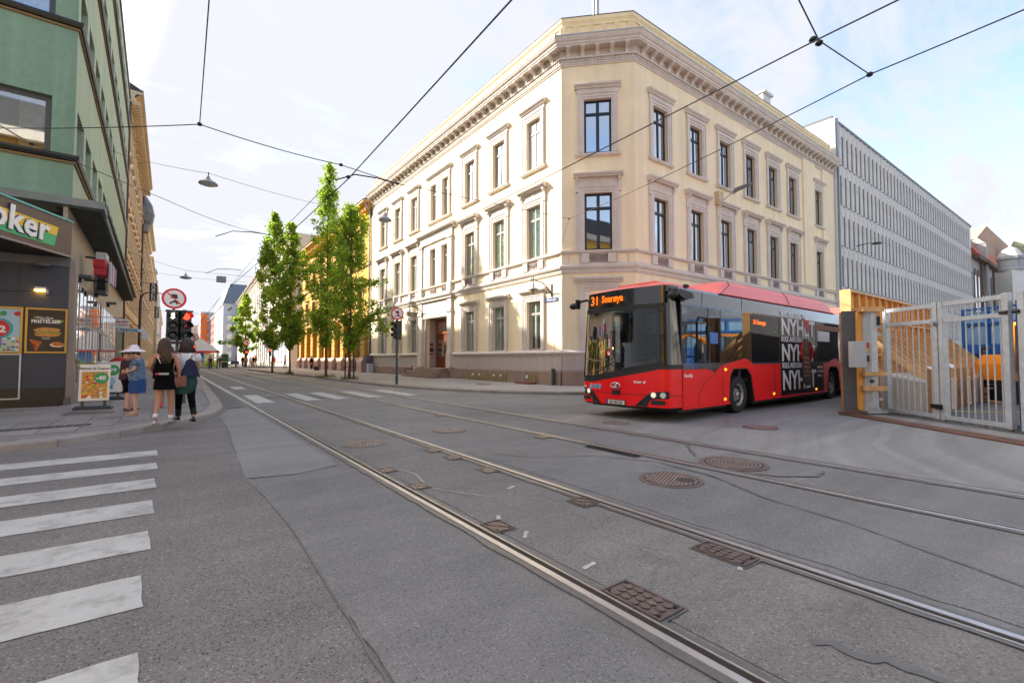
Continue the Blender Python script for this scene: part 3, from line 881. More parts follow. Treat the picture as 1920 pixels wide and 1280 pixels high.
wall_mesh(MB(FC), 0, CH, 0, Ztop, opsC).build('wall', cream, cb)
wall_mesh(MB(FR), -(XE - 17.9), 0, 0, Ztop, opsR).build('wall', cream, cb)
mb = MB(); mb.box(16.33, XE - .02, 17.4, YE - .02, 0, 17.2); mb.box(18.6, XE - .02, 14.8, 17.4, 0, 17.2); mb.prism([(15.9, 17.0), (18.2, 14.7), (18.8, 14.7), (18.8, 17.6), (15.9, 17.6)], 0.05, 17.19)
mb.build('inner_mass', roofdark, cb)
MB().quad((XE, 14.2, 0), (XE, YE, 0), (XE, YE, 17.5), (XE, 14.2, 17.5)).quad((15.4, YE, 0), (XE, YE, 0), (XE, YE, 17.5), (15.4, YE, 17.5)).build('side_wall', cream, cb)
# projecting end bay on the right facade
MB(FR).box(-(XE - 17.9), -(36.7 - 17.9), 0.001, 0.10, 1.9, 5.6).box(-(XE - 17.9), -(XE - 17.9) + 2.2, 0.001, 0.10, 6.75, 15.95).box(-(38.7 - 17.9) + .0, -(36.7 - 17.9), 0.001, 0.10, 6.75, 15.95).build('end_bay', cream, cb)
# mouldings
mb = MB()
moulding(mb, PATH, [(0, 15.86), (.05, 15.86), (.05, 15.92), (.10, 15.95), (.10, 16.00), (0.0, 16.00)])
moulding(mb, PATH, [(0, 16.0), (.06, 16.0), (.06, 16.18), (.17, 16.18), (.17, 16.26), (0, 16.26)])
moulding(mb, PATH, [(0, 16.26), (.08, 16.262), (.08, 16.6), (0, 16.6)])
moulding(mb, PATH, [(-.1, 16.6), (.50, 16.602), (.50, 16.66), (.54, 16.68), (.56, 16.78), (.62, 16.82), (.68, 16.93), (.70, 17.0), (-.1, 17.03)])
mb.build('cornice', trim, cb, fix=True)
mb = MB()
moulding(mb, PATH, [(-.1, 17.032), (.72, 17.003), (.72, 17.055), (-.1, 17.14)])
mb.build('zinc_flashing', zinc, cb, fix=True)
mb = MB()
moulding(mb, PATH, [(-.12, 17.1), (-.5, 17.1), (-.5, 18.35), (-.12, 18.35)])
moulding(mb, PATH, [(-.06, 18.20), (-.12, 18.12), (-.12, 18.352), (-.52, 18.352), (-.52, 18.40), (-.04, 18.40), (-.04, 18.22)])
mb.build('parapet', creamP, cb, fix=True)
mb = MB(); moulding(mb, PATH, [(-.02, 18.40), (-.56, 18.40), (-.56, 18.43), (-.02, 18.43)]); mb.build('coping', roofdark, cb, fix=True)
# recessed parapet slots
slot = MB().box(-.20, .20, 0, .003, -.24, .24, 0).mesh('recess', M_('parapet_recess', (0.62, 0.49, 0.23), 0.9))
slotf = MB()
for a, b, c, d in ((-.26, -.2, -.24, .3), (.2, .26, -.24, .3), (-.2, .2, .24, .3)): slotf.box(a, b, 0, .06, c, d)
slotm = slotf.mesh('parapet_panel', creamP)
def along(F, a, b, step):
    n = max(1, round((b - a) / step)); return [a + (i + .5) * (b - a) / n for i in range(n)]
for F, a, b in ((FL, 0.0, YE - 16.7), (FC, .1, CH - .1), (FR, -(XE - 17.9), 0)):
    for u in along(F, a, b, 0.72):
        inst('parapet_panel', slotm, cb, F @ TR(u, -.12, 17.72))
# corbels and dentils
cor = MB().prism([(0, 0), (.42, .0), (.42, -.10), (.36, -.13), (.20, -.22), (.13, -.36), (.10, -.42), (0, -.42)], -.09, .09, axis='x')
corb = cor.mesh('corbel', trim); fixn(corb)
capm = MB().box(-.115, .115, 0, .46, -.055, -.001).mesh('corbel_cap', trim)
for F, a, b in ((FL, 0.12, YE - 16.7), (FC, .0, CH), (FR, -(XE - 17.9), -.12)):
    for u in along(F, a, b, 0.70):
        o = inst('corbel', corb, cb, F @ TR(u, .06, 16.598)); inst('cap', capm, o, F @ TR(u, .06, 16.60))
mb = MB()
for F, a, b in ((FL, 0, YE - 16.7), (FC, 0, CH), (FR, -(XE - 17.9), 0)):
    q = MB(F)
    for u in along(F, a, b, 0.145): q.box(u - .04, u + .04, .061, .115, 16.02, 16.175)
    mb.add(q.v, q.f)
o = mb.build('dentil_course', trim, cb); o['kind'] = 'stuff'
# storey band with its panels
mb = MB()
moulding(mb, PATH, [(0, 5.56), (.05, 5.56), (.07, 5.62), (.09, 5.66), (.09, 5.74), (.16, 5.78), (.20, 5.86), (.20, 5.92), (.05, 5.96), (0, 5.96)])
moulding(mb, PATH, [(0, 5.961), (.05, 5.961), (.05, 6.06), (0, 6.06)])
moulding(mb, PATH, [(0, 6.50), (.055, 6.50), (.055, 6.54), (.12, 6.56), (.14, 6.63), (.14, 6.66), (0, 6.675)])
mb.build('storey_band', trim, cb, fix=True)
def pil(u, w=.34): return MB().box(-w / 2, w / 2, 0, .10, 6.062, 6.50)
pilm = MB().box(-.19, .19, 0, .11, 6.062, 6.499).mesh('pedestal', trim)
smallm = MB().box(-.06, .06, 0, .056, 6.062, 6.499).mesh('panel_stile', trim)
stonerel = M_('carved_relief_stone', (0.30, 0.235, 0.215), 0.85, var=0.2, scale=9, bump=0.3, bscale=50)
def relief():
    rr = random.Random(2); m = MB().box(-.42, .42, 0, .03, 6.08, 6.48)
    for s_ in (-1, 1):
        for k in range(4):
            cx, cz, r0 = s_ * (.09 + k * .095), 6.28 + (.06 if k % 2 else -.05), .075
            pts = [(cx + math.cos(t_ * .55 * s_) * r0 * (1 - t_ * .07), .035 + .006 * (t_ % 2), cz + math.sin(t_ * .55) * r0 * (1 - t_ * .07)) for t_ in range(12)]
            m.tube(pts, .014, 4)
    m.ell((0, .04, 6.28), (.05, .03, .1), 8, 4)
    return m.mesh('relief_panel', stonerel)
relm = relief()
# plinth
PB = [(15.4, YE), (15.4, 31.9), ]
def in_gap(F, u0, u1): return F is FL and u1 > 10.7 and u0 < 16.0
mb = MB()
for pth in ([(15.4, YE), (15.4, 32.6)], [(15.4, 27.4), (15.4, 16.7), (17.9, 14.2), (XE, 14.2)]):
    moulding(mb, pth, [(0, 1.60), (.08, 1.60), (.10, 1.64), (.16, 1.68), (.17, 1.74), (.12, 1.78), (.07, 1.84), (0, 1.85)])
mb.build('plinth_cap', trim, cb, fix=True)
pn = {}
gr = {}
for F, a, b in ((FL, 0, YE - 16.7), (FC, 0, CH), (FR, -(XE - 17.9), 0)):
    n = round((b - a) / .62); st = (b - a) / n
    for i in range(n):
        u0 = a + i * st
        if in_gap(F, u0, u0 + st): continue
        k = round(st, 3)
        if k not in pn: pn[k] = MB().box(0.006, st - .006, 0, .05, .84, 1.598).mesh('plinth_panel', panelm)
        inst('plinth_panel', pn[k], cb, F @ TR(u0, 0, 0))
    n = round((b - a) / 1.55); st = (b - a) / n
    for i in range(n):
        u0 = a + i * st
        if in_gap(F, u0 + .3, u0 + st - .3): continue
        k = round(st, 3)
        if k not in gr: gr[k] = MB().rings([[(0.006, 0, 0), (st - .006, 0, 0), (st - .006, .14, 0), (.006, .14, 0)], [(0.006, 0, .76), (st - .006, 0, .76), (st - .006, .14, .76), (.006, .14, .76)], [(0.006, 0, .83), (st - .006, 0, .83), (st - .006, .06, .83), (.006, .06, .83)]]).mesh('granite_block', granite)
        inst('granite_block', gr[k], cb, F @ TR(u0, 0, 0))
# surrounds
def surround(w, h, kind):
    """local: x centred on the opening, z=0 at the sill line"""
    s = MB(); t = .30
    a = w / 2
    # stepped architrave
    for (i0, i1, y) in ((0, .11, .045), (.11, .26, .075), (.26, .31, .11)):
        s.box(-a - i1, -a - i0, 0, y, 0, h + i0); s.box(a + i0, a + i1, 0, y, 0, h + i0); s.box(-a - i1, a + i1, 0, y, h + i0, h + i1)
    if kind == 3:
        s.prism([(0, -.20), (.12, -.20), (.17, -.12), (.17, -.08), (.06, -.02), (0, -.02)], -a - .42, a + .42, 'x')
        s.box(-a - .36, a + .36, .0, .08, h + .31, h + .50)
        s.prism([(0, h + .5), (.14, h + .5), (.16, h + .56), (.25, h + .63), (.27, h + .70), (.24, h + .73), (0, h + .78)], -a - .46, a + .46, 'x')
    if kind == 2:
        s.box(-a - .31, a + .31, .0, .06, h + .31, h + .74)
        s.prism([(0, h + .74), (.24, h + .74), (.26, h + .79), (.34, h + .84), (.36, h + .92), (.30, h + .95), (0, h + 1.0)], -a - .52, a + .52, 'x')
        for sg in (-1, 1):
            x0 = sg * (a + .36)
            s.prism([(0, h + .74), (.22, h + .74), (.22, h + .64), (.13, h + .50), (.09, h + .30), (.10, h + .05), (.0, h - .02)], min(x0 - .075, x0 + .075), max(x0 - .075, x0 + .075), 'x')
            s.box(x0 - .055, x0 + .055, 0, .085, 0, h - .02)
        s.ell((0, .065, h + .52), (.16, .02, .05), 8, 4)
    if kind == 1:
        s.box(-a - .31, a + .31, .0, .05, h + .31, h + .40)
        s.prism([(0, h + .4), (.12, h + .4), (.14, h + .46), (.23, h + .52), (.25, h + .60), (.20, h + .63), (0, h + .67)], -a - .48, a + .48, 'x')
    me = s.mesh('window_surround', trim); fixn(me)
    return me
S3, S2, S1 = surround(WW, HW3, 3), surround(WW, HW2, 2), surround(WW, HW1, 1)
S3c, S2c = surround(1.32, HW3, 3), surround(1.32, HW2, 2)
pL = {k: window_proto('L' + k, WW, h, winlight, g_left) for k, h in (('3', HW3), ('2', HW2), ('1', HW1))}
pR = {k: window_proto('R' + k, WW, h, windark, g_right) for k, h in (('3', HW3), ('2', HW2), ('1', HW1))}
pC = {k: window_proto('C' + k, 1.32, h, windark, g_right) for k, h in (('3', HW3), ('2', HW2), ('1', HW1))}
gl_ = random.Random(21)
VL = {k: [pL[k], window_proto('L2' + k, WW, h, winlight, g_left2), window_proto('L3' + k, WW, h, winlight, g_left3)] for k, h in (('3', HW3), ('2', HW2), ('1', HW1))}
VR = {k: [pR[k], window_proto('R2' + k, WW, h, windark, g_right2)] for k, h in (('3', HW3), ('2', HW2), ('1', HW1))}
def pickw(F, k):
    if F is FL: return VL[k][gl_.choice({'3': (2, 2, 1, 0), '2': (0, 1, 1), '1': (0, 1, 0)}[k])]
    if F is FR: return VR[k][gl_.choice((0, 0, 1) if k == '3' else (0, 1))]
    return pC[k]
blkm = MB().box(0, 1, 0, .02, 6.12, 6.44).mesh('band_panel', cream)
for F, us, P_, s3, s2 in ((FL, [cL[i] for i in LS], pL, S3, S2), (FR, cR, pR, S3, S2), (FC, [uc], pC, S3c, S2c)):
    for u in us:
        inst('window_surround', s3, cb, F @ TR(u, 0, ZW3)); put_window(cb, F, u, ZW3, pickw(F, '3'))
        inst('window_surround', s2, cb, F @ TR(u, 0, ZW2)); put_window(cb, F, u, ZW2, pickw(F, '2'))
        inst('relief_panel', relm, cb, F @ TR(u, .0, 0))
        for sg in (-1, 1):
            inst('pedestal', pilm, cb, F @ TR(u + sg * .64, 0, 0))
        if F is not FC:
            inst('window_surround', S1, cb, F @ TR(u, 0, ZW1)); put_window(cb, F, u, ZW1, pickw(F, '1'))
# chamfer: blind window on the ground floor
inst('window_surround', surround(1.32, HW1 + .3, 1), cb, FC @ TR(uc, 0, ZW1))
for F, us in ((FL, [(cL[i], cL[j]) for i, j in ((0, 1), (1, 2), (5, 6), (6, 7))] + [(-.9, cL[0])]), (FR, [(cR[i + 1], cR[i]) for i in range(6)]), (FC, [(-.55, uc), (uc, CH + .55)])):
    for a, b in us:
        a2, b2 = a + .92, b - .92
        if b2 - a2 < .15: continue
        MB(F).box(a2 - .05, a2, .001, .05, 6.062, 6.498).build('panel_stile', trim, cb); MB(F).box(b2, b2 + .05, .001, .05, 6.062, 6.498).build('panel_stile', trim, cb)
# ---- entrance bay
mb = MB(FL)
uA, uB = 10.85, 15.9
for u in (uA, uB - .55):
    mb.box(u, u + .55, .001, .16, 1.86, 4.62); mb.box(u - .04, u + .59, .002, .22, 4.62, 4.82); mb.box(u, u + .55, .001, .15, 4.82, 5.55)
    mb.box(u, u + .55, .001, .16, 6.68, 9.72); mb.box(u - .04, u + .59, .002, .22, 9.72, 9.86)
    mb.box(u, u + .55, .001, .22, 5.965, 6.66)
    mb.box(u - .03, u + .58, .001, .22, .84, 1.84)
mb.box(uA + .56, uB - .56, .001, .10, 4.36, 5.55)
mb.box(uA - .03, uB + .03, .003, .12, 9.87, 10.35)
mb.box(uA + .56, 11.15 + .38, .001, .08, 6.68, 9.70); mb.box(12.42, 13.31, .001, .08, 6.68, 9.70); mb.box(14.18, uB - .56, .001, .08, 6.68, 9.70)
mb.box(11.54, 12.41, .001, .08, 9.40, 9.70); mb.box(13.32, 14.17, .001, .08, 9.40, 9.70)
mb.prism([(0, 10.35), (.16, 10.352), (.18, 10.42), (.34, 10.56), (.38, 10.66), (.36, 10.72), (0, 10.82)], uA - .22, uB + .22, 'x')
mb.prism([(.14, 5.56), (.22, 5.56), (.24, 5.66), (.34, 5.78), (.36, 5.92), (.14, 5.96)], uA - .12, uB + .12, 'x')
mb.build('portal_frame', trim, cb, fix=True)
pd_ = window_proto('LD3', .84, HW3, winlight, g_left, cols=1); pd2 = window_proto('LD2', .84, HW2 - .1, winlight, g_left, cols=1)
dbl = MB()
for (i0, i1, y) in ((0, .11, .045), (.11, .26, .075), (.26, .31, .11)):
    a = 1.31
    dbl.box(-a - i1, -a - i0, 0, y, 0, HW3 + i0); dbl.box(a + i0, a + i1, 0, y, 0, HW3 + i0); dbl.box(-a - i1, a + i1, 0, y, HW3 + i0, HW3 + i1)
dbl.box(-.46, .46, 0, .06, 0, HW3)
dbl.box(-1.66, 1.66, 0, .08, HW3 + .31, HW3 + .5)
dbl.prism([(0, HW3 + .5), (.14, HW3 + .5), (.25, HW3 + .63), (.27, HW3 + .70), (0, HW3 + .78)], -1.8, 1.8, 'x')
dbl.prism([(0, -.20), (.12, -.20), (.17, -.12), (.17, -.08), (0, -.02)], -1.75, 1.75, 'x')
dbl.build('window_surround', trim, cb, FL @ TR((cL[3] + cL[4]) / 2, 0, ZW3), fix=True)
for i in (3, 4):
    put_window(cb, FL, cL[i], ZW3, pd_); put_window(cb, FL, cL[i], ZW2, pd2)
    inst('relief_panel', relm, cb, FL @ TR(cL[i], .03, 0))
# recessed doorway
reveal = M_('doorway_plaster', (0.40, 0.33, 0.31), .8, var=.08)
mb = MB(FL); mb.box(11.7, 14.8, -.9, -.82, .45, 4.34)
mb.box(14.802, 14.9, -.82, .099, .75, 4.3); mb.box(11.6, 11.698, -.82, -.002, .75, 4.3); mb.box(11.7, 14.8, -.82, -.252, 4.342, 4.4)
mb.box(11.7, 14.8, -.9, .15, .40, .74)
mb.build('doorway', reveal, cb)
wood = M_('varnished_orange_wood', (0.36, 0.085, 0.018), .4, var=.2, scale=3, streak=.3, coat=.3)
woodd = M_('darker_varnished_wood', (0.20, 0.045, 0.012), .45, var=.2, scale=3)
dr = MB(FL @ TR(0, 0, 0)); u0, u1 = 12.0, 14.72; y0, y1 = -.819, -.74
dr.box(u0, u0 + .12, y0, y1, .745, 4.25); dr.box(u1 - .12, u1, y0, y1, .745, 4.25); dr.box(u0 + .12, u1 - .12, y0, y1, 4.12, 4.25); dr.box(u0 + .12, u1 - .12, y0, y1 + .03, 3.22, 3.38)
door = dr.build('door', wood, cb)
um = (u0 + u1) / 2
for a, b in ((u0 + .125, um - .005), (um + .005, u1 - .125)):
    q = MB(FL); q.box(a, b, y0, y1 - .03, .75, 3.215)
    for zz0, zz1 in ((.9, 1.35), (1.42, 1.5)): q.box(a + .1, b - .1, y1 - .03, y1 - .012, zz0, zz1)
    q.box(a + .05, b - .05, y1 - .03, y1 - .015, 2.95, 3.05)
    q.build('door_leaf', woodd if a > um else wood, door)
    for r_ in range(5):
        for c_ in range(2):
            w_ = (b - a - .34) / 2
            MB(FL).box(a + .16 + c_ * (w_ + .02), a + .16 + c_ * (w_ + .02) + w_, y1 - .03, y1 - .022, 1.58 + r_ * .25, 1.58 + r_ * .25 + .22).build('pane', g_left, door)
for c_ in range(3):
    MB(FL).box(u0 + .2 + c_ * .5, u0 + .62 + c_ * .5, y0, y1 - .03, 3.45, 4.05).build('pane', g_left, door)
MB(FL).cyl((um + .06, y1 + .03, 1.85), (um + .06, y1 + .03, 2.1), .015).build('handle', zinc, door)
for zz, hh, m in ((2.35, .22, woodd), (1.92, .30, black), (1.70, .12, woodd)):
    MB(FL).box(14.78, 14.799, -.55, -.25, zz, zz + hh).build('wall_plaque', m, cb)
# steps
for i in range(4):
    e = i * .30
    st_ = MB(FL).prism([(10.9 + e * .55, .001), (10.9 + e * .55, 1.35 - e), (11.2 + e * .5, 1.55 - e), (15.7 - e * .4, 1.55 - e), (16.0 - e * .5, 1.35 - e), (16.0 - e * .5, .001)], .115 + i * .155, .115 + (i + 1) * .155 - .004).build('step', granite, cb, fix=True)
MB(FL).box(16.3, 16.34, 1.0, 1.04, .11, .6).box(16.3, 16.34, .1, .14, .11, .6).box(16.3, 16.34, .1, 1.04, .6, .64).build('boot_rail', iron, cb)
# cellar boards, drain pipe, street sign
ply = M_('weathered_plywood', (0.26, 0.19, 0.095), .85, var=.25, scale=3, streak=.2)
MB(FL).box(4.45, 9.3, .141, .17, .14, .60).build('cellar_board', ply, cb)
for u in (4.9, 5.6, 7.2, 7.9): MB(FL).box(u, u + .16, .171, .176, .40, .52).build('notice', white, cb)
MB(FL).box(1.85, 2.75, .141, .17, .14, .60).build('cellar_board', ply, cb)
MB(FL).box(2.5, 2.66, .171, .176, .38, .55).build('notice', white, cb)
pipe = M_('green_drain_pipe', (0.035, 0.055, 0.05), .5, var=.2)
MB(FL).cyl((.42, .23, .12), (.42, .23, .85), .085, n=12).cyl((.42, .23, .85), (.42, .23, .92), .10, n=12).build('drain_shoe', pipe, cb)
MB(FL).tube([(.32, .06, .9), (.32, .22, .95), (.32, .22, 5.5)], .012, 5).build('cable', trim, cb)
sgn = tag(MB(FL).box(.28, 1.22, .02, .04, 4.27, 4.45).build('street_name_sign', M_('sign_blue', (.03, .07, .22), .4)), 'small blue street name plate on the cream wall below the near wall lamp', 'street sign')
inst('lettering', text_mesh('Prinsens gate', .125, white, .002, .002, align='CENTER'), sgn, text_on(FL @ Vector((.75, .041, 4.32)), (0, -1, 0), (-1, 0, 0)))
# roof box, chimney pipe, penthouse
mb = MB(); mb.box(19, XE - 1, 21, YE - 1, 17.1, 17.9); mb.build('flat_roof', roofdark, cb)
mb = MB(); mb.cyl((18.3, 17.2, 17.2), (18.3, 17.2, 21.5), .09, n=10).cyl((18.62, 17.25, 17.2), (18.62, 17.25, 21.5), .10, n=10); mb.build('flue_pipe', zinc, cb)
whiterend = M_('white_render', (0.66, 0.66, 0.65), .85, var=.05, streak=.06)
MB().box(42.6, 44.0, 19.5, 26, 17, 25.4).box(42.5, 44.2, 19.3, 26, 25.4, 25.6).build('stair_tower', whiterend, cb)
MB().box(40.8, 42.2, 14.9, 15.0, 17.2, 17.3).build('roof_rail', zinc, cb)
# ---- wall lamps
def swan_lamp(F, u, z, lab):
    P0 = F @ Vector((u, 0, z)); t = root('wall_lamp', P0, 0, lab, 'wall lamp', 'old style lamps on the cream facade')
    pts = [(u, .02, z - .35), (u, .15, z - .15), (u, .35, z + .05), (u, .65, z + .22), (u, 1.0, z + .28), (u, 1.35, z + .28)]
    MB(F).tube(pts, .028, 8).box(u - .05, u + .05, .001, .03, z - .45, z + .2).build('bracket', iron, t)
    MB(F).cyl((u, 1.2, z + .45), (u, 1.2, z + .12), .02).build('stem', iron, t)
    MB(F).lathe([(.03, .14), (.05, .04), (.07, -.06), (.26, -.16), (.27, -.20), (.12, -.2)], (u, 1.2, z), 16).build('lamp_shade', M_('grey_enamel', (.25, .25, .24), .4), t, fix=True)
    MB(F).ell((u, 1.2, z - .27), (.13, .13, .16), 12, 8).build('globe', M_('yellow_glass_globe', (.36, .30, .10), .15, var=.1), t, smooth=True)
swan_lamp(FL, .75, 4.95, 'swan neck wall lamp on the cream facade near the building corner')
swan_lamp(FL, 15.2, 4.98, 'swan neck wall lamp beside the wooden entrance door')
t = root('facade_floodlight', FR @ Vector((-7.3, 0, 10.6)), 0, 'square light box with grey street light arm on the shaded cream facade', 'wall lamp')
MB(FR).box(-7.55, -7.05, .001, .25, 10.2, 10.95).build('box', M_('cream_box', (.6, .45, .28), .7), t)
MB(FR).tube([(-7.4, .1, 10.35), (-7.7, .8, 10.9)], .03, 8).build('arm', zinc, t)
MB(FR).prism([(.7, 10.86), (1.7, 11.02), (1.75, 11.1), (.9, 11.05)], -7.88, -7.62, 'x').build('lamp_head', M_('lamp_grey', (.2, .2, .21), .4), t, fix=True)
# ================================================================= GREEN BUILDING WITH THE SHOP (left)
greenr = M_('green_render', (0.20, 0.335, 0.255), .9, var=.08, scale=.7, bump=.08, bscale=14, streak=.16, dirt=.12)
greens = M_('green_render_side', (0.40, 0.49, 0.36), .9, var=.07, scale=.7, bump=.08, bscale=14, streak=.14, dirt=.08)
sillm = M_('black_sill_metal', (0.022, 0.028, 0.030), .4, .3, var=.2)
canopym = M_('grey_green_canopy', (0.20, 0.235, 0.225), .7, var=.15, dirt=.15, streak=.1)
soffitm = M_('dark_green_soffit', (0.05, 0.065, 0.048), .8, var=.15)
g_shop = glass_mat('glass_shop', (0.05, 0.04, 0.035), 0.28, see=.65, seecol=(.85, .85, .85), wav=.05)
g_off = glass_mat('glass_office', (0.045, 0.06, 0.062), 0.22, see=.85, seecol=(.9,.95,.95), wav=.05)
GA = R(.95)
gb = root('green_building', (-2.4, 18.7, 0), GA, 'dull green office block with dark sill bands above the corner shop', 'building')
GE = frame(-2.4, 18.7, math.sin(GA), -math.cos(GA))    # u = -s
GS = frame(-2.4, 18.7, -math.cos(GA), -math.sin(GA))   # u towards the west
LG = 27.0
rowz = [(7.45, 1.55), (11.50, 1.45), (15.30, 1.55), (19.10, 1.55)]
us = [.47 + .8 + 2.16 * i for i in range(12)]
ops = [(-(u + .8), -(u - .8), z, z + h) for u in us for z, h in rowz]
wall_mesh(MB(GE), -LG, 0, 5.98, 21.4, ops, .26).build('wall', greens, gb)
uS = [.5 + 1.5 + i * 4.0 for i in range(4)]
opsS = [(u - 1.5, u + 1.5, z - .1, z + 1.65) for u in uS for z, h in rowz]
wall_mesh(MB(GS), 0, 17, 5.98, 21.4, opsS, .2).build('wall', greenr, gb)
MB(GE).box(-LG + .02, -.42, -15, -.32, 5.99, 21.3).build('inner_mass', roofdark, gb)
MB(GE).quad((-LG, 0, 0), (-LG, -15, 0), (-LG, -15, 21.4), (-LG, 0, 21.4)).build('end_wall', greenr, gb)
wpE = window_proto('GE', 1.56, 1.5, M_('dark_office_frame', (.03, .035, .035), .5), g_off, split=1, cols=1, frame_=.06)
wpS = window_proto('GS', 2.96, 1.74, M_('blue_grey_window_frame', (.05, .065, .075), .4), g_off, split=1, cols=2, frame_=.09)
for u in us:
    for z, h in rowz: put_window(gb, GE, -u, z, wpE, y=-.25)
for u in uS:
    for z, h in rowz:
        w_ = put_window(gb, GS, u, z - .1, wpS, y=-.14)
        for k_, (a_, b_) in enumerate(((-1.35, -.8), (.25, .9))): MB(GS).box(u + a_, u + b_, -.30, -.28, z - .05, z + 1.6).build('curtain', M_('pale_curtain', (.75, .78, .78), .9, var=.3, scale=6), w_)
GP = [(-2.4 - 17 * math.cos(GA), 18.7 - 17 * math.sin(GA)), (-2.4, 18.7), (-2.4 - LG * math.sin(GA), 18.7 + LG * math.cos(GA))]
for z, h in rowz:
    mb = MB(); moulding(mb, GP, [(0, z - .20), (.10, z - .18), (.14, z - .10), (.14, z - .03), (0, z - .0)]); mb.build('sill_band', sillm, gb, fix=True)
    mb = MB(); moulding(mb, GP, [(0, z - .27), (.05, z - .27), (.05, z - .203), (0, z - .203)]); mb.build('sill_underline', M_('rusty_sill_edge', (.20, .13, .06), .8), gb, fix=True)
mb = MB(); moulding(mb, GP, [(0, 21.4), (.06, 21.4), (.08, 21.5), (.08, 21.6), (-.3, 21.62)]); mb.build('roof_edge', sillm, gb, fix=True)
# canopy above the shop
mb = MB()
mb.T = GE
mb.prism([(-26.3, -.3), (.55, -.3), (.55, .75), (-26.3, .62)], 5.76, 5.98, 'z')
mb.build('canopy', canopym, gb)
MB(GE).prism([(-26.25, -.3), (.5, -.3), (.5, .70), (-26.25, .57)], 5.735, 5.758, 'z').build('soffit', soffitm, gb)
MB(GS).box(-.78, 6.5, -.3, .85, 5.765, 5.975).build('canopy', canopym, gb)
MB(GE).box(-26.3, .56, .6, .80, 5.981, 6.03).build('canopy_edge', sillm, gb)
# shop front, east side
beige = M_('beige_fascia', (.33, .27, .22), .5, var=.1, scale=1.2)
MB(GE).box(-LG, .7, -.10, -.0, 3.98, 5.735).build('shop_fascia', beige, gb)
MB(GE).box(-LG, .1, -.25, .02, 0, .55).build('stall_riser', M_('grey_stall_riser', (.25, .24, .23), .6), gb)
alu = M_('brown_aluminium', (.34, .27, .22), .4, .4, var=.1)
bays = [-.25 - i * 2.15 for i in range(12)]
for i, u in enumerate(bays[:-1]):
    u2 = bays[i + 1]
    if i < 9:
        f = MB(GE)
        f.box(u - .05, u + .05, -.12, .012, .55, 3.98); mid = (u + u2) / 2
        f.box(mid - .022, mid + .022, -.10, .004, .55, 3.98)
        f.box(u2 + .06, mid - .022, -.10, .004, 2.58, 2.68); f.box(mid + .022, u - .06, -.10, .004, 2.58, 2.68)
        f.box(u2 + .06, mid - .022, -.10, .0, 3.88, 3.98); f.box(mid + .022, u - .06, -.10, .0, 3.88, 3.98)
        f.box(u2 + .06, u - .06, -.10, .015, .55, .61)
        w_ = f.build('shop_window', alu, gb)
        for a, b in ((u2 + .06, mid - .022), (mid + .022, u - .06)):
            MB(GE).box(a, b, -.012, -.006, .61, 2.58).build('pane', g_shop, w_); MB(GE).box(a, b, -.012, -.006, 2.68, 3.88).build('pane', g_shop, w_)
    else:
        MB(GE).box(u2, u, -.3, .0, .55, 3.98).build('shop_wall', M_('brown_shop_wall', (.09, .06, .045), .6), gb)
# shop interior: floor, ceiling, back wall, racks of goods
MB(GE).box(-20, -.3, -4.0, -.3, .12, .15).box(-20, -.3, -4.0, -.3, 3.99, 4.02).build('shop_floor', M_('pale_shop_floor', (.5, .45, .4), .5), gb)
MB(GE).box(-20, -.2, -4.1, -4.0, .1, 4.0).build('shop_back_wall', M_('glowing_shop_back_wall', (.6, .33, .2), .7, emit=(1, .62, .42), estr=.6), gb)  # wall emits by itself, added to brighten the shop interior
for k, c in enumerate([(.5, .08, .05), (.55, .35, .1), (.12, .35, .12), (.6, .55, .5), (.15, .25, .5)]): M_('goods_%d' % k, c, .5, var=.4, scale=9)
rg = random.Random(9)
for i in range(7):
    sh = MB(GE).box(-19 + i * 2.6, -17.2 + i * 2.6, -1.5, -1.0, .15, .3).box(-19 + i * 2.6, -17.2 + i * 2.6, -1.55, -1.5, .15, 2.1).build('shelf_rack', white, gb)
    for lv in range(4):
        x = -18.95 + i * 2.6
        while x < -17.4 + i * 2.6:
            w_ = rg.uniform(.12, .35); MB(GE).box(x, x + w_ - .015, -1.45, -1.05, .32 + lv * .45, .32 + lv * .45 + rg.uniform(.2, .4)).build('packet', MATS['goods_%d' % rg.randrange(5)], sh); x += w_
for i in range(6):
    MB(GE).box(-18 + i * 3, -16.8 + i * 3, -2.2, -1.9, 3.9, 3.985).build('ceiling_light', M_('shop_light', (.9, .9, .9), .5, emit=(1, .93, .82), estr=3.0), gb)
# kiosk end wall facing the side street
kio = M_('slate_blue_cladding', (.028, .040, .070), .5, .0, var=.12, scale=1.5, dirt=.06)
KS = frame(-2.3, 17.9, -1, 0)
MB(KS).box(0, 8, -.8, 0, .0, 4.22).build('kiosk_wall', kio, gb)
for u in (.99, 2.2, 3.4): MB(KS).box(u - .004, u + .004, .0002, .004, 1.0, 4.2).build('cladding_joint', black, gb)
MB(KS).box(-.02, 8, -.8, .05, 4.0, 4.25).build('kiosk_lintel', M_('slate_lintel', (.10, .11, .13), .5), gb)
MB(KS).box(.04, 8, .001, .03, .10, .62).build('kick_plate', M_('near_black_base', (.006, .008, .014), .35), gb)
MB(KS).box(-.13, .0, -.5, .0, .12, 4.0).build('corner_post', M_('pale_corner_strip', (.25, .21, .19), .6), gb)
MB(KS).box(-.09, .02, .005, .12, .12, .34).build('corner_guard', M_('guard_grey', (.12, .11, .11), .6), gb)
MB(KS).tube([(8, .015, 3.28), (3, .015, 3.22), (1.5, .015, 3.2), (.75, .015, 3.26)], .006, 5).build('cable', black, gb)
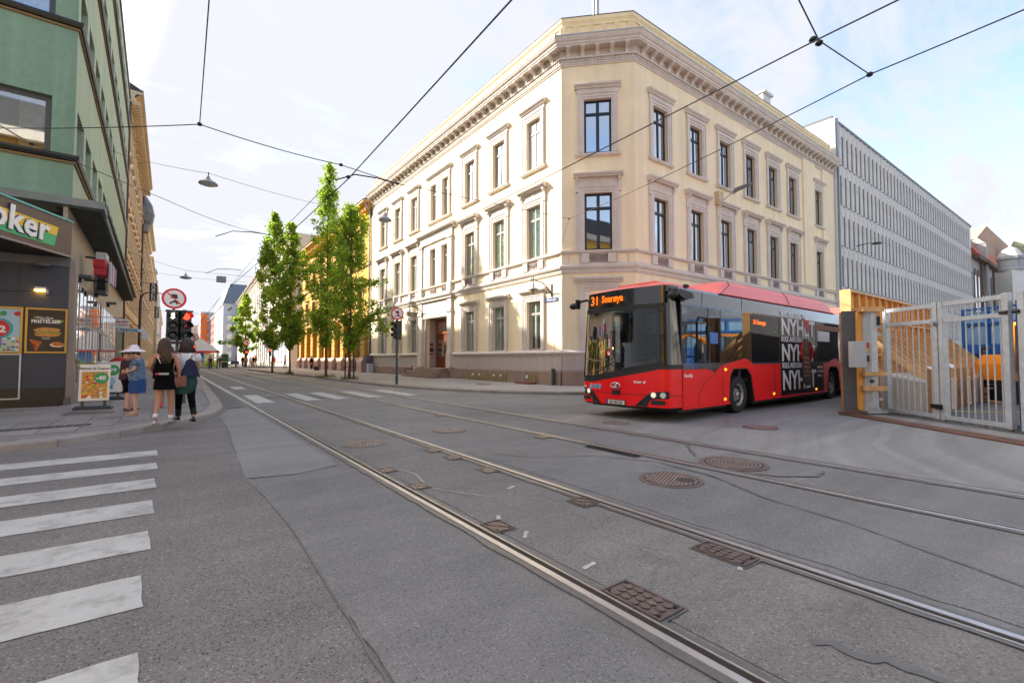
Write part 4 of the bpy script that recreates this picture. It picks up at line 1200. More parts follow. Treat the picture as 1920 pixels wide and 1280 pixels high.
# posters
gold = M_('gold_poster_frame', (.36, .25, .07), .35, .6, var=.1)
def poster(u0, u1, z0, z1, lab, fm, fw=.045):
    t = root('poster_case', KS @ Vector(((u0 + u1) / 2, .03, z0)), 0, lab, 'poster case')
    m = MB(KS); m.box(u0, u1, .001, .05, z0, z0 + fw).box(u0, u1, .001, .05, z1 - fw, z1).box(u0, u0 + fw, .001, .05, z0 + fw, z1 - fw).box(u1 - fw, u1, .001, .05, z0 + fw, z1 - fw)
    m.build('case_frame', fm, t)
    return t
def flat(name, mat, parent, u0, u1, z0, z1, y): return MB(KS).box(u0, u1, y - .003, y, z0, z1).build(name, mat, parent)
def disc(F, u, y, z, r, mat, parent, name='disc', rz=None, n=24):
    return MB(F).cyl((u, y - .003, z), (u, y, z), r, n=n).build(name, mat, parent)
def ktext(s, u, z, size, mat, parent, y=.05, F=None, bold=.0, align='CENTER', sx=1, shear=0, rot=0):
    F = F or KS
    Mx = text_on(F @ Vector((u, y, z)), F.to_3x3() @ Vector((-1, 0, 0)), F.to_3x3() @ Vector((0, 1, 0)))
    if rot: Mx = Mx @ Matrix.Rotation(rot, 4, 'Z')
    return inst('lettering', text_mesh(s, size, mat, .0015, bold, shear, align, sx), parent, Mx)
redp = M_('print_red', (.55, .02, .025), .5, var=.05); yelp = M_('print_yellow', (.75, .48, .02), .5, var=.05); grnp = M_('print_green', (.03, .32, .11), .5, var=.05)
bluep = M_('print_pale_blue', (.35, .55, .70), .5, var=.05); tealp = M_('print_teal', (.04, .35, .42), .5); brownp = M_('print_dark_brown', (.02, .014, .012), .5, var=.3, scale=4)
bunp = M_('print_bun', (.55, .26, .07), .5, var=.25, scale=14); fryp = M_('print_fries', (.60, .13, .02), .5, var=.35, scale=18); lettp = M_('print_lettuce', (.22, .36, .03), .5, var=.4, scale=20)
t = poster(.0, .83, 1.565, 2.80, 'gold framed poster case with a sandwich, fries and toast on a dark ground', gold)
flat('print', brownp, t, .045, .785, 1.61, 2.755, .02)
ktext('FRISTELSER', .43, 2.395, .125, white, t, .026, bold=.004, sx=.95)
ktext('Herlige', .46, 2.50, .11, white, t, .026, shear=.35)
def blob(u, z, ru, rz_, mat, y=.03, th=.008, n=18, j=.08, seed=1):
    rr = random.Random(seed); pts = [(u + math.cos(2 * math.pi * k / n) * ru * (1 + rr.uniform(-j, j)), z + math.sin(2 * math.pi * k / n) * rz_ * (1 + rr.uniform(-j, j))) for k in range(n)]
    return MB(KS).prism(pts, y - th, y, 'y').build('printed_shape', mat, t)
blob(.40, 2.20, .26, .075, bunp, .024, .003, seed=2); blob(.40, 2.125, .28, .04, lettp, .027, .003, j=.25, seed=3); blob(.41, 2.10, .25, .022, redp, .029, .002, seed=5); blob(.40, 2.065, .25, .045, bunp, .031, .002, seed=4)
blob(.20, 1.80, .145, .07, M_('print_toast_edge', (.7, .55, .35), .5, var=.2), .024, .003, seed=6); blob(.18, 1.82, .125, .05, fryp, .027, .003, j=.15, seed=7)
for k in range(6): MB(KS).beam((.74 - k * .018, .027, 1.93 - k * .03), (.50 + .02 * k, .027, 1.86 - k * .045), .003, .032, up=(0, 0, 1)).build('printed_fry', fryp, t)
ktext('Slagervarer', .42, 1.985, .04, white, t, .026); ktext('Ferdigbakt', .42, 1.95, .035, white, t, .026)
blob(.16, 2.46, .09, .03, lettp, .026, .003, seed=9); blob(.62, 2.55, .06, .025, lettp, .026, .003, seed=10)
t = poster(.875, 1.62, 1.565, 2.80, 'gold framed poster case crowded with offers round a red price bubble', gold)
flat('print', bluep, t, .92, 1.575, 1.61, 2.755, .02)
rr = random.Random(4)
cols = [redp, white, yelp, bluep, M_('print_navy', (.05, .08, .25), .5), bunp, grnp]
for i in range(8):
    for j in range(5):
        flat('offer_field', cols[rr.randrange(7)], t, .935 + i * .08, .935 + i * .08 + .065, 1.63 + j * .075, 1.63 + j * .075 + rr.uniform(.03, .06), .0235)
for i in range(5):
    blob(.98 + i * .135, 2.62 - (i % 2) * .09, .07, .065, cols[(i * 3) % 7], .024, .003, seed=20 + i)
disc(KS, 1.32, .0245, 2.22, .27, tealp, t); disc(KS, 1.34, .027, 2.22, .225, redp, t); ktext('2', 1.25, 2.12, .24, white, t, .031, bold=.012); ktext('FOR', 1.42, 2.17, .09, white, t, .031, bold=.004)
t = poster(.88, 2.3, .33, 1.55, 'empty slate board in a pale metal frame below the posters', M_('pale_blue_frame', (.42, .48, .58), .4, .3), .035)
flat('board', kio, t, .915, 2.265, .365, 1.515, .02)
# orange work light
t = root('wall_light', KS @ Vector((.58, .1, 3.3)), 0, 'small glowing orange wall light above the burger poster', 'wall light')
MB(KS).box(.45, .66, .02, .12, 3.30, 3.37).build('housing', white, t)
MB(KS).box(.44, .67, .03, .115, 3.26, 3.30).build('lit_tube', M_('lit_orange', (.8, .5, .1), .5, emit=(1.0, .42, .04), estr=9), t)
MB(KS).box(.40, .46, .0, .12, 3.20, 3.3).build('bracket', zinc, t)
t = root('ceiling_spot', KS @ Vector((.6, .3, 3.98)), 0, 'round dark downlight under the brown shop sign', 'downlight')
MB(KS).lathe([(.17, 3.90), (.19, 3.93), (.19, 3.98)], (.55, .28, 0), 18).build('housing', M_('downlight_grey', (.06, .055, .055), .4), t)
# ---- shop sign box, angled
ang = R(25)
JS = frame(-2.27, 17.82, -math.sin(ang), -math.cos(ang))   # u away from the corner towards the camera
if (JS.to_3x3() @ Vector((0, 1, 0))).x < 0: pass
js = root('shop_sign', (-2.6, 16.9, 4.3), 0, 'long brown shop sign box with a yellow and green name field over the corner', 'shop sign')
brown = M_('brown_sign_panel', (.105, .068, .058), .45, var=.05)
# JS local y must face the street (to the east / camera); flip when it faces in
sg = 1 if (JS.to_3x3() @ Vector((0, 1, 0))).dot(Vector((1, -.5, 0))) > 0 else -1
y0, y1 = (0, .35 * -sg)
MB(JS).box(0, 5.2, min(y0, y1), max(y0, y1), 4.30, 5.24).build('sign_box', brown, js)
MB(JS).box(-.02, 5.2, min(y0, y1) - .03, max(y0, y1) + .03, 5.241, 5.29).build('turquoise_edge', M_('turquoise_trim', (.10, .42, .38), .4), js)
MB(JS).box(-.015, 5.2, min(y0, y1) - .02, max(y0, y1) + .02, 4.25, 4.299).build('bottom_edge', M_('sign_bottom_edge', (.28, .24, .22), .5), js)
MB().prism([(-2.3, 17.85), (-8, 17.85), (-8, 14.0), (-4.6, 13.2), (-4.3, 13.6)], 4.24, 4.262).build('sign_soffit', M_('soffit_black', (.01, .01, .012), .6), js)
MB(JS).prism([(.52, 4.97), (.64, 4.43), (3.3, 4.43), (3.2, 4.97)], .002, .012, 'y').build('green_field', M_('sign_green', (.03, .42, .16), .4, var=.03), js)
MB(JS).prism([(.52, 4.97), (.575, 4.74), (1.2, 4.72), (2.0, 4.66), (3.25, 4.60), (3.2, 4.97)], .0125, .016, 'y').build('yellow_field', M_('sign_yellow', (.80, .50, .01), .4, var=.03), js)
signw = M_('sign_white', (.82, .82, .80), .35, var=.02)
for mat_, b_, y_, nm in ((M_('sign_outline', (.02, .03, .08), .5), .034, .018, 'letter_outline'), (signw, .018, .04, 'lettering')):
    me = text_mesh('Joker', .84, mat_, .012, b_, .06, 'RIGHT', 1.05, spacing=1.06)
    u_ = JS.to_3x3() @ Vector((-1, 0, 0)); n_ = JS.to_3x3() @ Vector((0, 1, 0))
    inst(nm, me, js, text_on(JS @ Vector((.90, y_, 4.50)), u_, n_) @ Matrix.Rotation(R(-1.5), 4, 'Z'))
# ---- signs hanging over the pavement
dk = M_('sign_bracket_black', (.015, .015, .018), .5)
def hang(name, F, loc, lab, cat='hanging sign'): return root(name, F @ Vector(loc), 0, lab, cat)
FX = frame(0, 0, -1, 0)   # faces the camera side (-y)
def fxbox(x0, x1, y, z0, z1, th=.06): return MB().box(x0, x1, y - th / 2, y + th / 2, z0, z1)
t = root('projecting_signs', (-2.0, 21.5, 4), 0, 'cluster of white, red and blue box signs projecting over the shop windows', 'hanging sign')
wht = M_('grey_white_box', (.50, .50, .50), .5)
fxbox(-2.05, -1.78, 21.3, 4.78, 5.02, .9).build('white_box', wht, t); fxbox(-2.1, -1.80, 21.2, 4.50, 4.76, .9).build('red_box', redp, t); fxbox(-2.08, -1.78, 21.2, 4.25, 4.47, .9).build('red_box', redp, t)
for k in range(5): MB().box(-1.72, -1.66, 21.0 + k * .42, 21.3 + k * .42, 4.0 + .02 * k, 4.75).build('sign_letter_block', [wht, M_('sign_blue2', (.03, .08, .4), .4), wht, redp, M_('sign_blue2', (.03, .08, .4), .4)][k], t)
MB().box(-2.4, -1.7, 21.6, 21.66, 4.1, 4.16).box(-2.4, -1.7, 21.6, 21.66, 4.9, 4.96).build('bracket', dk, t)
for k, (y, lab) in enumerate([(20.1, 'flat grey box lamp above the first shop windows'), (24.5, 'flat grey box lamp farther along above the shop windows'), (29.0, 'flat grey lamp just before the red and white hanging sign')]):
    t = root('flood_lamp', (-2.2, y, 3.95), 0, lab, 'shop lamp', 'grey lamps over the shop windows')
    MB().box(-2.42, -2.05, y - .25, y + .25, 4.0, 4.08).build('lamp_head', M_('lamp_grey2', (.10, .10, .11), .5), t); MB().box(-2.42, -2.3, y - .06, y + .06, 3.85, 4.0).build('bracket', dk, t)
t = root('air_vent', (-2.2, 26, 3.9), 0, 'black ribbed ventilation grille above the shop windows', 'vent grille')
for k in range(9): MB().box(-2.44, -2.15, 25.2, 26.4, 4.1 + k * .09, 4.15 + k * .09).build('slat', dk, t)
t = root('hanging_sign', (-1.9, 30, 3), 0, 'white hanging sign with red shop lettering', 'hanging sign')
fxbox(-2.16, -1.62, 30, 2.94, 3.38).build('sign_plate', M_('sign_offwhite', (.72, .70, .66), .5), t)
MB().box(-2.7, -1.62, 29.99, 30.01, 3.42, 3.45).build('bracket', dk, t)
for s_, z_, sz in (('MyrMyr', 3.19, .15), ('CATERING', 3.04, .095)):
    inst('lettering', text_mesh(s_, sz, redp, .002, .003, align='CENTER'), t, text_on((-1.89, 29.968, z_), (1, 0, 0), (0, -1, 0)))
t = root('hanging_sign', (-1.5, 34, 3), 0, 'tattoo sign with a white arrow bending down to the pavement', 'hanging sign')
MB().prism([(-2.3, 3.10), (-1.25, 3.10), (-1.12, 3.06), (-1.04, 2.96), (-1.02, 2.72), (-.88, 2.72), (-1.12, 2.44), (-1.36, 2.72), (-1.2, 2.72), (-1.22, 2.90), (-1.3, 2.94), (-2.3, 2.94)], 33.97, 34.03, 'y').build('arrow_plate', M_('arrow_white', (.72, .73, .75), .4), t, fix=True)
MB().prism([(-2.3, 3.12), (-1.4, 3.12), (-1.4, 2.92), (-2.3, 2.92)], 33.955, 33.969, 'y').build('name_field', M_('pale_sky_field', (.45, .62, .72), .5), t)
inst('lettering', text_mesh('TATTOO', .17, black, .002, .006, align='CENTER', sx=1.1), t, text_on((-1.84, 33.95, 2.96), (1, 0, 0), (0, -1, 0)))
MB().box(-2.7, -1.3, 33.99, 34.01, 3.3, 3.33).build('bracket', dk, t)
for (y, x0, x1, z0, z1, lab) in ((75, -2.15, -1.38, 8.75, 11.1, 'upper of two tall black hotel banners with white upright lettering'), (95, -2.0, -1.38, 8.0, 9.9, 'lower, farther black hotel banner with white upright lettering')):
    t = root('hotel_banner', (-1.8, y, z0), 0, lab, 'banner sign', 'black hotel banners')
    fxbox(x0, x1, y, z0, z1, .12).build('banner', M_('banner_black', (.012, .013, .02), .5), t); MB().box(-3, x1, y - .02, y + .02, z1 - .1, z1 - .04).build('bracket', dk, t)
    inst('lettering', text_mesh('CITYBOX', (z1 - z0) * .235, white, .003, .008, align='CENTER'), t, text_on(((x0 + x1) / 2 + .2, y - .075, (z0 + z1) / 2), (0, 0, 1), (0, -1, 0)))
# ================================================================= OTHER BUILDINGS
def rng_box(F): return MB(F)
SUR = {}
def simple_building(name, F, L, H, D, rows, pitch, ww, wallm, trimm, winm, glassm, label, z_first=0, cornice=.5, sur=True, margin=.8, belt=(), inset=.16, arch=False, group=None, endwall=True):
    t = root(name, F @ Vector((L / 2, -D / 2, 0)), 0, label, 'building', group)
    n = max(1, int((L - 2 * margin) / pitch)); st = (L - 2 * margin) / n
    us_ = [margin + (i + .5) * st for i in range(n)]
    ops = [(u - ww / 2, u + ww / 2, z, z + h) for u in us_ for z, h in rows]
    wall_mesh(MB(F), 0, L, 0, H, ops, inset + .06).build('wall', wallm, t)
    q = MB(F); q.box(0.02, L - .02, -D, -inset - .07, 0, H - .02).build('inner_mass', wallm, t)
    if cornice:
        q = MB(F); q.prism([(0, H - cornice), (cornice * .3, H - cornice), (cornice * .5, H - .25), (cornice, H - .15), (cornice, H + .02), (-.3, H + .06), (-.3, H - cornice)], -.05, L + .05, 'x')
        q.build('cornice', trimm, t, fix=True)
    for z in belt: MB(F).box(0, L, .001, .12, z, z + .3).build('belt_course', trimm, t)
    for z, h in rows:
        key = (name, round(ww, 2), round(h, 2))
        fm = window_proto(('w',) + key, ww, h, winm, glassm, split=.68 if h > 1.6 else 1, cols=1 if ww < 1.0 else 2, frame_=.07)
        if sur and key not in SUR:
            s = MB()
            s.box(-ww / 2 - .18, -ww / 2, 0, .07, 0, h); s.box(ww / 2, ww / 2 + .18, 0, .07, 0, h); s.box(-ww / 2 - .18, ww / 2 + .18, 0, .07, h, h + .2)
            s.box(-ww / 2 - .3, ww / 2 + .3, 0, .22, h + .32, h + .46); s.box(-ww / 2 - .25, ww / 2 + .25, 0, .14, -.16, 0)
            SUR[key] = s.mesh('window_surround', trimm)
        for u in us_:
            if sur: inst('window_surround', SUR[key], t, F @ TR(u, 0, z))
            put_window(t, F, u, z, fm, y=-inset)
    return t, us_
g_far = glass_mat('glass_far', (.05, .06, .065), .25, wav=0)
winw = M_('pale_window_frame', (.45, .43, .40), .6)
# --- left row beyond the green block
ochre = M_('pale_ochre_render', (.76, .60, .38), .9, var=.06, streak=.12, dirt=.05); ochret = M_('ochre_trim', (.62, .50, .33), .85, var=.08, streak=.1)
FA = frame(-2.95, 45.9 + 25.5, 0, -1)
tA, _ = simple_building('ochre_building', FA, 25.5, 22.2, 12, [(1.2, 2.8), (6.2, 2.4), (10.6, 2.4), (14.8, 2.3), (18.6, 1.8)], 2.9, 1.15, ochre, ochret, winw, g_far, 'pale ochre block with a deep bracketed eave beyond the green building', cornice=.9, belt=(5.0, 9.6))
mb = MB(FA)
for i in range(52): mb.box(.1 + i * .49, .35 + i * .49, .05, .75, 21.2, 21.5)
o = mb.build('eave_brackets', ochret, tA); o['kind'] = 'stuff'
MB(FA).box(-.1, 25.6, .55, .92, 22.22, 22.36).build('gutter', M_('gutter_purple_brown', (.08, .06, .07), .5), tA)
MB(FA).tube([(25.45, .12, .3), (25.45, .12, 21.5), (25.45, .8, 22.2)], .09, 8).build('drain_pipe', M_('brown_pipe', (.06, .03, .03), .5), tA)
MB(FA).tube([(.1, .12, .3), (.1, .12, 21.2), (.1, .8, 22.2)], .09, 8).build('drain_pipe', MATS['brown_pipe'], tA)
MB(FA).prism([(-.3, 22.3), (.85, 22.37), (-4, 25), (-6, 25)], 0, 25.5, 'x').build('roof', roofdark, tA, fix=True)
stone = M_('sandstone', (.48, .40, .31), .9, var=.12, streak=.15, dirt=.08)
FB = frame(-2.9, 71.6 + 26, 0, -1)
tB, _ = simple_building('stone_hotel', FB, 26, 19.5, 12, [(1.0, 3), (6, 2.3), (10, 2.2), (14, 2.1), (17.2, 1.4)], 2.9, 1.3, stone, ochret, winw, g_far, 'brown stone hotel with a dark rounded corner roof on the left side', cornice=.8, belt=(4.9,))
mb = MB(); mb.lathe([(1.2, 17), (1.3, 17.8), (1.6, 18.2), (1.75, 19.2), (1.5, 20.4), (1.0, 21.3), (.4, 22), (.1, 22.6)], (-3.5, 72.6, 0), 14); mb.build('corner_dome', M_('lead_dome', (.12, .13, .14), .5, var=.2), tB)
FC2 = frame(-3.0, 98 + 40, 0, -1)
simple_building('far_tan_block', FC2, 40, 18.5, 12, [(1, 3), (5.8, 2.2), (9.8, 2.2), (13.8, 2.1)], 3.1, 1.3, M_('tan_render', (.50, .36, .25), .9, var=.08, streak=.1), ochret, winw, g_far, 'tan block with brown bays beyond the hotel on the left side', cornice=.6, sur=True)
tT = root('green_turret', (-2.2, 139, 0), 0, 'building corner with a small green copper turret at the far left of the street', 'building')
MB().box(-14, -2.4, 138.2, 176, 0, 19).build('wall', stone, tT)
MB().lathe([(1.5, 0), (1.5, 19.5), (1.8, 19.6), (1.8, 20), (1.4, 20.1), (1.4, 21.4), (1.7, 21.6), (1.5, 22.6), (.9, 23.4), (.2, 23.9)], (-4.2, 139.8, 0), 12).build('turret', M_('copper_green', (.12, .27, .22), .7, var=.15), tT)
for z in (3, 7, 11, 15):
    for k in range(9): MB().box(-2.42, -2.37, 142 + k * 3.6, 143.3 + k * 3.6, z, z + 2.1).build('window', g_far, tT)
FD = frame(-2.9, 176 + 90, 0, -1)
simple_building('far_rose_block', FD, 90, 17, 12, [(1, 3), (5.8, 2.2), (9.8, 2.2), (13.6, 2.1)], 4.2, 1.6, M_('rose_render', (.48, .30, .23), .9, var=.08), ochret, winw, g_far, 'rose coloured terrace closing the left side of the street', cornice=.6, sur=False)
# --- orange building on the right side
orange = M_('orange_ochre_brick', (.66, .34, .035), .85, var=.1, scale=1.2, fine=.1, streak=.12)
oranget = M_('orange_pink_trim', (.60, .36, .12), .85, var=.1, streak=.1)
pinkst = M_('pink_base_stone', (.52, .36, .29), .85, var=.12, fine=.08)
FO = frame(15.45, 43.6, 0, 1)
tO, usO = simple_building('orange_building', FO, 28.5, 16.6, 12, [(6.4, 2.6), (11.4, 2.7)], 3.4, 1.5, orange, oranget, windark, g_left, 'orange ochre building with heavy ground floor piers behind the trees', cornice=.8, belt=(5.6, 10.5), margin=1.2)
wall_o = tO
for i in range(9):
    u = 1.0 + i * 3.3
    MB(FO).box(u - .55, u + .55, .001, .45, 1.55, 5.5).build('pier', orange, tO)
    MB(FO).prism([(0, .0), (.75, .0), (.75, 1.1), (.5, 1.5), (0, 1.55)], u - .65, u + .65, 'x').build('pier_foot', pinkst, tO)
    for k in range(7): MB(FO).box(u - .555, u + .555, .45, .462, 1.75 + k * .53, 1.78 + k * .53).build('rustication_joint', M_('joint_dark_orange', (.22, .09, .02), .9), tO)
    if i < 8: 
        MB(FO).box(u + .75, u + 2.55, .002, .05, 1.7, 5.0).build('window', windark, tO)
        MB(FO).box(u + .68, u + 2.6, .001, .35, .0, 1.5).build('base_stone', pinkst, tO)
        for q_ in range(3): MB(FO).box(u + .85 + q_ * .6, u + 1.2 + q_ * .6, .351, .358, .25, 1.15).build('base_slot', M_('slot_brown', (.10, .05, .03), .9), tO)
mb = MB(FO)
for i in range(47): mb.prism([(0, 15.9), (.6, 15.9), (.55, 15.6), (.25, 15.3), (0, 15.1)], .2 + i * .6, .4 + i * .6, 'x')
o = mb.build('eave_brackets', orange, tO, fix=True); o['kind'] = 'stuff'
MB(FO).prism([(.85, 16.66), (-5, 20.2), (-8, 20.2), (-8, 16.5)], 0, 28.4, 'x').build('roof', roofdark, tO, fix=True)
MB(FO).tube([(.12, .14, .4), (.12, .14, 15.4), (.12, .8, 16.6)], .09, 8).build('drain_pipe', zinc, tO)
t = root('graffiti_cabinet', FO @ Vector((.5, .8, .12)), 0, 'small electrical cabinet covered in white paint and stickers at the end of the cream building', 'cabinet')
MB(FO).box(-1.0, -.2, .05, .75, .11, 1.7).build('cabinet_body', M_('mauve_cabinet', (.13, .10, .13), .6, var=.4, scale=4), t); MB(FO).box(-1.4, -1.01, .1, .7, .11, .95).build('paint_splash', M_('blotchy_white', (.6, .6, .66), .7, var=.4, scale=5), t)
# --- white building beyond the cross street (street bends 2.4 degrees)
bw = R(2.4)
palew = M_('pale_stone_white', (.62, .56, .47), .9, var=.05, streak=.1); palet = M_('pale_stone_trim', (.55, .50, .43), .85, var=.05)
FW = frame(16.6, 87, math.sin(bw), math.cos(bw))
tW, usW = simple_building('pale_stone_palace', FW, 128, 23.4, 14, [(9.0, 3.2), (14.4, 3.0), (19.2, 2.2)], 4.4, 1.7, palew, palet, winw, g_far, 'long pale stone building with ground floor arches beyond the trees', cornice=.9, belt=(7.6, 18.2), margin=1.5)
for i, u in enumerate(usW[:12]):
    q = MB(FW); pts = [(u - 1.2, .6)] + [(u - 1.2 * math.cos(a * math.pi / 8), 5.0 + 1.2 * math.sin(a * math.pi / 8)) for a in range(9)] + [(u + 1.2, .6)]
    MB(FW).prism(pts, .002, .03, 'y').build('arched_window', g_far, tW)
    MB(FW).prism([(p[0] * 1.0 + (-.25 if p[0] < u else .25), p[1] + (.3 if p[1] > 4.9 else 0)) for p in pts], -.005, .0015, 'y').build('arch_surround', palet, tW)
MB(FW).quad((0, 0, 0), (0, -14, 0), (0, -14, 23.4), (0, 0, 23.4)).build('end_wall', palew, tW)
for i in range(4):
    MB(FW).box(-.02, .0, -3.4 - i * 3, -1.4 - i * 3, .4, 4.0).build('shop_opening', M_('dark_brown_shopfront', (.05, .03, .025), .6), tW)
# --- dark mansard beyond, bluish house, red brick, scaffold, cream block
def block(name, x0, x1, y0, y1, h, mat, lab, rows=None, cols=4, glass=None, faces=('S', 'W'), roof=None):
    t = root(name, ((x0 + x1) / 2, (y0 + y1) / 2, 0), 0, lab, 'building')
    MB().box(x0, x1, y0, y1, 0, h).build('wall', mat, t)
    MB().box(x0 - .3, x1 + .3, y0 - .3, y1 + .3, h, h + .5).build('cornice', palet, t)
    rows = rows or [2 + 3.7 * i for i in range(int((h - 3) / 3.7) + 1)]
    for z in rows:
        for i in range(cols):
            if 'S' in faces:
                c = x0 + (i + .5) * (x1 - x0) / cols; w_ = min(1.5, (x1 - x0) / cols * .45)
                MB().box(c - w_ / 2, c + w_ / 2, y0 - .03, y0 + .01, z, z + 2.1).build('window', g_far, t)
        n = int((y1 - y0) / 4)
        if 'W' in faces:
            for i in range(min(n, 10)):
                c = y0 + (i + .5) * (y1 - y0) / min(n, 10)
                MB().box(x0 - .03, x0 + .01, c - .7, c + .7, z, z + 2.1).build('window', g_far, t)
    if roof: MB().rings([[(x0 - .2, y0 - .2, h + .5), (x1, y0 - .2, h + .5), (x1, y1, h + .5), (x0 - .2, y1, h + .5)], [(x0 + 2.5, y0 + 2.5, h + roof), (x1 - 2, y0 + 2.5, h + roof), (x1 - 2, y1 - 2, h + roof), (x0 + 2.5, y1 - 2, h + roof)]]).build('mansard_roof', M_('slate_blue_roof', (.13, .16, .20), .6, var=.15), t)
    return t
block('bluish_white_house', 17.2, 40, 218, 262, 23, M_('bluish_white_render', (.50, .55, .62), .9, var=.05), 'bluish white house under a steep slate roof far along the right side', cols=5, roof=9)
block('far_brick_house', 17.6, 30, 264, 296, 22, M_('far_red_brick', (.30, .12, .08), .9, var=.1), 'narrow red brick house far along the street on the right', cols=4)
t = block('scaffolded_house', 13.6, 30, 298, 320, 26, M_('pale_netting', (.52, .45, .46), .9, var=.1), 'house wrapped in scaffold netting far along the street', cols=3)
MB().box(13.3, 16.4, 297.3, 297.9, 3, 25).build('orange_netting', M_('orange_net', (.85, .20, .03), .8, var=.25, scale=.2), t)
for k in range(8): MB().box(13.2, 20, 296.9, 297.1, 2 + k * 3, 2.15 + k * 3).build('scaffold_deck', zinc, t)
block('far_cream_house', 6.5, 13.3, 322, 350, 20, M_('far_cream', (.60, .52, .40), .9, var=.05), 'cream house closing the street view', cols=3, faces=('S',))
block('far_grey_house', -2, 6, 380, 410, 17, M_('far_grey', (.45, .45, .47), .9, var=.05), 'small grey house at the vanishing point of the street', cols=3, faces=('S',))
# distant kiosk tent on the plaza
t = root('plaza_tent', (4.2, 132, .1), 0, 'grey white tent with a red hem and blue booth on the far plaza', 'tent')
mb = MB(); mb.rings([[(0.5, 128, 3.2), (9.5, 128, 3.2), (9.5, 136, 3.2), (0.5, 136, 3.2)], [(3.2, 131, 7.6), (4.2, 131, 7.6), (4.2, 132, 7.6), (3.2, 132, 7.6)]]); mb.build('canvas_roof', M_('tent_canvas', (.55, .55, .52), .8), t)
MB().box(.4, 9.6, 127.9, 136.1, 2.8, 3.2).build('red_hem', redp, t)
MB().box(4.2, 6.6, 129, 131, .1, 2.8).build('blue_booth', M_('booth_blue', (.03, .22, .62), .5), t); MB().box(6.6, 8.6, 129, 131, .1, 2.4).build('white_booth', white, t)
for x in (.7, 9.3): MB().cyl((x, 128.2, 0), (x, 128.2, 3), .06).build('pole', zinc, t)
# --- concrete building with staggered fins (right)
ct = root('concrete_building', (68, 20, 0), 0, 'long grey office building of staggered concrete fins beyond the cream building', 'building')
FK = frame(42.55, 14.25, -1, 0)
LK, HK = 52.0, 20.7
MB(FK).box(-LK, 0, -12, -.02, 0, HK).build('inner_mass', M_('dark_recess_glass', (.26, .26, .255), .3), ct)
MB(FK).box(-LK, .1, -12, .10, HK + .001, HK + .22).build('roof_edge', M_('roof_edge_dark', (.10, .11, .13), .5), ct)
MB(FK).box(.0, .12, -12, .30, 0, HK).build('end_wall', M_('white_end_panels', (.72, .72, .70), .7, var=.04, streak=.05), ct)
MB(FK).box(-.18, .0, .0, .45, 0, HK).build('corner_pilaster', M_('metal_corner', (.25, .29, .33), .4, .4), ct)
finm = M_('pale_concrete_fin', (.68, .655, .61), .8, var=.16, scale=.8, streak=.22, dirt=.08, bump=.05)
fH = 3.36
fin = MB()
fin.prism([(-.66, 0), (-.66, .045), (-.34, .09), (.0, .05), (.0, 0)], .02, fH - .01, 'z')
fin.box(-1.055, -.661, .0, .03, fH - .85, fH - .012)
fme = fin.mesh('facade_fin', finm); fixn(fme)
nF = int(LK / 1.06)
cnt = 0
mbst = MB(FK)
for r_ in range(6):
    for k in range(nF):
        u = -.25 - k * 1.06 - (.5 if r_ % 2 else 0)
        z = HK - (r_ + 1) * fH
        if u - 1 < -LK: continue
        z = max(z, HK - 6 * fH)
        inst('facade_fin', fme, ct, FK @ TR(u, 0, z)); cnt += 1
for r_ in range(1, 6):
    MB(FK).box(-LK, -.2, -.02, .05, HK - r_ * fH - .05, HK - r_ * fH + .05).build('floor_joint', M_('joint_shadow_gap', (.12, .12, .12), .9), ct)
t = root('street_light_arm', (46.6, 13.9, 10.8), 0, 'round dark street lamp held out from the concrete facade', 'street lamp')
MB().tube([(46.6, 14.0, 10.9), (46.6, 13.2, 11.0), (46.6, 12.9, 10.95)], .03).lathe([(.02, 11.0), (.30, 10.95), (.34, 10.85), (.28, 10.84)], (46.7, 12.6, 0), 16).build('lamp', black, t, fix=True)
# --- brick building with arches and tiled roofs
tilem = M_('orange_roof_tiles', (.52, .12, .05), .8, var=.2, scale=2)
brickb = M_('brown_brick', (.20, .12, .09), .9, var=.2, scale=2, fine=.15); greyst = M_('grey_white_stone', (.40, .40, .40), .9, var=.1, streak=.15)
bt = root('arched_brick_building', (110, 18, 0), 0, 'brick and stone building with tall arches and orange tiled roofs beyond the concrete block', 'building')
MB().box(95, 124, 14.3, 30, 0, 16.8).build('wall', greyst, bt)
MB().prism([(13.6, 16.8), (16.0, 20.6), (16.4, 20.6), (16.4, 16.8)], 95, 103.2, 'x').build('tiled_roof', tilem, bt, fix=True)
MB().prism([(13.6, 16.8), (15.6, 20.2), (16.3, 20.2), (16.3, 16.8)], 105, 122.5, 'x').build('tiled_roof', tilem, bt, fix=True)
MB().box(103.3, 105, 13.9, 16, 0, 19.6).prism([(13.9, 19.6), (16, 19.6), (15, 20.8)], 103.2, 105.1, 'x').build('stair_gable', greyst, bt)
MB().box(95, 124, 13.5, 14.3, 16.2, 16.79).build('eave', brickb, bt)
for x in (96.4, 98.8, 106.6, 109.6, 113, 115.4, 118.2, 120.6):
    pts = [(x - .75, 5)] + [(x - .75 * math.cos(a * math.pi / 6), 14.2 + .75 * math.sin(a * math.pi / 6)) for a in range(7)] + [(x + .75, 5)]
    MB().prism(pts, 14.2, 14.31, 'y').build('arched_window', brickb, bt)
    MB().box(x - .4, x + .4, 14.17, 14.199, 5.5, 13.8).build('pane', g_far, bt)
for x in (101, 104.2, 111.3, 117): MB().box(x - .5, x + .5, 14.0, 14.3, 0, 16.2).build('brick_pier', brickb, bt)
gt = root('brick_gable', (125, 18, 0), 0, 'big pale brick gable rising behind the tiled roofs', 'building')
palebr = M_('pale_brick_gable', (.50, .33, .22), .9, var=.15, scale=1, fine=.1)
MB().prism([(106, 0), (106, 21), (114, 22.6), (124, 26.5), (152, 26.2), (152, 0)], 16.5, 28, 'y').build('gable_wall', palebr, gt)
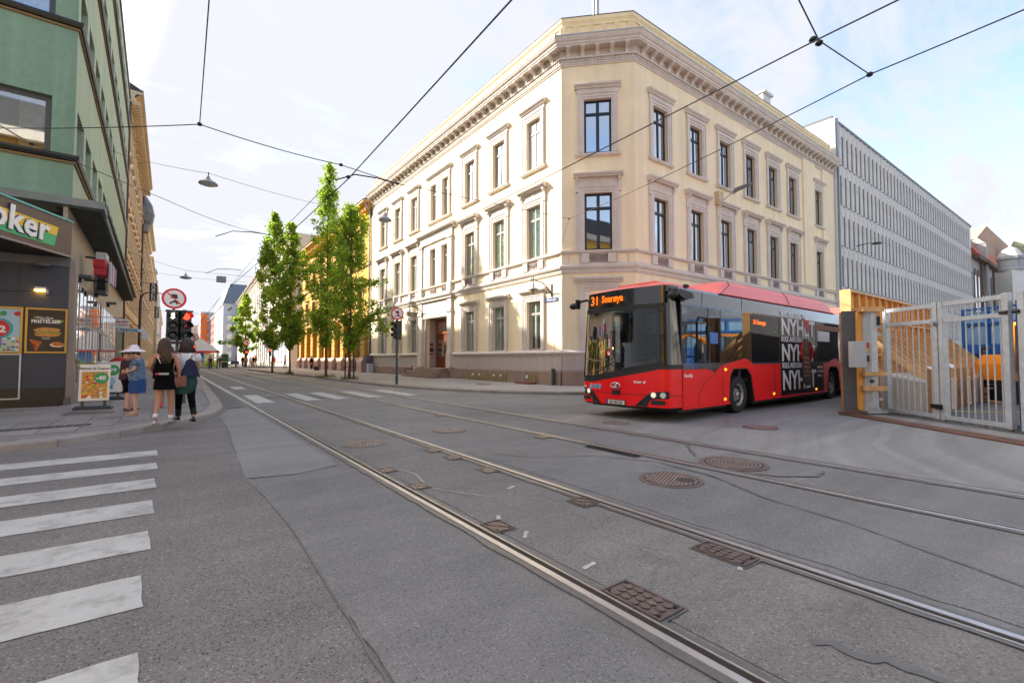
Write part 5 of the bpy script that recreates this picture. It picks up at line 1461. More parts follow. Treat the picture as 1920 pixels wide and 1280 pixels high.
tw = root('white_tower', (102.5, 11.2, 0), R(-36), 'slim white tower with a round carved head at the right edge', 'tower')
wst = M_('white_tower_stone', (.74, .72, .66), .9, var=.06)
q = WM[tw.name]
MB(q).box(-1.25, 1.25, -1.25, 1.25, 0, 14.6).build('shaft', wst, tw)
MB(q).lathe([(1.45, 14.6), (1.5, 14.9), (1.4, 15.1), (1.4, 16.2), (1.6, 16.4), (1.6, 16.8), (1.35, 17.2), (.9, 17.9), (.3, 18.3), (.1, 18.6)], (0, 0, 0), 16).build('carved_head', greyst, tw)
sp = root('domed_spire', (134.5, 12.6, 0), 0, 'green and orange onion dome with a thin spire at the right edge', 'tower')
MB().cyl((134.5, 12.6, 0), (134.5, 12.6, 21), 1.9, n=14).lathe([(2.0, 21), (2.3, 22), (2.2, 23.4), (1.5, 25), (.5, 26.3), (.12, 27), (.08, 30.5)], (134.5, 12.6, 0), 16).build('dome', M_('green_gold_dome', (.30, .33, .22), .6, var=.3), sp)
MB().lathe([(.7, 21.5), (.75, 23.5), (.3, 25)], (133, 11.6, 0), 8).build('orange_panel', M_('orange_dome_panel', (.7, .12, .03), .6), sp)  # plain orange body set against the dome
# --- buildings out of the frame that shade and are mirrored: west end of the cross street, south side
def outb(name, x0, x1, y0, y1, h, mat, lab):
    t = root(name, ((x0 + x1) / 2, (y0 + y1) / 2, 0), 0, lab, 'building'); MB().box(x0, x1, y0, y1, 0, h).build('wall', mat, t)
    MB().box(x0 - .5, x1 + .5, y0 - .5, y1 + .5, h, h + .6).build('cornice', palet, t)
    MB().box(x0 + 1, x1 - 1, y0 + 1, y1 - 1, h + .6, h + 3).build('roof', roofdark, t)
    for z in [1.5 + 4.2 * i for i in range(int(h / 4.2))]:
        for i in range(int((x1 - x0) / 3.2)):
            MB().box(x0 + 1 + i * 3.2, x0 + 2.4 + i * 3.2, y1, y1 + .04, z, z + 2.4).build('window', g_far, t)
        for i in range(int((y1 - y0) / 3.2)):
            MB().box(x1, x1 + .04, y0 + 1 + i * 3.2, y0 + 2.4 + i * 3.2, z, z + 2.4).build('window', g_far, t)
outb('ochre_corner_house', -30, -5.5, -32, -5.5, 15.5, M_('deep_ochre_render', (.62, .36, .05), .9, var=.06), 'ochre house behind the camera across the side street')
outb('pale_south_house', 15, 60, -40, -26, 13, M_('pale_south_render', (.62, .60, .55), .9, var=.05), 'pale house on the far side of the building site')
# ================================================================= BUS
red = M_('bus_red_paint', (.93, .010, .012), .35, var=.04, coat=.12, spec=.3)
redr = M_('bus_roof_sunlit_red', (.92, .20, .18), .45, var=.06, coat=.1)  # paler than the body red: sunlight on the roof put into the colour
bblk = M_('bus_black_gloss', (.010, .010, .012), .12, var=.05, coat=.8)
bgrey = M_('bus_grey_gloss', (.075, .078, .082), .14, var=.08, coat=.7)
bmat = M_('bus_matt_black', (.012, .012, .012), .55, var=.1)
g_bus = glass_mat('glass_bus_side', (.008, .009, .010), .02, see=.40, seecol=(.42, .45, .47), wav=.12, wscale=.7)
g_bw = glass_mat('glass_bus_windscreen', (.008, .009, .010), -.02, see=.80, seecol=(.60, .66, .66), wav=.01, wscale=.5)
led = M_('orange_led_text', (.6, .12, .0), .5, emit=(1.0, .13, .0), estr=.5)
busR = root('city_bus', (8.72, 6.05, 0), R(2.3), 'red articulated city bus with black windows turning in from the right', 'bus')
BM = WM[busR.name]
BW, BL = 2.60, 11.32
def bb(name, mat, mbx, parent=None, fix=True, smooth=False): return mbx.build(name, mat, parent or busR, fix=fix, smooth=smooth)
def BMB(): return MB(BM)
# plan outline of the nose: from (x=.55,y=0) round to (x=.55,y=BW)
def nose(inset=0.0, bulge=.12, rc=.42):
    pts = []
    xf = -.06; rc = .30
    pts.append((.50, 0))
    for k in range(8):
        a = math.pi / 2 * k / 7
        pts.append((xf + rc - rc * math.sin(a), rc - rc * math.cos(a)))
    x_c = xf
    n = 10
    mid = [(x_c - bulge * math.sin(math.pi * (i / n)) , rc + (BW - 2 * rc) * i / n) for i in range(1, n)]
    pts = pts + mid + [(p[0], BW - p[1]) for p in reversed(pts)]
    c = (1.6, BW / 2)
    if inset:
        o_ = []
        for (x, y) in pts:
            d = Vector((x - c[0], y - c[1])); L = d.length
            o_.append((x + (c[0] - x) * inset / L, y + (c[1] - y) * inset / L))
        pts = o_
    return pts
NP = nose()
def ztop_red(y): return 1.18 - .34 * min(1, max(0, (y - .25) / 1.9)) ** 0.9
def nose_band(z0f, z1f, inset0, inset1, mat, name, steps=4, parent=None, ysel=None):
    a, b = nose(inset0), nose(inset1)
    rs = []
    for j in range(steps + 1):
        t = j / steps
        ring = []
        for i, (p, q) in enumerate(zip(a, b)):
            y = NP[i][1]
            z = z0f(y) + (z1f(y) - z0f(y)) * t
            ring.append((p[0] + (q[0] - p[0]) * t, p[1] + (q[1] - p[1]) * t, z))
        rs.append(ring)
    mb = BMB(); mb.rings(rs, 0, caps=False, closed=False)
    return mb.build(name, mat, parent or busR, smooth=True)
cst = lambda v: (lambda y: v)
nose_band(cst(.30), lambda y: .36, .06, 0, bmat, 'front_skirt', 1)
nose_band(lambda y: .34, lambda y: ztop_red(y), 0, .005, red, 'front_fascia')
nose_band(lambda y: ztop_red(y), lambda y: ztop_red(y) + .16, .004, .02, bmat, 'windscreen_lower_mask', 2)
nose_band(lambda y: ztop_red(y) + .16, cst(2.55), .02, .10, g_bw, 'windscreen', 6)
nose_band(cst(2.55), cst(2.66), .10, .105, bmat, 'windscreen_upper_mask', 1)
nose_band(cst(2.66), cst(3.06), .105, .13, bblk, 'destination_display', 3)
nose_band(cst(3.06), cst(3.13), .13, .26, redr, 'roof_lip', 2)
# seam in the bumper
nose_band(cst(.60), cst(.612), -.004, -.004, bmat, 'bumper_seam', 1)
# A pillars
for yy in (0, 1):
    pts = [nose(.0)[i] for i in ((6, 7, 8, 9) if not yy else (-7, -8, -9, -10))]
    mb = BMB()
    lo = [Vector((p[0], p[1], ztop_red(p[1]) + .15)) for p in (pts[:2] if True else pts)]
q0, q1 = nose(-.003), nose(.095)
for idx in ((0, 5), (len(NP) - 6, len(NP) - 1)):
    rs = []
    for t in (0, .5, 1):
        ring = []
        for i in range(idx[0], idx[1] + 1):
            z = (ztop_red(NP[i][1]) + .1) * (1 - t) + 2.68 * t
            ring.append((q0[i][0] * (1 - t) + q1[i][0] * t, q0[i][1] * (1 - t) + q1[i][1] * t, z))
        rs.append(ring)
    BMB().rings(rs, 0, caps=False, closed=False).build('corner_pillar', bblk, busR, smooth=True)
# side walls
ARC1 = [(2.62, .30), (2.70, .95), (2.86, 1.14), (3.58, 1.14), (3.82, .95), (3.98, .30)]
ARC2 = [(9.55, .30), (9.70, .95), (9.86, 1.12), (10.50, 1.12), (10.70, .95), (10.82, .30)]
side_low = [(.48, .30), (.48, 1.26)] + [(BL, 1.26), (BL, .30)] + list(reversed(ARC2)) + list(reversed(ARC1))
for y0, y1, nm in ((0.0, .05, 'side_wall'), (BW - .05, BW, 'side_wall')):
    BMB().prism(side_low, y0, y1, 'y').build(nm, bmat, busR, fix=True)
# red panels on the near side
y0, y1 = -.014, -.001
A = [(.50, .34), (.50, 1.17), (1.5, 1.17), (1.75, 1.14), (1.92, 1.08), (2.2, 1.24), (3.0, 1.36), (3.50, 1.42), (3.68, 1.39), (3.92, 1.27), (5.72, 1.27), (5.72, .34), (4.02, .34), (3.84, .98), (3.60, 1.17), (2.84, 1.17), (2.66, .98), (2.58, .34)]
bb('lower_panel', red, BMB().prism(A, y0, y1, 'y'))
B = [(9.2, .34), (9.2, 1.27), (9.7, 1.27), (10.1, 1.38), (10.5, 1.43), (10.75, 1.28), (11.32, 1.27), (11.32, .34), (10.86, .34), (10.72, .98), (10.52, 1.15), (9.84, 1.15), (9.66, .98), (9.5, .34)]
bb('lower_panel', red, BMB().prism(B, y0, y1, 'y'))
for a, b in ((.46, 2.6), (4.0, 5.72), (5.722, 9.52), (10.84, 11.32)):
    bb('skirt_rail', red if b != 9.52 else red, BMB().box(a, b, -.035, 0.0, .285, .335))
for pts in ([(1.12, .34), (1.2, .62), (1.45, .88), (1.95, 1.09)], [(2.28, .34), (2.28, 1.26)], [(5.30, .34), (5.30, 1.26)]):
    BMB().tube([(p[0], -.0145, p[1]) for p in pts], .006, 4).build('panel_seam', bmat, busR)
bb('ad_panel', bblk, BMB().box(5.722, 9.198, y0, y1, .34, 1.27))
# window band
yb0, yb1 = 0.0, .03
cells = [(.50, 1.62), (1.66, 2.22), (2.26, 3.86), (3.90, 5.68), (5.72, 8.6), (8.64, 11.28)]
for a, b in cells:
    BMB().box(a, b, yb0 + .004, yb0 + .012, 1.32, 2.62).build('side_window', g_bus, busR)
for a, b in cells[1:]:
    BMB().box(a, b, BW - .012, BW - .004, 1.32, 2.62).build('side_window', g_bus, busR)
for x in (1.64, 2.24, 3.88, 5.70, 8.62, 11.30):
    for yy in (.001, BW - .03): BMB().box(x - .02, x + .02, yy, yy + .028, 1.26, 2.66).build('window_pillar', bmat, busR)
for yy in (0, BW - .03):
    BMB().box(.46, BL, yy, yy + .03, 1.262, 1.319).build('waist_rail', bgrey, busR)
    BMB().box(.46, .50, yy, yy + .03, 1.32, 2.66).build('window_pillar', bmat, busR)
# grey waist strip, driver's window frame
bb('waist_strip', bgrey, BMB().box(.50, 2.26, -.008, -.001, 1.175, 1.315))
df = BMB()
for pts in ([(1.14, 1.36), (1.14, 2.28), (1.22, 2.38), (1.58, 2.38), (1.62, 2.3), (1.62, 1.36), (1.14, 1.36)],):
    df.tube([(p[0], -.004, p[1]) for p in pts], .022, 6)
bb('driver_window_frame', bmat, df)
# cantrail band and roof
for yy, s in ((0, -1), (BW, 1)):
    rs = [[(x, yy, 2.62), (x, yy + s * .002, 2.66), (x, yy - s * .05, 2.98), (x, yy - s * .09, 3.035)] for x in (.46, 1.9, 3.4, 3.41, 5.7, 8.6, BL)]
    BMB().rings(rs, 0, caps=False, closed=False).build('cantrail', bgrey, busR, smooth=False)
for x in (1.35, 3.35): BMB().tube([(x, -.004, 2.64), (x + .12, .046, 2.98)], .007, 4).build('cantrail_seam', bmat, busR)
rs = []
for x in (.35, .6, 5, BL):
    rs.append([(x, .09, 3.03), (x, .18, 3.09), (x, .45, 3.13), (x, BW / 2, 3.15), (x, BW - .45, 3.13), (x, BW - .18, 3.09), (x, BW - .09, 3.03)])
bb('roof', redr, BMB().rings(rs, 0))
F_ = [(2.35, 3.06), (2.95, 3.44), (3.25, 3.50), (9.9, 3.52), (10.25, 3.48), (10.75, 3.06)]
fr = []
for s, (z1_, o_) in enumerate(((3.055, .07), (3.30, .16), (3.46, .34), (3.50, .60))):
    pass
def fair_ring(y, k): return [(x + (3.3 - x) * .12 * (k if x < 4 else 0) - ((x - 10) * .3 * k if x > 9 else 0), y, 3.05 + (z - 3.05) * h_) for (x, z), h_ in zip(F_, [0, 1, 1, 1, 1, 0])]
rs = []
for y, hh in ((.06, 0.02), (.14, .62), (.30, .92), (.55, 1.0), (BW - .55, 1.0), (BW - .3, .92), (BW - .14, .62), (BW - .06, .02)):
    rs.append([(x, y, 3.05 + (z - 3.05) * hh) for x, z in F_])
bb('roof_fairing', redr, BMB().rings(rs, 0, caps=True, closed=True))
BMB().tube([(6.6, .045, 3.075), (6.6, .125, 3.33), (6.6, .28, 3.48)], .008, 4).build('fairing_seam', bmat, busR)
BMB().tube([(2.4, .058, 3.06), (2.98, .13, 3.32), (3.2, .29, 3.47)], .010, 4).build('fairing_seam', bmat, busR)
BMB().box(.55, 2.3, .7, 1.8, 3.14, 3.26).build('roof_hatch', redr, busR)
# floor, interior
inner = M_('bus_interior_grey', (.10, .10, .105), .6, var=.1)
BMB().box(.25, BL, .56, BW - .56, .34, .42).build('floor', inner, busR)
BMB().box(.6, BL, .10, BW - .10, 2.70, 2.78).build('ceiling', M_('bus_ceiling', (.45, .45, .44), .6), busR)
dash = BMB().prism([(.22, .9), (.35, 1.32), (.75, 1.28), (.95, 1.1), (.95, .42), (.25, .42)], .12, 1.25, 'y'); bb('dashboard', inner, dash)
BMB().prism([(.22, .6), (.3, 1.12), (.55, 1.08), (.6, .42), (.25, .42)], 1.26, 2.3, 'y').build('dashboard', inner, busR, fix=True)
sw = BMB()
c = Vector((.98, .62, 1.30)); rot = Matrix.Rotation(R(55), 3, 'Y')
pts = [c + rot @ Vector((.22 * math.cos(a * math.pi / 8), .22 * math.sin(a * math.pi / 8), 0)) for a in range(17)]
sw.tube(pts, .016, 6); sw.tube([pts[0], pts[8]], .014, 5); sw.tube([c, c + Vector((-.25, 0, -.35))], .03, 6)
bb('steering_wheel', bmat, sw)
seatm = M_('bus_seat_dark', (.03, .035, .05), .8, var=.2)
def seat(x, y, face=1, w=.44, name='seat'):
    q = BMB(); q.box(x, x + .42, y, y + w, .80, .92); q.prism([(x + .36, .92), (x + .50, .92), (x + .56, 1.55), (x + .46, 1.55)], y, y + w, 'y'); q.box(x + .12, x + .3, y + .12, y + w - .12, .42, .80)
    return bb(name, seatm, q)
seat(1.35, .40, w=.5, name='driver_seat')
for x in (3.0, 3.8, 4.6, 6.2, 7.0, 7.8, 9.3, 10.1): seat(x, .12); seat(x, .58) 
for x in (6.6, 7.4, 9.6): seat(x, 1.95)
BMB().prism([(1.95, .42), (1.95, 2.3), (1.98, 2.3), (1.98, .42)], .10, 1.15, 'y').build('cab_partition', M_('tinted_partition', (.02, .025, .03), .2), busR, fix=True)
BMB().prism([(.55, 2.0), (1.4, 2.05), (1.4, 2.5), (.6, 2.5)], .14, 1.0, 'y').build('sun_blind', M_('dark_teal_blind', (.015, .04, .045), .6), busR, fix=True)
pol = M_('steel_pole', (.45, .43, .36), .35, .6)
for x, y in ((1.5, 1.28), (2.3, 1.5), (2.4, .95), (4.2, 1.1), (5.4, 1.5), (8.2, 1.2), (1.2, 1.95)): BMB().cyl((x, y, .42), (x, y, 2.7), .017, n=6).build('grab_pole', pol, busR)
BMB().tube([(.9, 1.35, 1.45), (2.2, 1.35, 1.45), (2.3, 1.35, 1.45)], .016, 6).build('grab_rail', pol, busR)
bb('cash_desk', inner, BMB().prism([(1.0, .42), (1.0, 1.38), (1.5, 1.42), (1.5, .42)], 1.0, 1.3, 'y'))
# far-side doors
for x in (.75, 4.2, 7.6):
    f = BMB()
    for a in (x, x + .60, x + 1.2): f.box(a - .03, a + .03, BW - .03, BW + .004, .42, 2.6)
    f.build('door_frame', bmat, busR)
# wheels
def wheel(x, y, out=-1, r=.482):
    t = BMB()
    yy = y
    prof = [(r * .60, -.13), (r * .92, -.135), (r * .99, -.11), (r, -.06), (r, .06), (r * .99, .11), (r * .92, .135), (r * .60, .13)]
    w = t.lathe(prof, (x, yy, r), 36, axis='y', caps=False).build('wheel', rubber, busR, fix=True, smooth=False)
    rim = M_('wheel_rim_silver', (.48, .48, .47), .35, .7, var=.15, dirt=.15)
    rg_ = BMB().lathe([(r * .60, .128 * out), (r * .60, .100 * out), (r * .52, .085 * out), (r * .50, .02 * out), (r * .30, .0), (r * .28, .055 * out), (r * .16, .062 * out), (r * .15, .10 * out), (r * .08, .115 * out), (.01, .115 * out)], (x, yy, r), 28, axis='y', caps=False).build('rim', rim, w, smooth=False)
    for k in range(10):
        a = 2 * math.pi * k / 10
        BMB().cyl((x + math.cos(a) * r * .225, yy + .05 * out, r + math.sin(a) * r * .225), (x + math.cos(a) * r * .225, yy + .09 * out, r + math.sin(a) * r * .225), .016, n=6).build('wheel_nut', rim, w)
        a += .3
        BMB().cyl((x + math.cos(a) * r * .43, yy + .03 * out, r + math.sin(a) * r * .43), (x + math.cos(a) * r * .43, yy + .062 * out, r + math.sin(a) * r * .43), .028, n=8).build('rim_hole', bmat, w)
wheel(3.28, .20); wheel(10.20, .20); wheel(3.28, BW - .2, 1); wheel(10.2, BW - .2, 1)
for ARC in (ARC1, ARC2):
    x0, x1 = ARC[0][0], ARC[-1][0]
    for (ya, yb) in ((.05, .5), (BW - .5, BW - .05)):
        q = BMB()
        P_ = [(a, b) for a, b in ARC]
        q.rings([[(a, ya, b) for a, b in P_], [(a, yb, b) for a, b in P_]], 0, caps=False, closed=False); q.build('wheel_arch', bmat, busR)
BMB().box(.4, 2.55, .06, BW - .06, .22, .34).box(4.05, 9.5, .06, BW - .06, .2, .34).box(2.6, 4.0, .55, BW - .55, .25, .34).build('underbody', bmat, busR)
# head lamps
lens = M_('lamp_lens', (.75, .78, .78), .08, var=0, coat=1); lampon = M_('lamp_lit', (.95, .9, .8), .3, emit=(1, .85, .5), estr=.15)
def on_nose(y, z, out=.004):
    best = None
    for (a, b) in zip(NP[:-1], NP[1:]):
        if min(a[1], b[1]) <= y <= max(a[1], b[1]):
            t = (y - a[1]) / (b[1] - a[1] + 1e-9); x = a[0] + (b[0] - a[0]) * t
            d = Vector((b[0] - a[0], b[1] - a[1])); n_ = Vector((-d.y, d.x)).normalized()
            if n_.x > 0: n_ = -n_
            return Vector((x + n_.x * out, y + n_.y * out, z)), Vector((n_.x, n_.y, 0))
def nose_poly(poly, mat, name, out=.006, th=.01, parent=None):
    a = [on_nose(y, z, out)[0] for y, z in poly]; b = [on_nose(y, z, out - th)[0] for y, z in poly]
    mb = BMB(); n = len(poly)
    # fan in strips so that the sheet follows the curved nose
    mb.add(a + b, [tuple(range(n)), tuple(range(2 * n - 1, n - 1, -1))] + [(i, i + n, (i + 1) % n + n, (i + 1) % n) for i in range(n)])
    return mb.build(name, mat, parent or busR, fix=True)
def strip_poly(ys, zlo, zhi, mat, name, out=.006, parent=None):
    rs = [[on_nose(y, zlo(y), out)[0], on_nose(y, zhi(y), out)[0]] for y in ys]
    return BMB().rings(rs, 0, caps=False, closed=False).build(name, mat, parent or busR)
for mir in (0, 1):
    Y = (lambda y: y) if not mir else (lambda y: BW - y)
    ys = [Y(v) for v in (.06, .12, .2, .3, .42, .55, .68, .80)]
    lo = lambda y: (lambda d: .34 + .02 * d if d > .5 else .36)((y if not mir else BW - y)); 
    def hi(y, m=mir):
        d = y if not m else BW - y
        return .70 if d < .15 else (.70 - .10 * (d - .15) if d < .45 else .67 - (d - .45) * .9)
    hl = strip_poly(ys, lambda y: hi(y) - .16 if (y if not mir else BW - y) < .5 else max(.35, hi(y) - .30), hi, bblk, 'headlight', .008)
    strip_poly([Y(v) for v in (.50, .6, .7, .82)], lambda y: .35, lambda y: max(.36, hi(y) - .1), bmat, 'bumper_vent', .010)
    strip_poly([Y(v) for v in (.12, .2, .3, .42)], lambda y: .40, lambda y: .50, bmat, 'fog_recess', .010)
    for v, r_, m in ((.16, .052, lens), (.36, .055, lampon)):
        p, n_ = on_nose(Y(v), .615, .012)
        nd = Vector((n_.x, n_.y, 0))
        BMB().cyl(p - nd * .02, p + nd * .012, r_, n=16).build('lamp', m, hl); BMB().cyl(p - nd * .02, p + nd * .008, r_ + .014, n=16).build('lamp_ring', zinc, hl)
# plate and lettering on the nose
def nose_text(s, y, z, size, mat, bold=0.0, out=.010, align='LEFT', sx=1.0, parent=None, shear=0):
    p, n_ = on_nose(y, z, out)
    pw_ = BM @ p; n3 = BM.to_3x3() @ n_
    r3 = n3.cross(Vector((0, 0, 1)))  # viewer facing the nose sees its right as z x n reversed
    r3 = Vector((0, 0, 1)).cross(n3)
    return inst('lettering', text_mesh(s, size, mat, .001, bold, shear, align, sx), parent or busR, text_on(pw_, r3, n3))
nose_poly([(1.60, .455), (1.05, .455), (1.05, .345), (1.60, .345)], M_('plate_black', (.01, .01, .01), .5), 'plate_holder', .02, .02)
pl_ = nose_poly([(1.585, .446), (1.065, .446), (1.065, .354), (1.585, .354)], white, 'number_plate', .024, .004)
nose_poly([(1.585, .446), (1.545, .446), (1.545, .354), (1.585, .354)], M_('plate_blue', (.02, .06, .4), .5), 'plate_band', .0255, .002, pl_)
nose_text('EF 45135', 1.30, .367, .098, black, .002, .027, 'CENTER', 1.0, pl_)
bwhite = M_('bus_lettering_white', (.85, .85, .85), .4, var=0)
nose_text('Ruter', .83, .865, .085, bwhite, .003); nose_text('#', .60, .865, .085, bwhite, .003, shear=.2)
nose_text('23 209', 2.44, .70, .075, bwhite, .001)
bi = M_('badge_blue', (.03, .20, .50), .4)
for k, y in enumerate((2.15, 2.00, 1.85)):
    p, n_ = on_nose(y, .735 + k * .004, .004)
    b_ = BMB().cyl(p, p + n_ * .004, .066, n=20).build('badge', bwhite, busR); BMB().cyl(p + n_ * .004, p + n_ * .006, .058, n=20).build('badge_field', bi, b_)
    q = BMB(); o = p + n_ * .008
    q.cyl(o + Vector((0, 0, .025)), o + Vector((0, 0, .025)) + n_ * .002, .010, n=8); q.beam(o + Vector((0, .0, .012)), o + Vector((0, .0, -.02)), .016, .003)
    if k == 0: q.tube([o + Vector((0, .03 * math.cos(a * .6), -.012 + .03 * math.sin(a * .6))) for a in range(-6, 4)], .004, 4)
    elif k == 1: q.beam(o + Vector((0, .03, -.005)), o + Vector((0, -.03, .0)), .012, .003); q.cyl(o + Vector((0, -.02, -.033)), o + Vector((0, -.02, -.033)) + n_ * .002, .008, n=8)
    else: q.beam(o + Vector((0, .012, -.01)), o + Vector((0, .014, -.04)), .008, .003); q.beam(o + Vector((0, -.012, -.01)), o + Vector((0, -.014, -.04)), .008, .003)
    q.build('badge_figure', bwhite, b_)
# emblem: an oval ring round a sweeping S shape
em = BMB(); p, n_ = on_nose(1.32, .79, .012)
em.tube([p + Vector((-.004, .14 * math.cos(a * math.pi / 12), .065 * math.sin(a * math.pi / 12))) for a in range(25)], .012, 6)
em.tube([p + Vector((-.006, v[0], v[1])) for v in ((-.11, .03), (-.05, .045), (.03, .03), (.05, .012), (-.05, -.012), (-.03, -.03), (.05, -.045), (.11, -.03))], .016, 6)
em.build('maker_emblem', M_('chrome', (.75, .75, .76), .15, .9, var=0), busR, smooth=True)
nose_poly([(1.42, .68), (1.20, .68), (1.20, .585), (1.42, .585)], bmat, 'front_camera_box', .03, .04)
# display text on the black box
def disp_text(s, y, z, size, sx=1.0, bold=.002):
    n3 = (BM.to_3x3() @ Vector((-1, 0, .06))).normalized(); r3 = Vector((0, 0, 1)).cross(n3).normalized()
    return inst('lettering', text_mesh(s, size, led, .001, bold, 0, 'LEFT', sx), busR, text_on(BM @ Vector((-.10, y, z)), r3, n3))
disp_text('31', 2.15, 2.745, .31, .85, .005); disp_text('Snar\u00f8ya', 1.80, 2.79, .235, .86, .005)
# dot grid over the display
# wipers
for pts in ([(-.13, 2.25, 1.04), (-.17, 1.9, 1.14), (-.15, 1.25, 1.40)], [(-.18, 1.15, 1.18), (-.15, .8, 1.26), (-.03, .30, 1.35)]):
    BMB().tube(pts, .011, 5).build('wiper', bmat, busR)
# mirror cameras
def mirror(y, s, lab):
    q = BMB(); q.tube([(.35, y, 2.98), (.12, y + .16 * s, 2.92), (.05, y + .28 * s, 2.84)], .03, 8); q.ell((.02, y + .36 * s, 2.80), (.09, .12, .085), 12, 8); q.box(-.02, .10, y + .22 * s - .03, y + .22 * s + .03, 2.72, 2.96)
    return bb('mirror_camera', bmat, q)
mirror(.05, -.35, ''); mirror(BW - .1, 1, '')
q = BMB(); q.prism([(.25, 2.95), (.75, 2.90), (.80, 2.78), (.4, 2.74), (.2, 2.82)], -.13, .02, 'y'); bb('camera_pod', bmat, q)
bb('roof_marker_light', bmat, BMB().ell((.9, .12, 3.10), (.12, .05, .045), 8, 6))
bb('roof_marker_light', redr, BMB().box(.30, .42, 1.35, 1.5, 3.1, 3.17))
# ad lettering on the side
def side_text(s, x, z, size, mat, sx=1.0, bold=0.0, y=-.017, align='LEFT', shear=0, parent=None):
    r3 = BM.to_3x3() @ Vector((1, 0, 0)); n3 = BM.to_3x3() @ Vector((0, -1, 0))
    return inst('lettering', text_mesh(s, size, mat, .001, bold, shear, align, sx), parent or busR, text_on(BM @ Vector((x, y, z)), r3, n3))
adw = M_('ad_white', (.80, .80, .80), .45, var=0)
for z, s, sz, sx in ((2.70, 'IKKE AKKURAT EN', .18, 1.25), (2.14, 'NYHET', .68, 1.22), (1.93, 'IKKE AKKURAT EN', .21, 1.2), (1.36, 'NYHET', .70, 1.18), (1.14, 'IKKE AKKURAT EN', .22, 1.15), (.50, 'NYHET', .80, 1.04)):
    side_text(s, 5.82, z, sz, adw, sx, .020 if sz > .5 else .006, y=(-.006 if z > 1.3 else -.017) - (0 if z < 2.6 else -.0))
side_text('UNNGANG', 8.62, 1.10, .11, adw, .9, .001); side_text('NYTT HVER', 8.62, .96, .11, adw, .9, .001); side_text('TORSDAG', 8.62, .82, .10, adw, .9, .001)
# dark bottle on the ad, printed orange bars
bp_ = [(7.35, .66), (7.25, 1.0), (7.42, 1.72), (7.52, 1.95), (7.6, 2.05), (7.85, 2.05), (7.98, 1.9), (8.0, 1.5), (8.12, .9), (8.05, .6), (7.7, .55)]
bb('bottle_print', M_('ad_bottle_dark', (.014, .012, .012), .35, var=.2), BMB().prism(bp_, -.024, -.018, 'y'))
oad = M_('ad_orange', (.62, .14, .03), .5, var=.1)
for k in range(5): bb('orange_print_bar', oad, BMB().prism([(7.45 + .01 * k, 1.48 - k * .14), (7.95, 1.46 - k * .14), (7.95, 1.40 - k * .14), (7.45, 1.41 - k * .14)], -.028, -.0245, 'y'))
q = BMB(); q.tube([(7.72 + .085 * math.cos(a * math.pi / 8), -.026, 1.66 + .085 * math.sin(a * math.pi / 8)) for a in range(17)], .012, 5); q.build('orange_print_ring', oad, busR)
for sg in (-1, 1):
    q = BMB(); q.tube([(7.70 + sg * .28, -.02, 1.95), (7.72 + sg * .45, -.022, 1.75), (7.7 + sg * .46, -.022, 1.5), (7.7 + sg * .40, -.02, 1.38)], [.03, .045, .04, .015], 6); q.build('red_ribbon_print', redp, busR)
bb('red_print_corner', redp, BMB().prism([(7.45, 2.70), (8.0, 2.62), (7.98, 2.32), (7.75, 2.28)], -.012, -.0065, 'y'))
side_text('RuterBy', .55, 1.0, .11, bwhite, .95, .002, y=-.016)
for (a, b, zz, hh, m) in ((4.05, 5.1, 2.36, .17, led),):
    side_text('31 Snar\u00f8ya', a, zz, hh, led, 1.0, .003, y=.0035)
bb('display_grid', M_('led_dim', (.25, .06, .02), .5, var=.5, scale=30), BMB().box(8.75, 11.1, .0005, .0035, 2.38, 2.55))
bb('wheelchair_sign', M_('sign_blue3', (.03, .15, .50), .4), BMB().box(1.72, 2.10, -.001, .003, 1.78, 2.05))
bb('white_notice', adw, BMB().box(8.8, 9.9, .0, .0035, 2.0, 2.34))
bb('exit_sticker', M_('green_sticker', (.02, .3, .12), .4), BMB().box(5.30, 5.46, .0, .0035, 2.15, 2.23))
for x, z in ((2.42, 1.15), (2.38, .42), (5.22, .42), (8.5, .42)): bb('side_marker_light', M_('amber_lens', (.8, .25, .02), .3, emit=(1, .3, .02), estr=.6), BMB().box(x - .05, x + .05, -.025, -.014, z - .03, z + .03))
# bellows and trailer section
q = BMB()
n = 15
rs = []
for k in range(n * 2 + 1):
    x = BL + k * (1.05 / (n * 2)); d = .10 if k % 2 else .0
    rs.append([(x, d, .5), (x, d, 2.9), (x, .3 + d, 3.08 - d * .5), (x, BW - .3 - d, 3.08 - d * .5), (x, BW - d, 2.9), (x, BW - d, .5)])
q.rings(rs, 0); q.build('bellows', M_('bellows_grey', (.34, .33, .31), .8, var=.1), busR, fix=True)
T0 = BL + 1.06
low2 = [(T0, .30), (T0, 1.26), (18.2, 1.26), (18.2, .30), (15.9, .3), (15.7, 1.1), (14.7, 1.1), (14.5, .3)]
for yy in (0, BW - .05): BMB().prism(low2, yy, yy + .05, 'y').build('trailer_side', red, busR, fix=True)
for yy in (0.0, BW - .03):
    for a, b in ((T0, 13.9), (13.95, 15.9), (15.95, 18.1)): BMB().box(a + .02, b - .02, yy + .004, yy + .02, 1.27, 2.65).build('side_window', g_bus, busR)
BMB().box(T0, 18.2, 0, BW, 2.651, 3.06).build('trailer_cantrail', bgrey, busR); BMB().box(T0 + .3, 18.1, .1, BW - .1, 3.061, 3.45).build('trailer_fairing', redr, busR)
BMB().box(18.201, 18.3, .02, BW - .02, .4, 3.05).build('rear_wall', red, busR); BMB().box(T0, 18.2, .06, BW - .06, .34, .42).build('trailer_floor', inner, busR)
wheel(15.2, .2); wheel(15.2, BW - .2, 1)
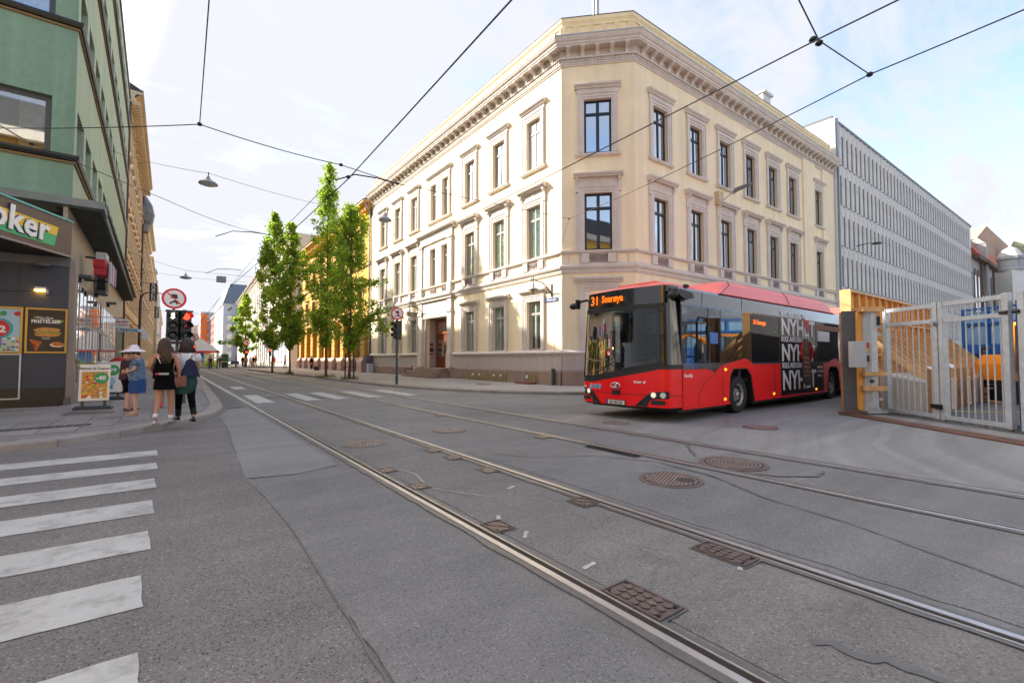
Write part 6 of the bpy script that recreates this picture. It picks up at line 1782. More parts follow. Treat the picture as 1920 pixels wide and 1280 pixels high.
# ================================================================= GATE AND BUILDING SITE
ga = R(216.6)
GF = Matrix(((-math.sin(-ga) , 0, 0, 0), (0, 0, 0, 0), (0, 0, 1, 0), (0, 0, 0, 1)))
gd = Vector((math.sin(ga), math.cos(ga), 0))          # runs from the big post towards the camera's right
gn = Z.cross(gd)
GT = Matrix(((gd.x, gn.x, 0, 15.03), (gd.y, gn.y, 0, 3.89), (0, 0, 1, 0), (0, 0, 0, 1)))
def gate(s0, s1, post0, post1, lab, bars_n, spikes=True):
    t = root('steel_gate', GT @ Vector(((s0 + s1) / 2, 0, .04)), 0, lab, 'gate', 'galvanised swing gates')
    MB(GT).box(s0, s0 + post0, -.05, .05, .04, 2.71).build('gate_post', steel, t); MB(GT).box(s1 - post1, s1, -.05, .05, .04, 2.72).build('gate_post', steel, t)
    for z0, z1 in ((.06, .14), (2.24, 2.33), (2.60, 2.69)):
        MB(GT).box(s0 + post0, s1 - post1, -.03, .03, z0, z1).build('rail', steel, t)
    st = (s1 - post1 - s0 - post0) / bars_n
    for k in range(bars_n):
        u = s0 + post0 + (k + .5) * st
        MB(GT).cyl((u, 0, .14), (u, 0, 2.24), .013, n=8).build('bar', steel, t)
        MB(GT).cyl((u, 0, 2.33), (u, 0, 2.60), .012, n=8).build('bar', steel, t)
    q = MB(GT)
    k = s0 + post0 + .05
    while k < s1 - post1: q.lathe([(.012, 2.69), (.001, 2.725)], (k, 0, 0), 5); k += .07
    o = q.build('spike_row', steel, t); o['kind'] = 'stuff'
    return t
g1 = gate(-.08, 1.47, .10, .12, 'left leaf of the galvanised gate, hinged beside the grey hoarding', 8)
MB(GT).box(1.34, 1.50, -.09, .07, 2.20, 2.28).cyl((1.42, -.12, 2.24), (1.42, -.06, 2.24), .05, n=10).build('latch', zinc, g1)
MB(GT).box(1.30, 1.55, -.10, -.02, .28, .38).build('drop_bolt', iron, g1)
g2 = gate(1.50, 3.0, .10, .12, 'right leaf of the galvanised gate with the digger behind it', 9)
MB(GT).tube([(2.86, -.06, 2.33), (3.0, -.06, 2.33)], .035, 8).build('hinge', iron, g2)
g3 = gate(3.17, 5.2, .12, .10, 'next galvanised fence panel cut by the right edge of the photo', 12)
MB(GT).tube([(3.10, -.06, 2.33), (3.22, -.06, 2.33)], .035, 8).build('hinge', iron, g3)
t = root('blue_grey_post', GT @ Vector((3.06, .15, 0)), 0, 'blue grey steel post standing between the gate and the next fence panel', 'post')
MB(GT).box(3.02, 3.13, .08, .22, .10, 2.56).build('post', M_('blue_grey_paint', (.07, .12, .18), .5, var=.1), t)
MB(GT).box(2.98, 3.2, .05, .26, .0, .14).build('foot', M_('blue_grey_paint', (.07, .12, .18), .5), t)
# big gate post with its timber blocks and control box
HP = Matrix(((.803, .596, 0, 14.42), (-.596, .803, 0, 4.18), (0, 0, 1, 0), (0, 0, 0, 1)))   # x to the right of the view, y away
HP = Matrix.Translation((14.42, 4.20, 0)) @ Matrix.Rotation(R(-36.6), 4, 'Z')
t = root('gate_pillar', HP.translation, 0, 'wide galvanised gate pillar strapped with short timbers beside the grey hoarding', 'gate post')
MB(HP).rings([[(-.02, .0, .10), (.12, -.06, .10), (.30, -.03, .10), (.30, .26, .10), (-.02, .26, .10)], [(-.02, .0, 2.62), (.12, -.06, 2.62), (.30, -.03, 2.62), (.30, .26, 2.62), (-.02, .26, 2.62)]]).build('pillar', steel, t)
tim = M_('sawn_timber', (.74, .43, .18), .8, var=.2, scale=3, streak=.15, fine=.12); ply2 = M_('raw_orange_plywood', (.85, .42, .09), .8, var=.15, scale=2, fine=.1)
darkt = M_('weathered_timber', (.42, .22, .10), .85, var=.25, scale=4, fine=.15)
for z0, z1, xa, xb in ((2.62, 2.74, -.12, .42), (.98, 1.08, -.12, .45), (.60, .72, -.12, .45)):
    MB(HP).box(xa, xb, -.14, -.065, z0, z1).build('timber_block', tim, t); MB(HP).box(xa, xa + .12, -.064, .3, z0 + .005, z1 - .005).build('timber_block', darkt, t)
MB(HP).box(-.14, -.021, .05, .2, .1, 2.62).build('timber_upright', ply2, t)
MB(HP).box(-.1, .45, -.12, .3, .03, .10).build('base_plate', steel, t)
for a in (0, .09, .18, .27): MB(HP).prism([(-.15, .10), (-.06, .10), (-.06, .2)], a, a + .012, 'x').build('base_rib', steel, t, fix=True)
cbx = tag(MB(HP).box(-.48, -.13, -.22, -.07, 1.20, 1.86).build('control_box', M_('pale_control_box', (.50, .51, .53), .5, var=.05)), 'pale grey control box with a red and yellow switch beside the gate pillar', 'control box')
sw_ = MB(HP).box(-.10, .0, -.16, -.09, 1.60, 1.67).build('switch_base', M_('switch_yellow', (.75, .50, .02), .5), cbx)
MB(HP).cyl((-.12, -.17, 1.635), (-.12, -.12, 1.635), .03, n=10).build('knob', redp, sw_)
MB(HP).box(-.02, .04, -.09, -.061, 1.34, 1.50).build('intercom', black, t)
MB(HP).box(.06, .14, -.09, -.061, .80, .88).build('sensor', black, t)
MB(HP).box(-.01, .05, -.075, -.062, 1.70, 1.83).build('warning_notice', redp, t)
for z in (2.2, 2.0, .35): MB(HP).box(.30, .42, -.02, .06, z, z + .07).build('hinge', zinc, t)
MB(HP).box(.30, .37, -.06, .02, 2.28, 2.50).build('motor_housing', iron, t)
# grey hoarding return panel
HD = Matrix.Translation((14.47, 4.30, 0)) @ Matrix.Rotation(R(135), 4, 'Z')
hoard = M_('grey_hoarding_board', (.125, .12, .125), .8, var=.15, scale=1.4, fine=.06, dirt=.08)
t = root('hoarding_panel', (14.47, 4.3, 0), 0, 'weathered grey plywood hoarding panel closing the end of the timber wall', 'hoarding')
MB(HD).box(-.1, .45, -.02, .0, .03, 2.66).build('board', hoard, t)
MB(HD).box(.45, .49, -.03, .0, .03, 2.62).build('board_edge', darkt, t)
stc = MB(HD).box(.0, .08, .001, .006, 1.95, 2.28).build('blue_sticker', M_('sticker_blue', (.03, .18, .5), .5), t)
MB(HD).box(.0, .06, .001, .006, 1.80, 1.93).build('white_sticker', white, t)
# timber wall with studs and raking braces
TY = 4.95
tw_ = root('timber_wall', (20, TY, 0), 0, 'raw orange timber wall with studs and raking braces behind the gate', 'timber wall')
xs = [15.6 + i * .62 for i in range(17)]
MB().box(15.5, 25.7, TY + .0, TY + .03, 0, 3.32).build('sheathing', ply2, tw_)
for i in range(8): MB().box(15.5 + i * 1.275, 15.5 + i * 1.275 + 1.265, TY + .031, TY + .05, 0, 3.31).build('outer_board', hoard, tw_)
MB().box(15.45, 25.8, TY - .12, TY + .05, 3.321, 3.37).build('top_plate', tim, tw_); MB().box(15.45, 25.8, TY - .11, TY - .002, 2.55, 2.60).build('rail', tim, tw_); MB().box(15.45, 25.8, TY - .11, TY - .002, 1.50, 1.55).build('rail', tim, tw_)
for x in xs: MB().box(x - .025, x + .025, TY - .105, TY - .001, 0.02, 3.32).build('stud', tim, tw_)
MB().box(15.44, 15.5, TY - .15, TY + .12, 0, 3.38).build('end_board', tim, tw_)
for x in xs[::1]:
    MB().beam((x + .06, TY - .12, 2.35), (x + .06, 3.15, .75), .045, .14).build('brace', tim, tw_)
    MB().beam((x + .06, TY - .12, 1.35), (x + .06, 3.3, .62), .045, .12).build('brace', tim, tw_)
rndb = random.Random(8)
concb = M_('cast_concrete_block', (.52, .47, .41), .9, var=.12, fine=.08, dirt=.1)
for i in range(9):
    x = 15.6 + i * 1.0
    t = root('concrete_block', (x, 3.5, 0), rndb.uniform(-.06, .06), 'pale concrete ballast block under the timber braces, ' + ['nearest the gate pillar', 'second', 'third', 'fourth', 'fifth', 'sixth', 'seventh', 'eighth', 'farthest'][i] + ' in its row', 'concrete block', 'ballast blocks under the braces')
    M0 = WM[t.name]
    MB(M0).rings([[(-.44, -.35, 0), (.44, -.35, 0), (.44, .6, 0), (-.44, .6, 0)], [(-.44, -.33, .82), (.44, -.33, .82), (.44, .6, .98), (-.44, .6, .98)], [(-.40, -.28, .86), (.40, -.28, .86), (.40, .56, 1.02), (-.40, .56, 1.02)]]).build('block', concb, t)
    MB(M0).box(-.48, -.443, -.45, -.36, .0, 1.15).build('timber_stop', darkt, t)
for (x, y, z, s_, m, lab) in ((17.2, 3.6, 1.06, .16, white, 'white sack lying on a concrete block'), (18.3, 3.6, 1.06, .18, M_('blue_bag', (.05, .25, .6), .7), 'blue plastic bag on a concrete block'), (17.7, 3.55, 1.06, .15, redp, 'red plastic sheet crumpled on a concrete block'), (19.6, 3.6, 1.06, .22, white, 'large white sack on the far concrete blocks')):
    q = MB(); q.ell((x, y, z + s_ * .4), (s_ * 1.3, s_, s_ * .5), 9, 6)
    q.v = [(a + rndb.uniform(-.02, .02), b + rndb.uniform(-.02, .02), c + rndb.uniform(-.02, .02)) for a, b, c in q.v]
    tag(q.build('sack', m), lab, 'sack')
for k, (x, y, r_) in enumerate(((20.9, 3.7, .2), (22.0, 3.2, .9))):
    t = root('pallet', (x, y, 0), r_, ['wooden pallet with boards stacked on it behind the gate', 'second wooden pallet nearer the blue container'][k], 'pallet', 'pallets on the site'); M0 = WM[t.name]
    for j in range(6): MB(M0).box(-.6, .6, -.4 + j * .145, -.30 + j * .145, .44, .47).build('deck_board', tim, t)
    for z in (.12, .30):
        for j in (-.38, 0, .36): MB(M0).box(-.58, .58, j, j + .09, z, z + .13).build('bearer', darkt, t)
    for j in range(3 if k == 0 else 0): MB(M0 @ Matrix.Rotation(.1 * j, 4, 'Z')).box(-.8, .8, -.1 + .16 * j, .05 + .16 * j, .475 + .03 * j, .50 + .03 * j).build('loose_board', ply2, t)
for k in range(4):
    o = MB().beam((20.6 + k * .25, 4.6, 1.6 - k * .1), (21.2 + k * .4, 3.4, .5), .24, .025).build('leaning_board', ply2 if k % 2 else tim); tag(o, ['first', 'second', 'third', 'last'][k] + ' loose board from the left leaning at the far end of the timber wall', 'board', 'boards leaning on the timber wall')
for k, (x, y, a) in enumerate(((20.7, 3.35, .3), (21.3, 2.95, .7))):
    o = MB(TR(x, y, .03) @ Matrix.Rotation(a, 4, 'Z')).box(-.45, .45, -.09, .09, 0, .05).build('plank', tim); tag(o, ['short timber offcut on the ground left of the digger', 'longer plank on the ground in front of the digger'][k], 'plank')
# site ground, plates, yellow line
sitegr = asphalt('site_gravel', (.13, .125, .12), .6, .3, sc=2, speck_scale=40)
sheet('site_ground', rough([(14.9, 4.4), (13.2, 1.9), (11.5, -.6), (11.5, -12), (34, -12), (34, 4.9), (15.5, 4.9)], .03, .2), .008, sitegr)
rust = M_('rusty_steel_plate', (.20, .10, .065), .7, .4, var=.25, scale=3, dirt=.2, fine=.1)
ends = [Vector((13.62, 4.42)), Vector((11.0, .95)), Vector((9.2, -1.4)), Vector((8.0, -3))]
dperp = Vector((.8, -.6))
for i in range(3):
    a, b = ends[i], ends[i + 1]
    wd = .38
    for j, (o0, o1) in enumerate(((0.0, .17), (.19, .42))):
        p = MB().prism([tuple(a + dperp * o0), tuple(b + dperp * o0), tuple(b + dperp * o1), tuple(a + dperp * o1)], .010, .034 + .004 * j).build('steel_plate', rust, None, fix=True)
        tag(p, ['outer', 'inner'][j] + ' rusty steel plate strip ' + ['beside the hoarding foot', 'in front of the gate leaves', 'leaving the frame at the right edge'][i], 'steel plate', 'rusty plates along the gate')
o = MB().beam((13.55, 4.5, .06), (14.9, 3.95, .06), .1, .06).build('rusty_bar', rust); tag(o, 'short rusty bar lying at the foot of the gate pillar', 'steel bar')
MB().beam((16.0, 4.2, .016), (20.2, -.8, .016), .09, .004).build('yellow_line', M_('yellow_road_paint', (.62, .42, .05), .7, var=.1))
bpy.data.objects['yellow_line']['kind'] = 'structure'
q = MB(); rr = random.Random(6)
for i in range(420):
    t_ = rr.random(); p = Vector((14.9, 3.75)).lerp(Vector((11.3, -1.0)), t_) + Vector((rr.gauss(.1, .13), rr.gauss(0, .1)))
    s_ = rr.uniform(.008, .03); q.ell((p.x, p.y, .012 + s_ * .3), (s_, s_ * .8, s_ * .6), 5, 3)
o = q.build('gravel_edge', M_('gravel_grey', (.18, .165, .15), .9, var=.3)); o['kind'] = 'stuff'
# blue container frame / tarp wall and the excavator
bl = M_('blue_tarp', (.03, .16, .55), .45, var=.2, scale=1.5, bump=.3, bscale=3); blf = M_('blue_steel_frame', (.02, .13, .42), .4)
t = root('blue_container', (27, 1.5, 0), 0, 'blue tarpaulin covered container with a blue steel frame deep in the site', 'container')
CB = Matrix.Translation((27.2, 4.4, 0)) @ Matrix.Rotation(R(-128), 4, 'Z')
MB(CB).box(0, 7, .05, 2.4, .3, 2.0).build('body', bl, t); MB(CB).box(0, 7, .05, 2.4, 2.0, 3.35).build('cover', M_('pale_blue_cover', (.22, .42, .68), .5, var=.3, scale=1.2), t)
for x in (0, 1.0, 2.9, 5): MB(CB).box(x - .06, x + .06, -.06, .05, 0, 3.5).build('frame_post', blf, t)
for z in (.5, 1.55, 2.8, 3.4): MB(CB).box(0, 7, -.04, .05, z, z + .1).build('frame_rail', blf, t)
exo = M_('excavator_orange', (.85, .27, .015), .4, var=.08, coat=.3)
EX = Matrix.Translation((21.9, 2.1, 0)) @ Matrix.Rotation(R(-128), 4, 'Z')
t = root('excavator', (21.9, 2.1, 0), 0, 'orange compact excavator parked behind the right gate leaf', 'excavator')
for y0 in (-.75, .45):
    MB(EX).prism([(-1.1, .12), (-.95, .0), (.95, .0), (1.1, .12), (1.1, .42), (.95, .55), (-.95, .55), (-1.1, .42)], y0, y0 + .35, 'y').build('track', rubber, t, fix=True)
MB(EX).box(-.9, 1.0, -.75, .75, .6, .72).build('slew_deck', black, t)
MB(EX).rings([[(-.95, -.72, .72), (.2, -.72, .72), (.2, .72, .72), (-.95, .72, .72)], [(-1.0, -.74, 1.25), (.2, -.74, 1.25), (.2, .74, 1.25), (-1.0, .74, 1.25)], [(-.8, -.62, 1.55), (.15, -.62, 1.55), (.15, .62, 1.55), (-.8, .62, 1.55)]]).build('engine_cover', exo, t)
for (a, b) in (((.25, -.7), (.3, -.7)), ((.25, .0), (.3, .0)), ((1.0, -.7), (.9, -.7)), ((1.0, .0), (.9, .0))):
    MB(EX).beam((a[0], a[1], .72), (b[0], b[1], 2.45), .07, .07).build('cab_post', exo if a[0] < .5 else black, t)
MB(EX).box(.15, 1.05, -.75, .05, 2.45, 2.55).build('cab_roof', exo, t)
MB(EX).box(.3, .95, -.69, -.01, 1.0, 2.4).build('cab_glass', glass_mat('glass_cab', (.03, .03, .03), .15, see=.5), t)
MB(EX).tube([(.9, .35, .9), (1.6, .35, 2.3), (2.3, .35, 2.6), (3.0, .35, 2.1)], [.14, .13, .12, .10], 8).build('boom', exo, t)
MB(EX).tube([(3.0, .35, 2.1), (3.2, .35, 1.0)], [.09, .07], 8).build('dipper', exo, t)
MB(EX).prism([(2.95, 1.0), (3.4, .95), (3.5, .55), (3.1, .4), (2.95, .6)], .1, .6, 'y').build('bucket', M_('bucket_grey', (.15, .14, .13), .5, .4), t, fix=True)
MB(EX).box(1.15, 1.3, -.8, .8, .1, .5).build('dozer_blade', exo, t)
MB(EX).tube([(-.9, -.55, 1.55), (-.9, -.55, 1.75), (-.7, -.5, 1.8)], .05, 8).build('exhaust', black, t)
t = root('stone_trailer', (24.4, 1.6, 0), 0, 'dark dump trailer with pale rubble behind the digger', 'trailer')
ET = Matrix.Translation((24.2, .6, 0)) @ Matrix.Rotation(R(-128), 4, 'Z')
MB(ET).box(-1.6, 1.6, -.8, .8, 1.7, 2.6).build('tub', M_('pale_rubble_skip', (.38, .36, .33), .9, var=.4, scale=3, bump=.4, bscale=6), t); MB(ET).box(-1.6, 1.6, -.7, .7, .5, 1.68).build('chassis', black, t)
# ================================================================= TRAFFIC LIGHTS AND SIGNS
sred = M_('sign_red', (.70, .015, .02), .4, var=.02); swht = M_('sign_face_white', (.80, .80, .80), .4, var=.02)
tlb = M_('traffic_black', (.022, .024, .024), .5, var=.1); tlg = M_('traffic_green_pole', (.05, .075, .07), .5, var=.15)
litred = M_('lit_red_lens', (.8, .02, .01), .3, emit=(1, .02, .008), estr=2.2); litS = M_('lit_white_symbol', (.9, .9, .85), .3, emit=(1, .95, .8), estr=1.2)
offr = M_('dark_red_lens', (.10, .02, .015), .2); offg = M_('dark_green_lens', (.02, .06, .055), .2); offk = M_('dark_lens', (.03, .03, .03), .2)
def fsign(t, F, z, r):
    q = lambda: MB(F)
    q().cyl((0, .0, z), (0, -.012, z), r, n=36).build('sign_plate', sred, t)
    q().cyl((0, -.013, z), (0, -.016, z), r * .80, n=36).build('sign_field', swht, t)
    c = q(); c.prism([(-.26 * r, z + .12 * r), (-.22 * r, z + .42 * r), (.22 * r, z + .42 * r), (.28 * r, z + .12 * r), (.33 * r, z + .02 * r), (-.3 * r, z + .02 * r)], -.020, -.017, 'y'); c.build('car_symbol', black, t, fix=True)
    c = q(); c.prism([(-.38 * r, z - .45 * r), (-.1 * r, z - .22 * r), (.1 * r, z - .15 * r), (.35 * r, z - .35 * r), (.3 * r, z - .45 * r), (0, z - .38 * r)], -.020, -.017, 'y'); c.build('motorcycle_symbol', black, t, fix=True)
    for x in (-.27, .24): q().cyl((x * r, -.017, z - .45 * r), (x * r, -.020, z - .45 * r), .1 * r, n=12).build('wheel_symbol', black, t)
    q().beam((-.56 * r, -.0215, z + .56 * r), (.56 * r, -.0215, z - .56 * r), .002, .11 * r, up=(1, 0, 1)).build('red_bar', sred, t)
def head(t, F, x, z0, states, d=.22, w=.27, hood=True):
    """signal head facing -y; states from the top"""
    h = .28
    for k, st in enumerate(states):
        z = z0 - k * h
        b_ = MB(F).box(x - w / 2, x + w / 2, -.02, d, z - h + .006, z).build('signal_housing', tlb, t)
        m = {'R': litred, 'r': offr, 'g': offg, 'k': offk, 'S': offk}[st]
        MB(F).lathe([(.095, -.025), (.07, -.04), (.01, -.046)], (x, 0, z - h / 2), 18, axis='y').build('lens', m, b_)
        if st == 'S':
            inst('lettering', text_mesh('S', .21, litS, .001, .006, align='CENTER'), b_, text_on(F @ Vector((x, -.052, z - h / 2 - .07)), F.to_3x3() @ Vector((1, 0, 0)), F.to_3x3() @ Vector((0, -1, 0))))
        rs = []
        for yy, rr_ in ((-.02, .112), (-.20, .118)):
            ring = [(x + rr_ * math.cos(a), yy - (0 if yy == -.02 else -.10 * max(0, -math.sin(a) * 1 + .2)), z - h / 2 + rr_ * math.sin(a)) for a in [math.pi * (-.08 + 1.16 * i / 10) for i in range(11)]]
            rs.append(ring)
        MB(F).rings(rs, 0, caps=False, closed=False).build('visor', tlb, b_)
# left traffic light
TLm = Matrix.Translation((.36, 16.5, .12)) @ Matrix.Rotation(R(4), 4, 'Z')
t = root('traffic_light', TLm.translation, R(4), 'twin traffic light with lit red lamp and white S on the left pavement', 'traffic light', None)
MB(TLm).cyl((0, .1, 0), (0, .1, 2.72), .055, n=12).cyl((0, .1, 0), (0, .1, .5), .075, n=12).build('pole', tlg, t)
MB(TLm).cyl((-.16, .14, 1.0), (-.16, .14, 2.0), .04, n=10).build('side_pole', tlg, t)
MB(TLm @ TR(-.27, -.02, 0)).cyl((0, .03, 2.6), (0, .03, 3.0), .03, n=8).build('sign_pole', tlg, t)
fsign(t, TLm @ TR(-.27, -.03, 0), 3.02, .295)
head(t, TLm, -.29, 2.66, ['S', 'k', 'k'])
head(t, TLm @ Matrix.Rotation(R(18), 4, 'Z'), .03, 2.66, ['R', 'r', 'g'])
MB(TLm).box(-.45, .2, -.0, .2, 1.72, 1.80).box(-.45, .2, .0, .2, 2.66, 2.70).build('mounting_bracket', tlb, t)
MB(TLm @ Matrix.Rotation(R(200), 4, 'Z')).box(-.2, .1, -.3, -.08, 1.85, 2.6).build('rear_head', tlb, t)
# right traffic light
TRm = Matrix.Translation((9.18, 22.1, .11)) @ Matrix.Rotation(R(-12), 4, 'Z')
t = root('traffic_light', TRm.translation, R(-12), 'single sideways traffic light below a round sign before the cream facade', 'traffic light', None)
MB(TRm).cyl((0, 0, 0), (0, 0, 3.55), .055, n=12).cyl((0, 0, 0), (0, 0, .45), .07, n=12).build('pole', tlg, t)
fsign(t, TRm @ TR(0, -.07, 0) @ Matrix.Rotation(R(-8), 4, 'Z'), 3.56, .31)
HR = TRm @ Matrix.Rotation(R(-62), 4, 'Z')
head(t, HR @ TR(0, -.1, 0), 0, 3.15, ['k', 'k', 'g'])
MB(TRm).box(.03, .12, -.06, .06, 1.35, 1.62).build('push_button', M_('button_yellow_box', (.5, .4, .15), .6), t)
MB(TRm).box(-.08, .2, -.08, .1, 2.25, 3.2).build('backing', tlb, t)
# far traffic lights
for (x, y, rz, st, lab) in ((2.15, 60, 0, ['R', 'r', 'g'], 'small far traffic light showing red between the two women, with a round sign'), (8.9, 75.5, 0, ['k', 'R', 'g'], 'far traffic light by the dark pole with a round sign near the plaza tree'), (12.3, 78, 0, ['R', 'r', 'g'], 'far traffic light glowing red left of the tree trunks')):
    Fm = Matrix.Translation((x, y, .1)); t = root('traffic_light', (x, y, .1), 0, lab, 'traffic light')
    MB(Fm).cyl((0, .1, 0), (0, .1, 2.6 if x > 12 else 3.8), .07, n=8).build('pole', tlg, t); head(t, Fm @ Matrix.Scale(1.25, 4), 0, 2.2, st)
    if x < 12: fsign(t, Fm @ TR(0, -.05, 0), 3.6, .42)
# left pavement street lamp pole with arm
t = root('bracket_lamp', (-1.7, 43, 0), 0, 'slim dark lamp pole with a curved arm by the pale ochre building', 'street lamp')
MB().tube([(-1.75, 43, .1), (-1.75, 43, 5.6), (-1.6, 43, 6.1), (-1.2, 43, 6.3), (-.3, 43, 6.2), (.4, 43, 6.7)], [.07, .06, .05, .04, .03, .02], 8).build('pole', black, t)
# ================================================================= SANDWICH BOARDS
fr_ = M_('board_frame_grey', (.62, .62, .62), .4, .3)
def aboard(x, y, rz, w, h, lab, kind):
    t = root('pavement_sign', (x, y, .124), rz, lab, 'pavement sign', 'advertising boards on the pavement'); M0 = WM[t.name] @ Matrix.Rotation(R(-7), 4, 'X')
    MB(WM[t.name]).rings([[(-w * .62, -.17, 0), (w * .62, -.17, 0), (w * .62, .2, 0), (-w * .62, .2, 0)], [(-w * .62, -.17, .05), (w * .62, -.17, .05), (w * .62, .2, .05), (-w * .62, .2, .05)], [(-w * .55, -.10, .09), (w * .55, -.10, .09), (w * .55, .14, .09), (-w * .55, .14, .09)]]).build('base', M_('board_base_navy', (.02, .035, .06), .45), t)
    for s_ in (-1, 1): MB(M0).box(s_ * w * .36 - .03, s_ * w * .36 + .03, -.01, .03, .08, .24).build('support', black, t)
    z0 = .22
    q = MB(M0); q.box(-w / 2, w / 2, -.015, .015, z0, z0 + .035); q.box(-w / 2, w / 2, -.015, .015, z0 + h - .035, z0 + h); q.box(-w / 2, -w / 2 + .035, -.015, .015, z0 + .035, z0 + h - .035); q.box(w / 2 - .035, w / 2, -.015, .015, z0 + .035, z0 + h - .035)
    q.build('frame', fr_, t)
    MB(M0).box(-w / 2 + .035, w / 2 - .035, -.01, .01, z0 + .035, z0 + h - .035).build('poster', white, t)
    def T(s, x_, z_, size, m, bold=.003, y_=-.0145, sx=1): inst('lettering', text_mesh(s, size, m, .001, bold, align='CENTER', sx=sx), t, text_on(M0 @ Vector((x_, y_, z_)), M0.to_3x3() @ Vector((1, 0, 0)), M0.to_3x3() @ Vector((0, -1, 0))))
    if kind == 0:
        rr = random.Random(12)
        MB(M0).box(-w / 2 + .05, w / 2 - .05, -.012, -.0102, z0 + .06, z0 + h * .80).build('print', M_('print_busy', (.62, .30, .06), .5, var=.5, scale=16), t)
        for i in range(26):
            a = -w / 2 + .06 + rr.random() * (w - .22); b = z0 + .06 + rr.random() * (h * .62); 
            MB(M0).box(a, a + rr.uniform(.04, .12), -.0135 - i * .00005, -.0122, b, b + rr.uniform(.02, .07)).build('printed_shape', [redp, yelp, white, lettp, bunp][rr.randrange(5)], t)
        T('Matten & Dessert', 0, z0 + h * .86, .085, M_('print_grey', (.15, .15, .15), .5))
        MB(M0).cyl((.13, -.0145, z0 + h * .62), (.13, -.017, z0 + h * .62), .145, n=24).build('green_bubble', grnp, t)
        T('-40', .12, z0 + h * .57, .15, white, .006, -.0185)
    else:
        MB(M0).box(-w / 2 + .045, w / 2 - .045, -.012, -.0102, z0 + .05, z0 + h - .05).build('print', white, t)
        MB(M0).cyl((.08, -.0125, z0 + h * .72), (.08, -.015, z0 + h * .72), .17, n=24).build('green_bubble', grnp, t)
        T('99', .08, z0 + h * .66, .19, white, .006, -.0165)
        MB(M0).cyl((.02, -.0125, z0 + h * .36), (.02, -.015, z0 + h * .36), .14, n=24).build('blue_bubble', bluep, t)
        MB(M0).box(-.1, .1, -.014, -.0125, z0 + .1, z0 + .3).build('printed_shape', tealp, t)
    return t
aboard(-1.52, 15.95, R(-3), .60, .93, 'nearest white framed pavement board with a green minus 40 bubble over food pictures', 0)
aboard(-1.52, 19.6, R(-6), .66, .98, 'second pavement board with a green 99 price bubble behind the first', 1)
aboard(-1.38, 23.0, R(-6), .66, .98, 'third pavement board half hidden behind the 99 board', 0)
mat_ = tag(MB().box(-1.95, -1.05, 14.55, 15.3, .125, .133).build('cellar_hatch', M_('worn_hatch_grey', (.13, .125, .125), .6, .2, var=.3, scale=5)), 'dark flat hatch in the pavement before the first board', 'cellar hatch')
t = root('red_parasol', (-1.7, 26.5, .12), 0, 'red parasol top by the shop window behind the boards', 'parasol')
MB().lathe([(.42, 1.22), (.40, 1.32), (.25, 1.45), (.05, 1.5)], (-1.65, 26.5, 0), 12).build('canopy', redp, t); MB().cyl((-1.65, 26.5, .12), (-1.65, 26.5, 1.5), .02).build('pole', zinc, t)
t = root('potted_plant', (-2.75, 21.0, .15), 0, 'leafy potted plant inside the shop window', 'potted plant'); MB().lathe([(.14, .55), (.2, .95), (.19, .95)], (-2.75, 21, 0), 12).build('pot', M_('plant_pot', (.3, .08, .05), .7), t)
q = MB(); rr = random.Random(3)
for i in range(80):
    c = Vector((-2.75 + rr.gauss(0, .12), 21 + rr.gauss(0, .14), 1.25 + rr.gauss(0, .16))); d = Vector((rr.gauss(0, 1), rr.gauss(0, 1), rr.gauss(0, 1))).normalized() * .07; e = d.cross(Vector((rr.random(), rr.random(), rr.random()))).normalized() * .035
    q.quad(c - d, c - e, c + d, c + e)
q.build('leaves', M_('houseplant_green', (.06, .16, .04), .6), t)
# ================================================================= OVERHEAD WIRES
wirem = M_('wire_dark', (.018, .019, .024), .5, var=0); contm = M_('contact_wire_blueblack', (.02, .022, .045), .4, .5, var=0)
def sag(a, b, s, n=14): 
    a, b = Vector(a), Vector(b)
    return [a.lerp(b, i / n) - Vector((0, 0, 4 * s * (i / n) * (1 - i / n))) for i in range(n + 1)]
def wire(lab, segs, r=.008, m=None, cat='overhead wire', grp='overhead tram wires', knots=()):
    t = root('overhead_wire', segs[0][0], 0, lab, cat, grp)
    for a, b, s in segs: MB().tube(sag(a, b, s), r, 5).build('cable', m or wirem, t)
    for k in knots: MB().ell(k, (.05, .05, .035), 7, 5).build('clamp', iron, t)
    return t
N1 = (13.9, 14.62, 7.5); N2 = (.39, 10.81, 6.0)
wire('tram contact wire running up the street over the near track', [((2.6, -8, 5.3), (2.9, 9.6, 5.12), .02), ((2.9, 9.6, 5.12), (2.6, 32, 5.4), .05), ((2.6, 32, 5.4), (2.8, 90, 5.5), .1)], .011, contm, knots=[(2.9, 9.6, 5.16)])
wire('second line of the near track, joining the contact wire above the crossing', [((3.1, 11.2, 5.75), (2.65, 22, 5.42), .0), ((2.65, 22, 5.42), (2.7, 90, 5.6), .1)], .008, contm)
wire('tram contact wire over the far track passing in front of the corner building', [((6.5, -10, 5.5), (6.4, 2.3, 5.38), .02), ((6.4, 2.3, 5.38), (6.37, 21, 5.15), .05), ((6.37, 21, 5.15), (6.4, 90, 5.3), .1)], .010, wirem, knots=[(6.42, 2.32, 5.42)])
wire('span wire from the building corner across the junction to the green block', [(N1, (4.78, 11.57, 6.05), .0), ((4.78, 11.57, 6.05), (3.08, 10.75, 5.85), 0), ((3.08, 10.75, 5.85), N2, .05), (N2, (-3.07, 14.67, 6.45), .03)], .010, knots=[N2, N1, (3.08, 10.75, 5.85), (4.78, 11.57, 6.05)])
wire('stay from the junction knot down to the cream wall anchor', [(N1, (15.38, 17.05, 6.35), .0)], .006)
wire('long span wire from the knot by the corner towards the upper right', [(N1, (8.61, 2.35, 5.8), .1), ((8.61, 2.35, 5.8), (8.3, -4.0, 5.9), .05)], .010, knots=[(8.61, 2.35, 5.8)])
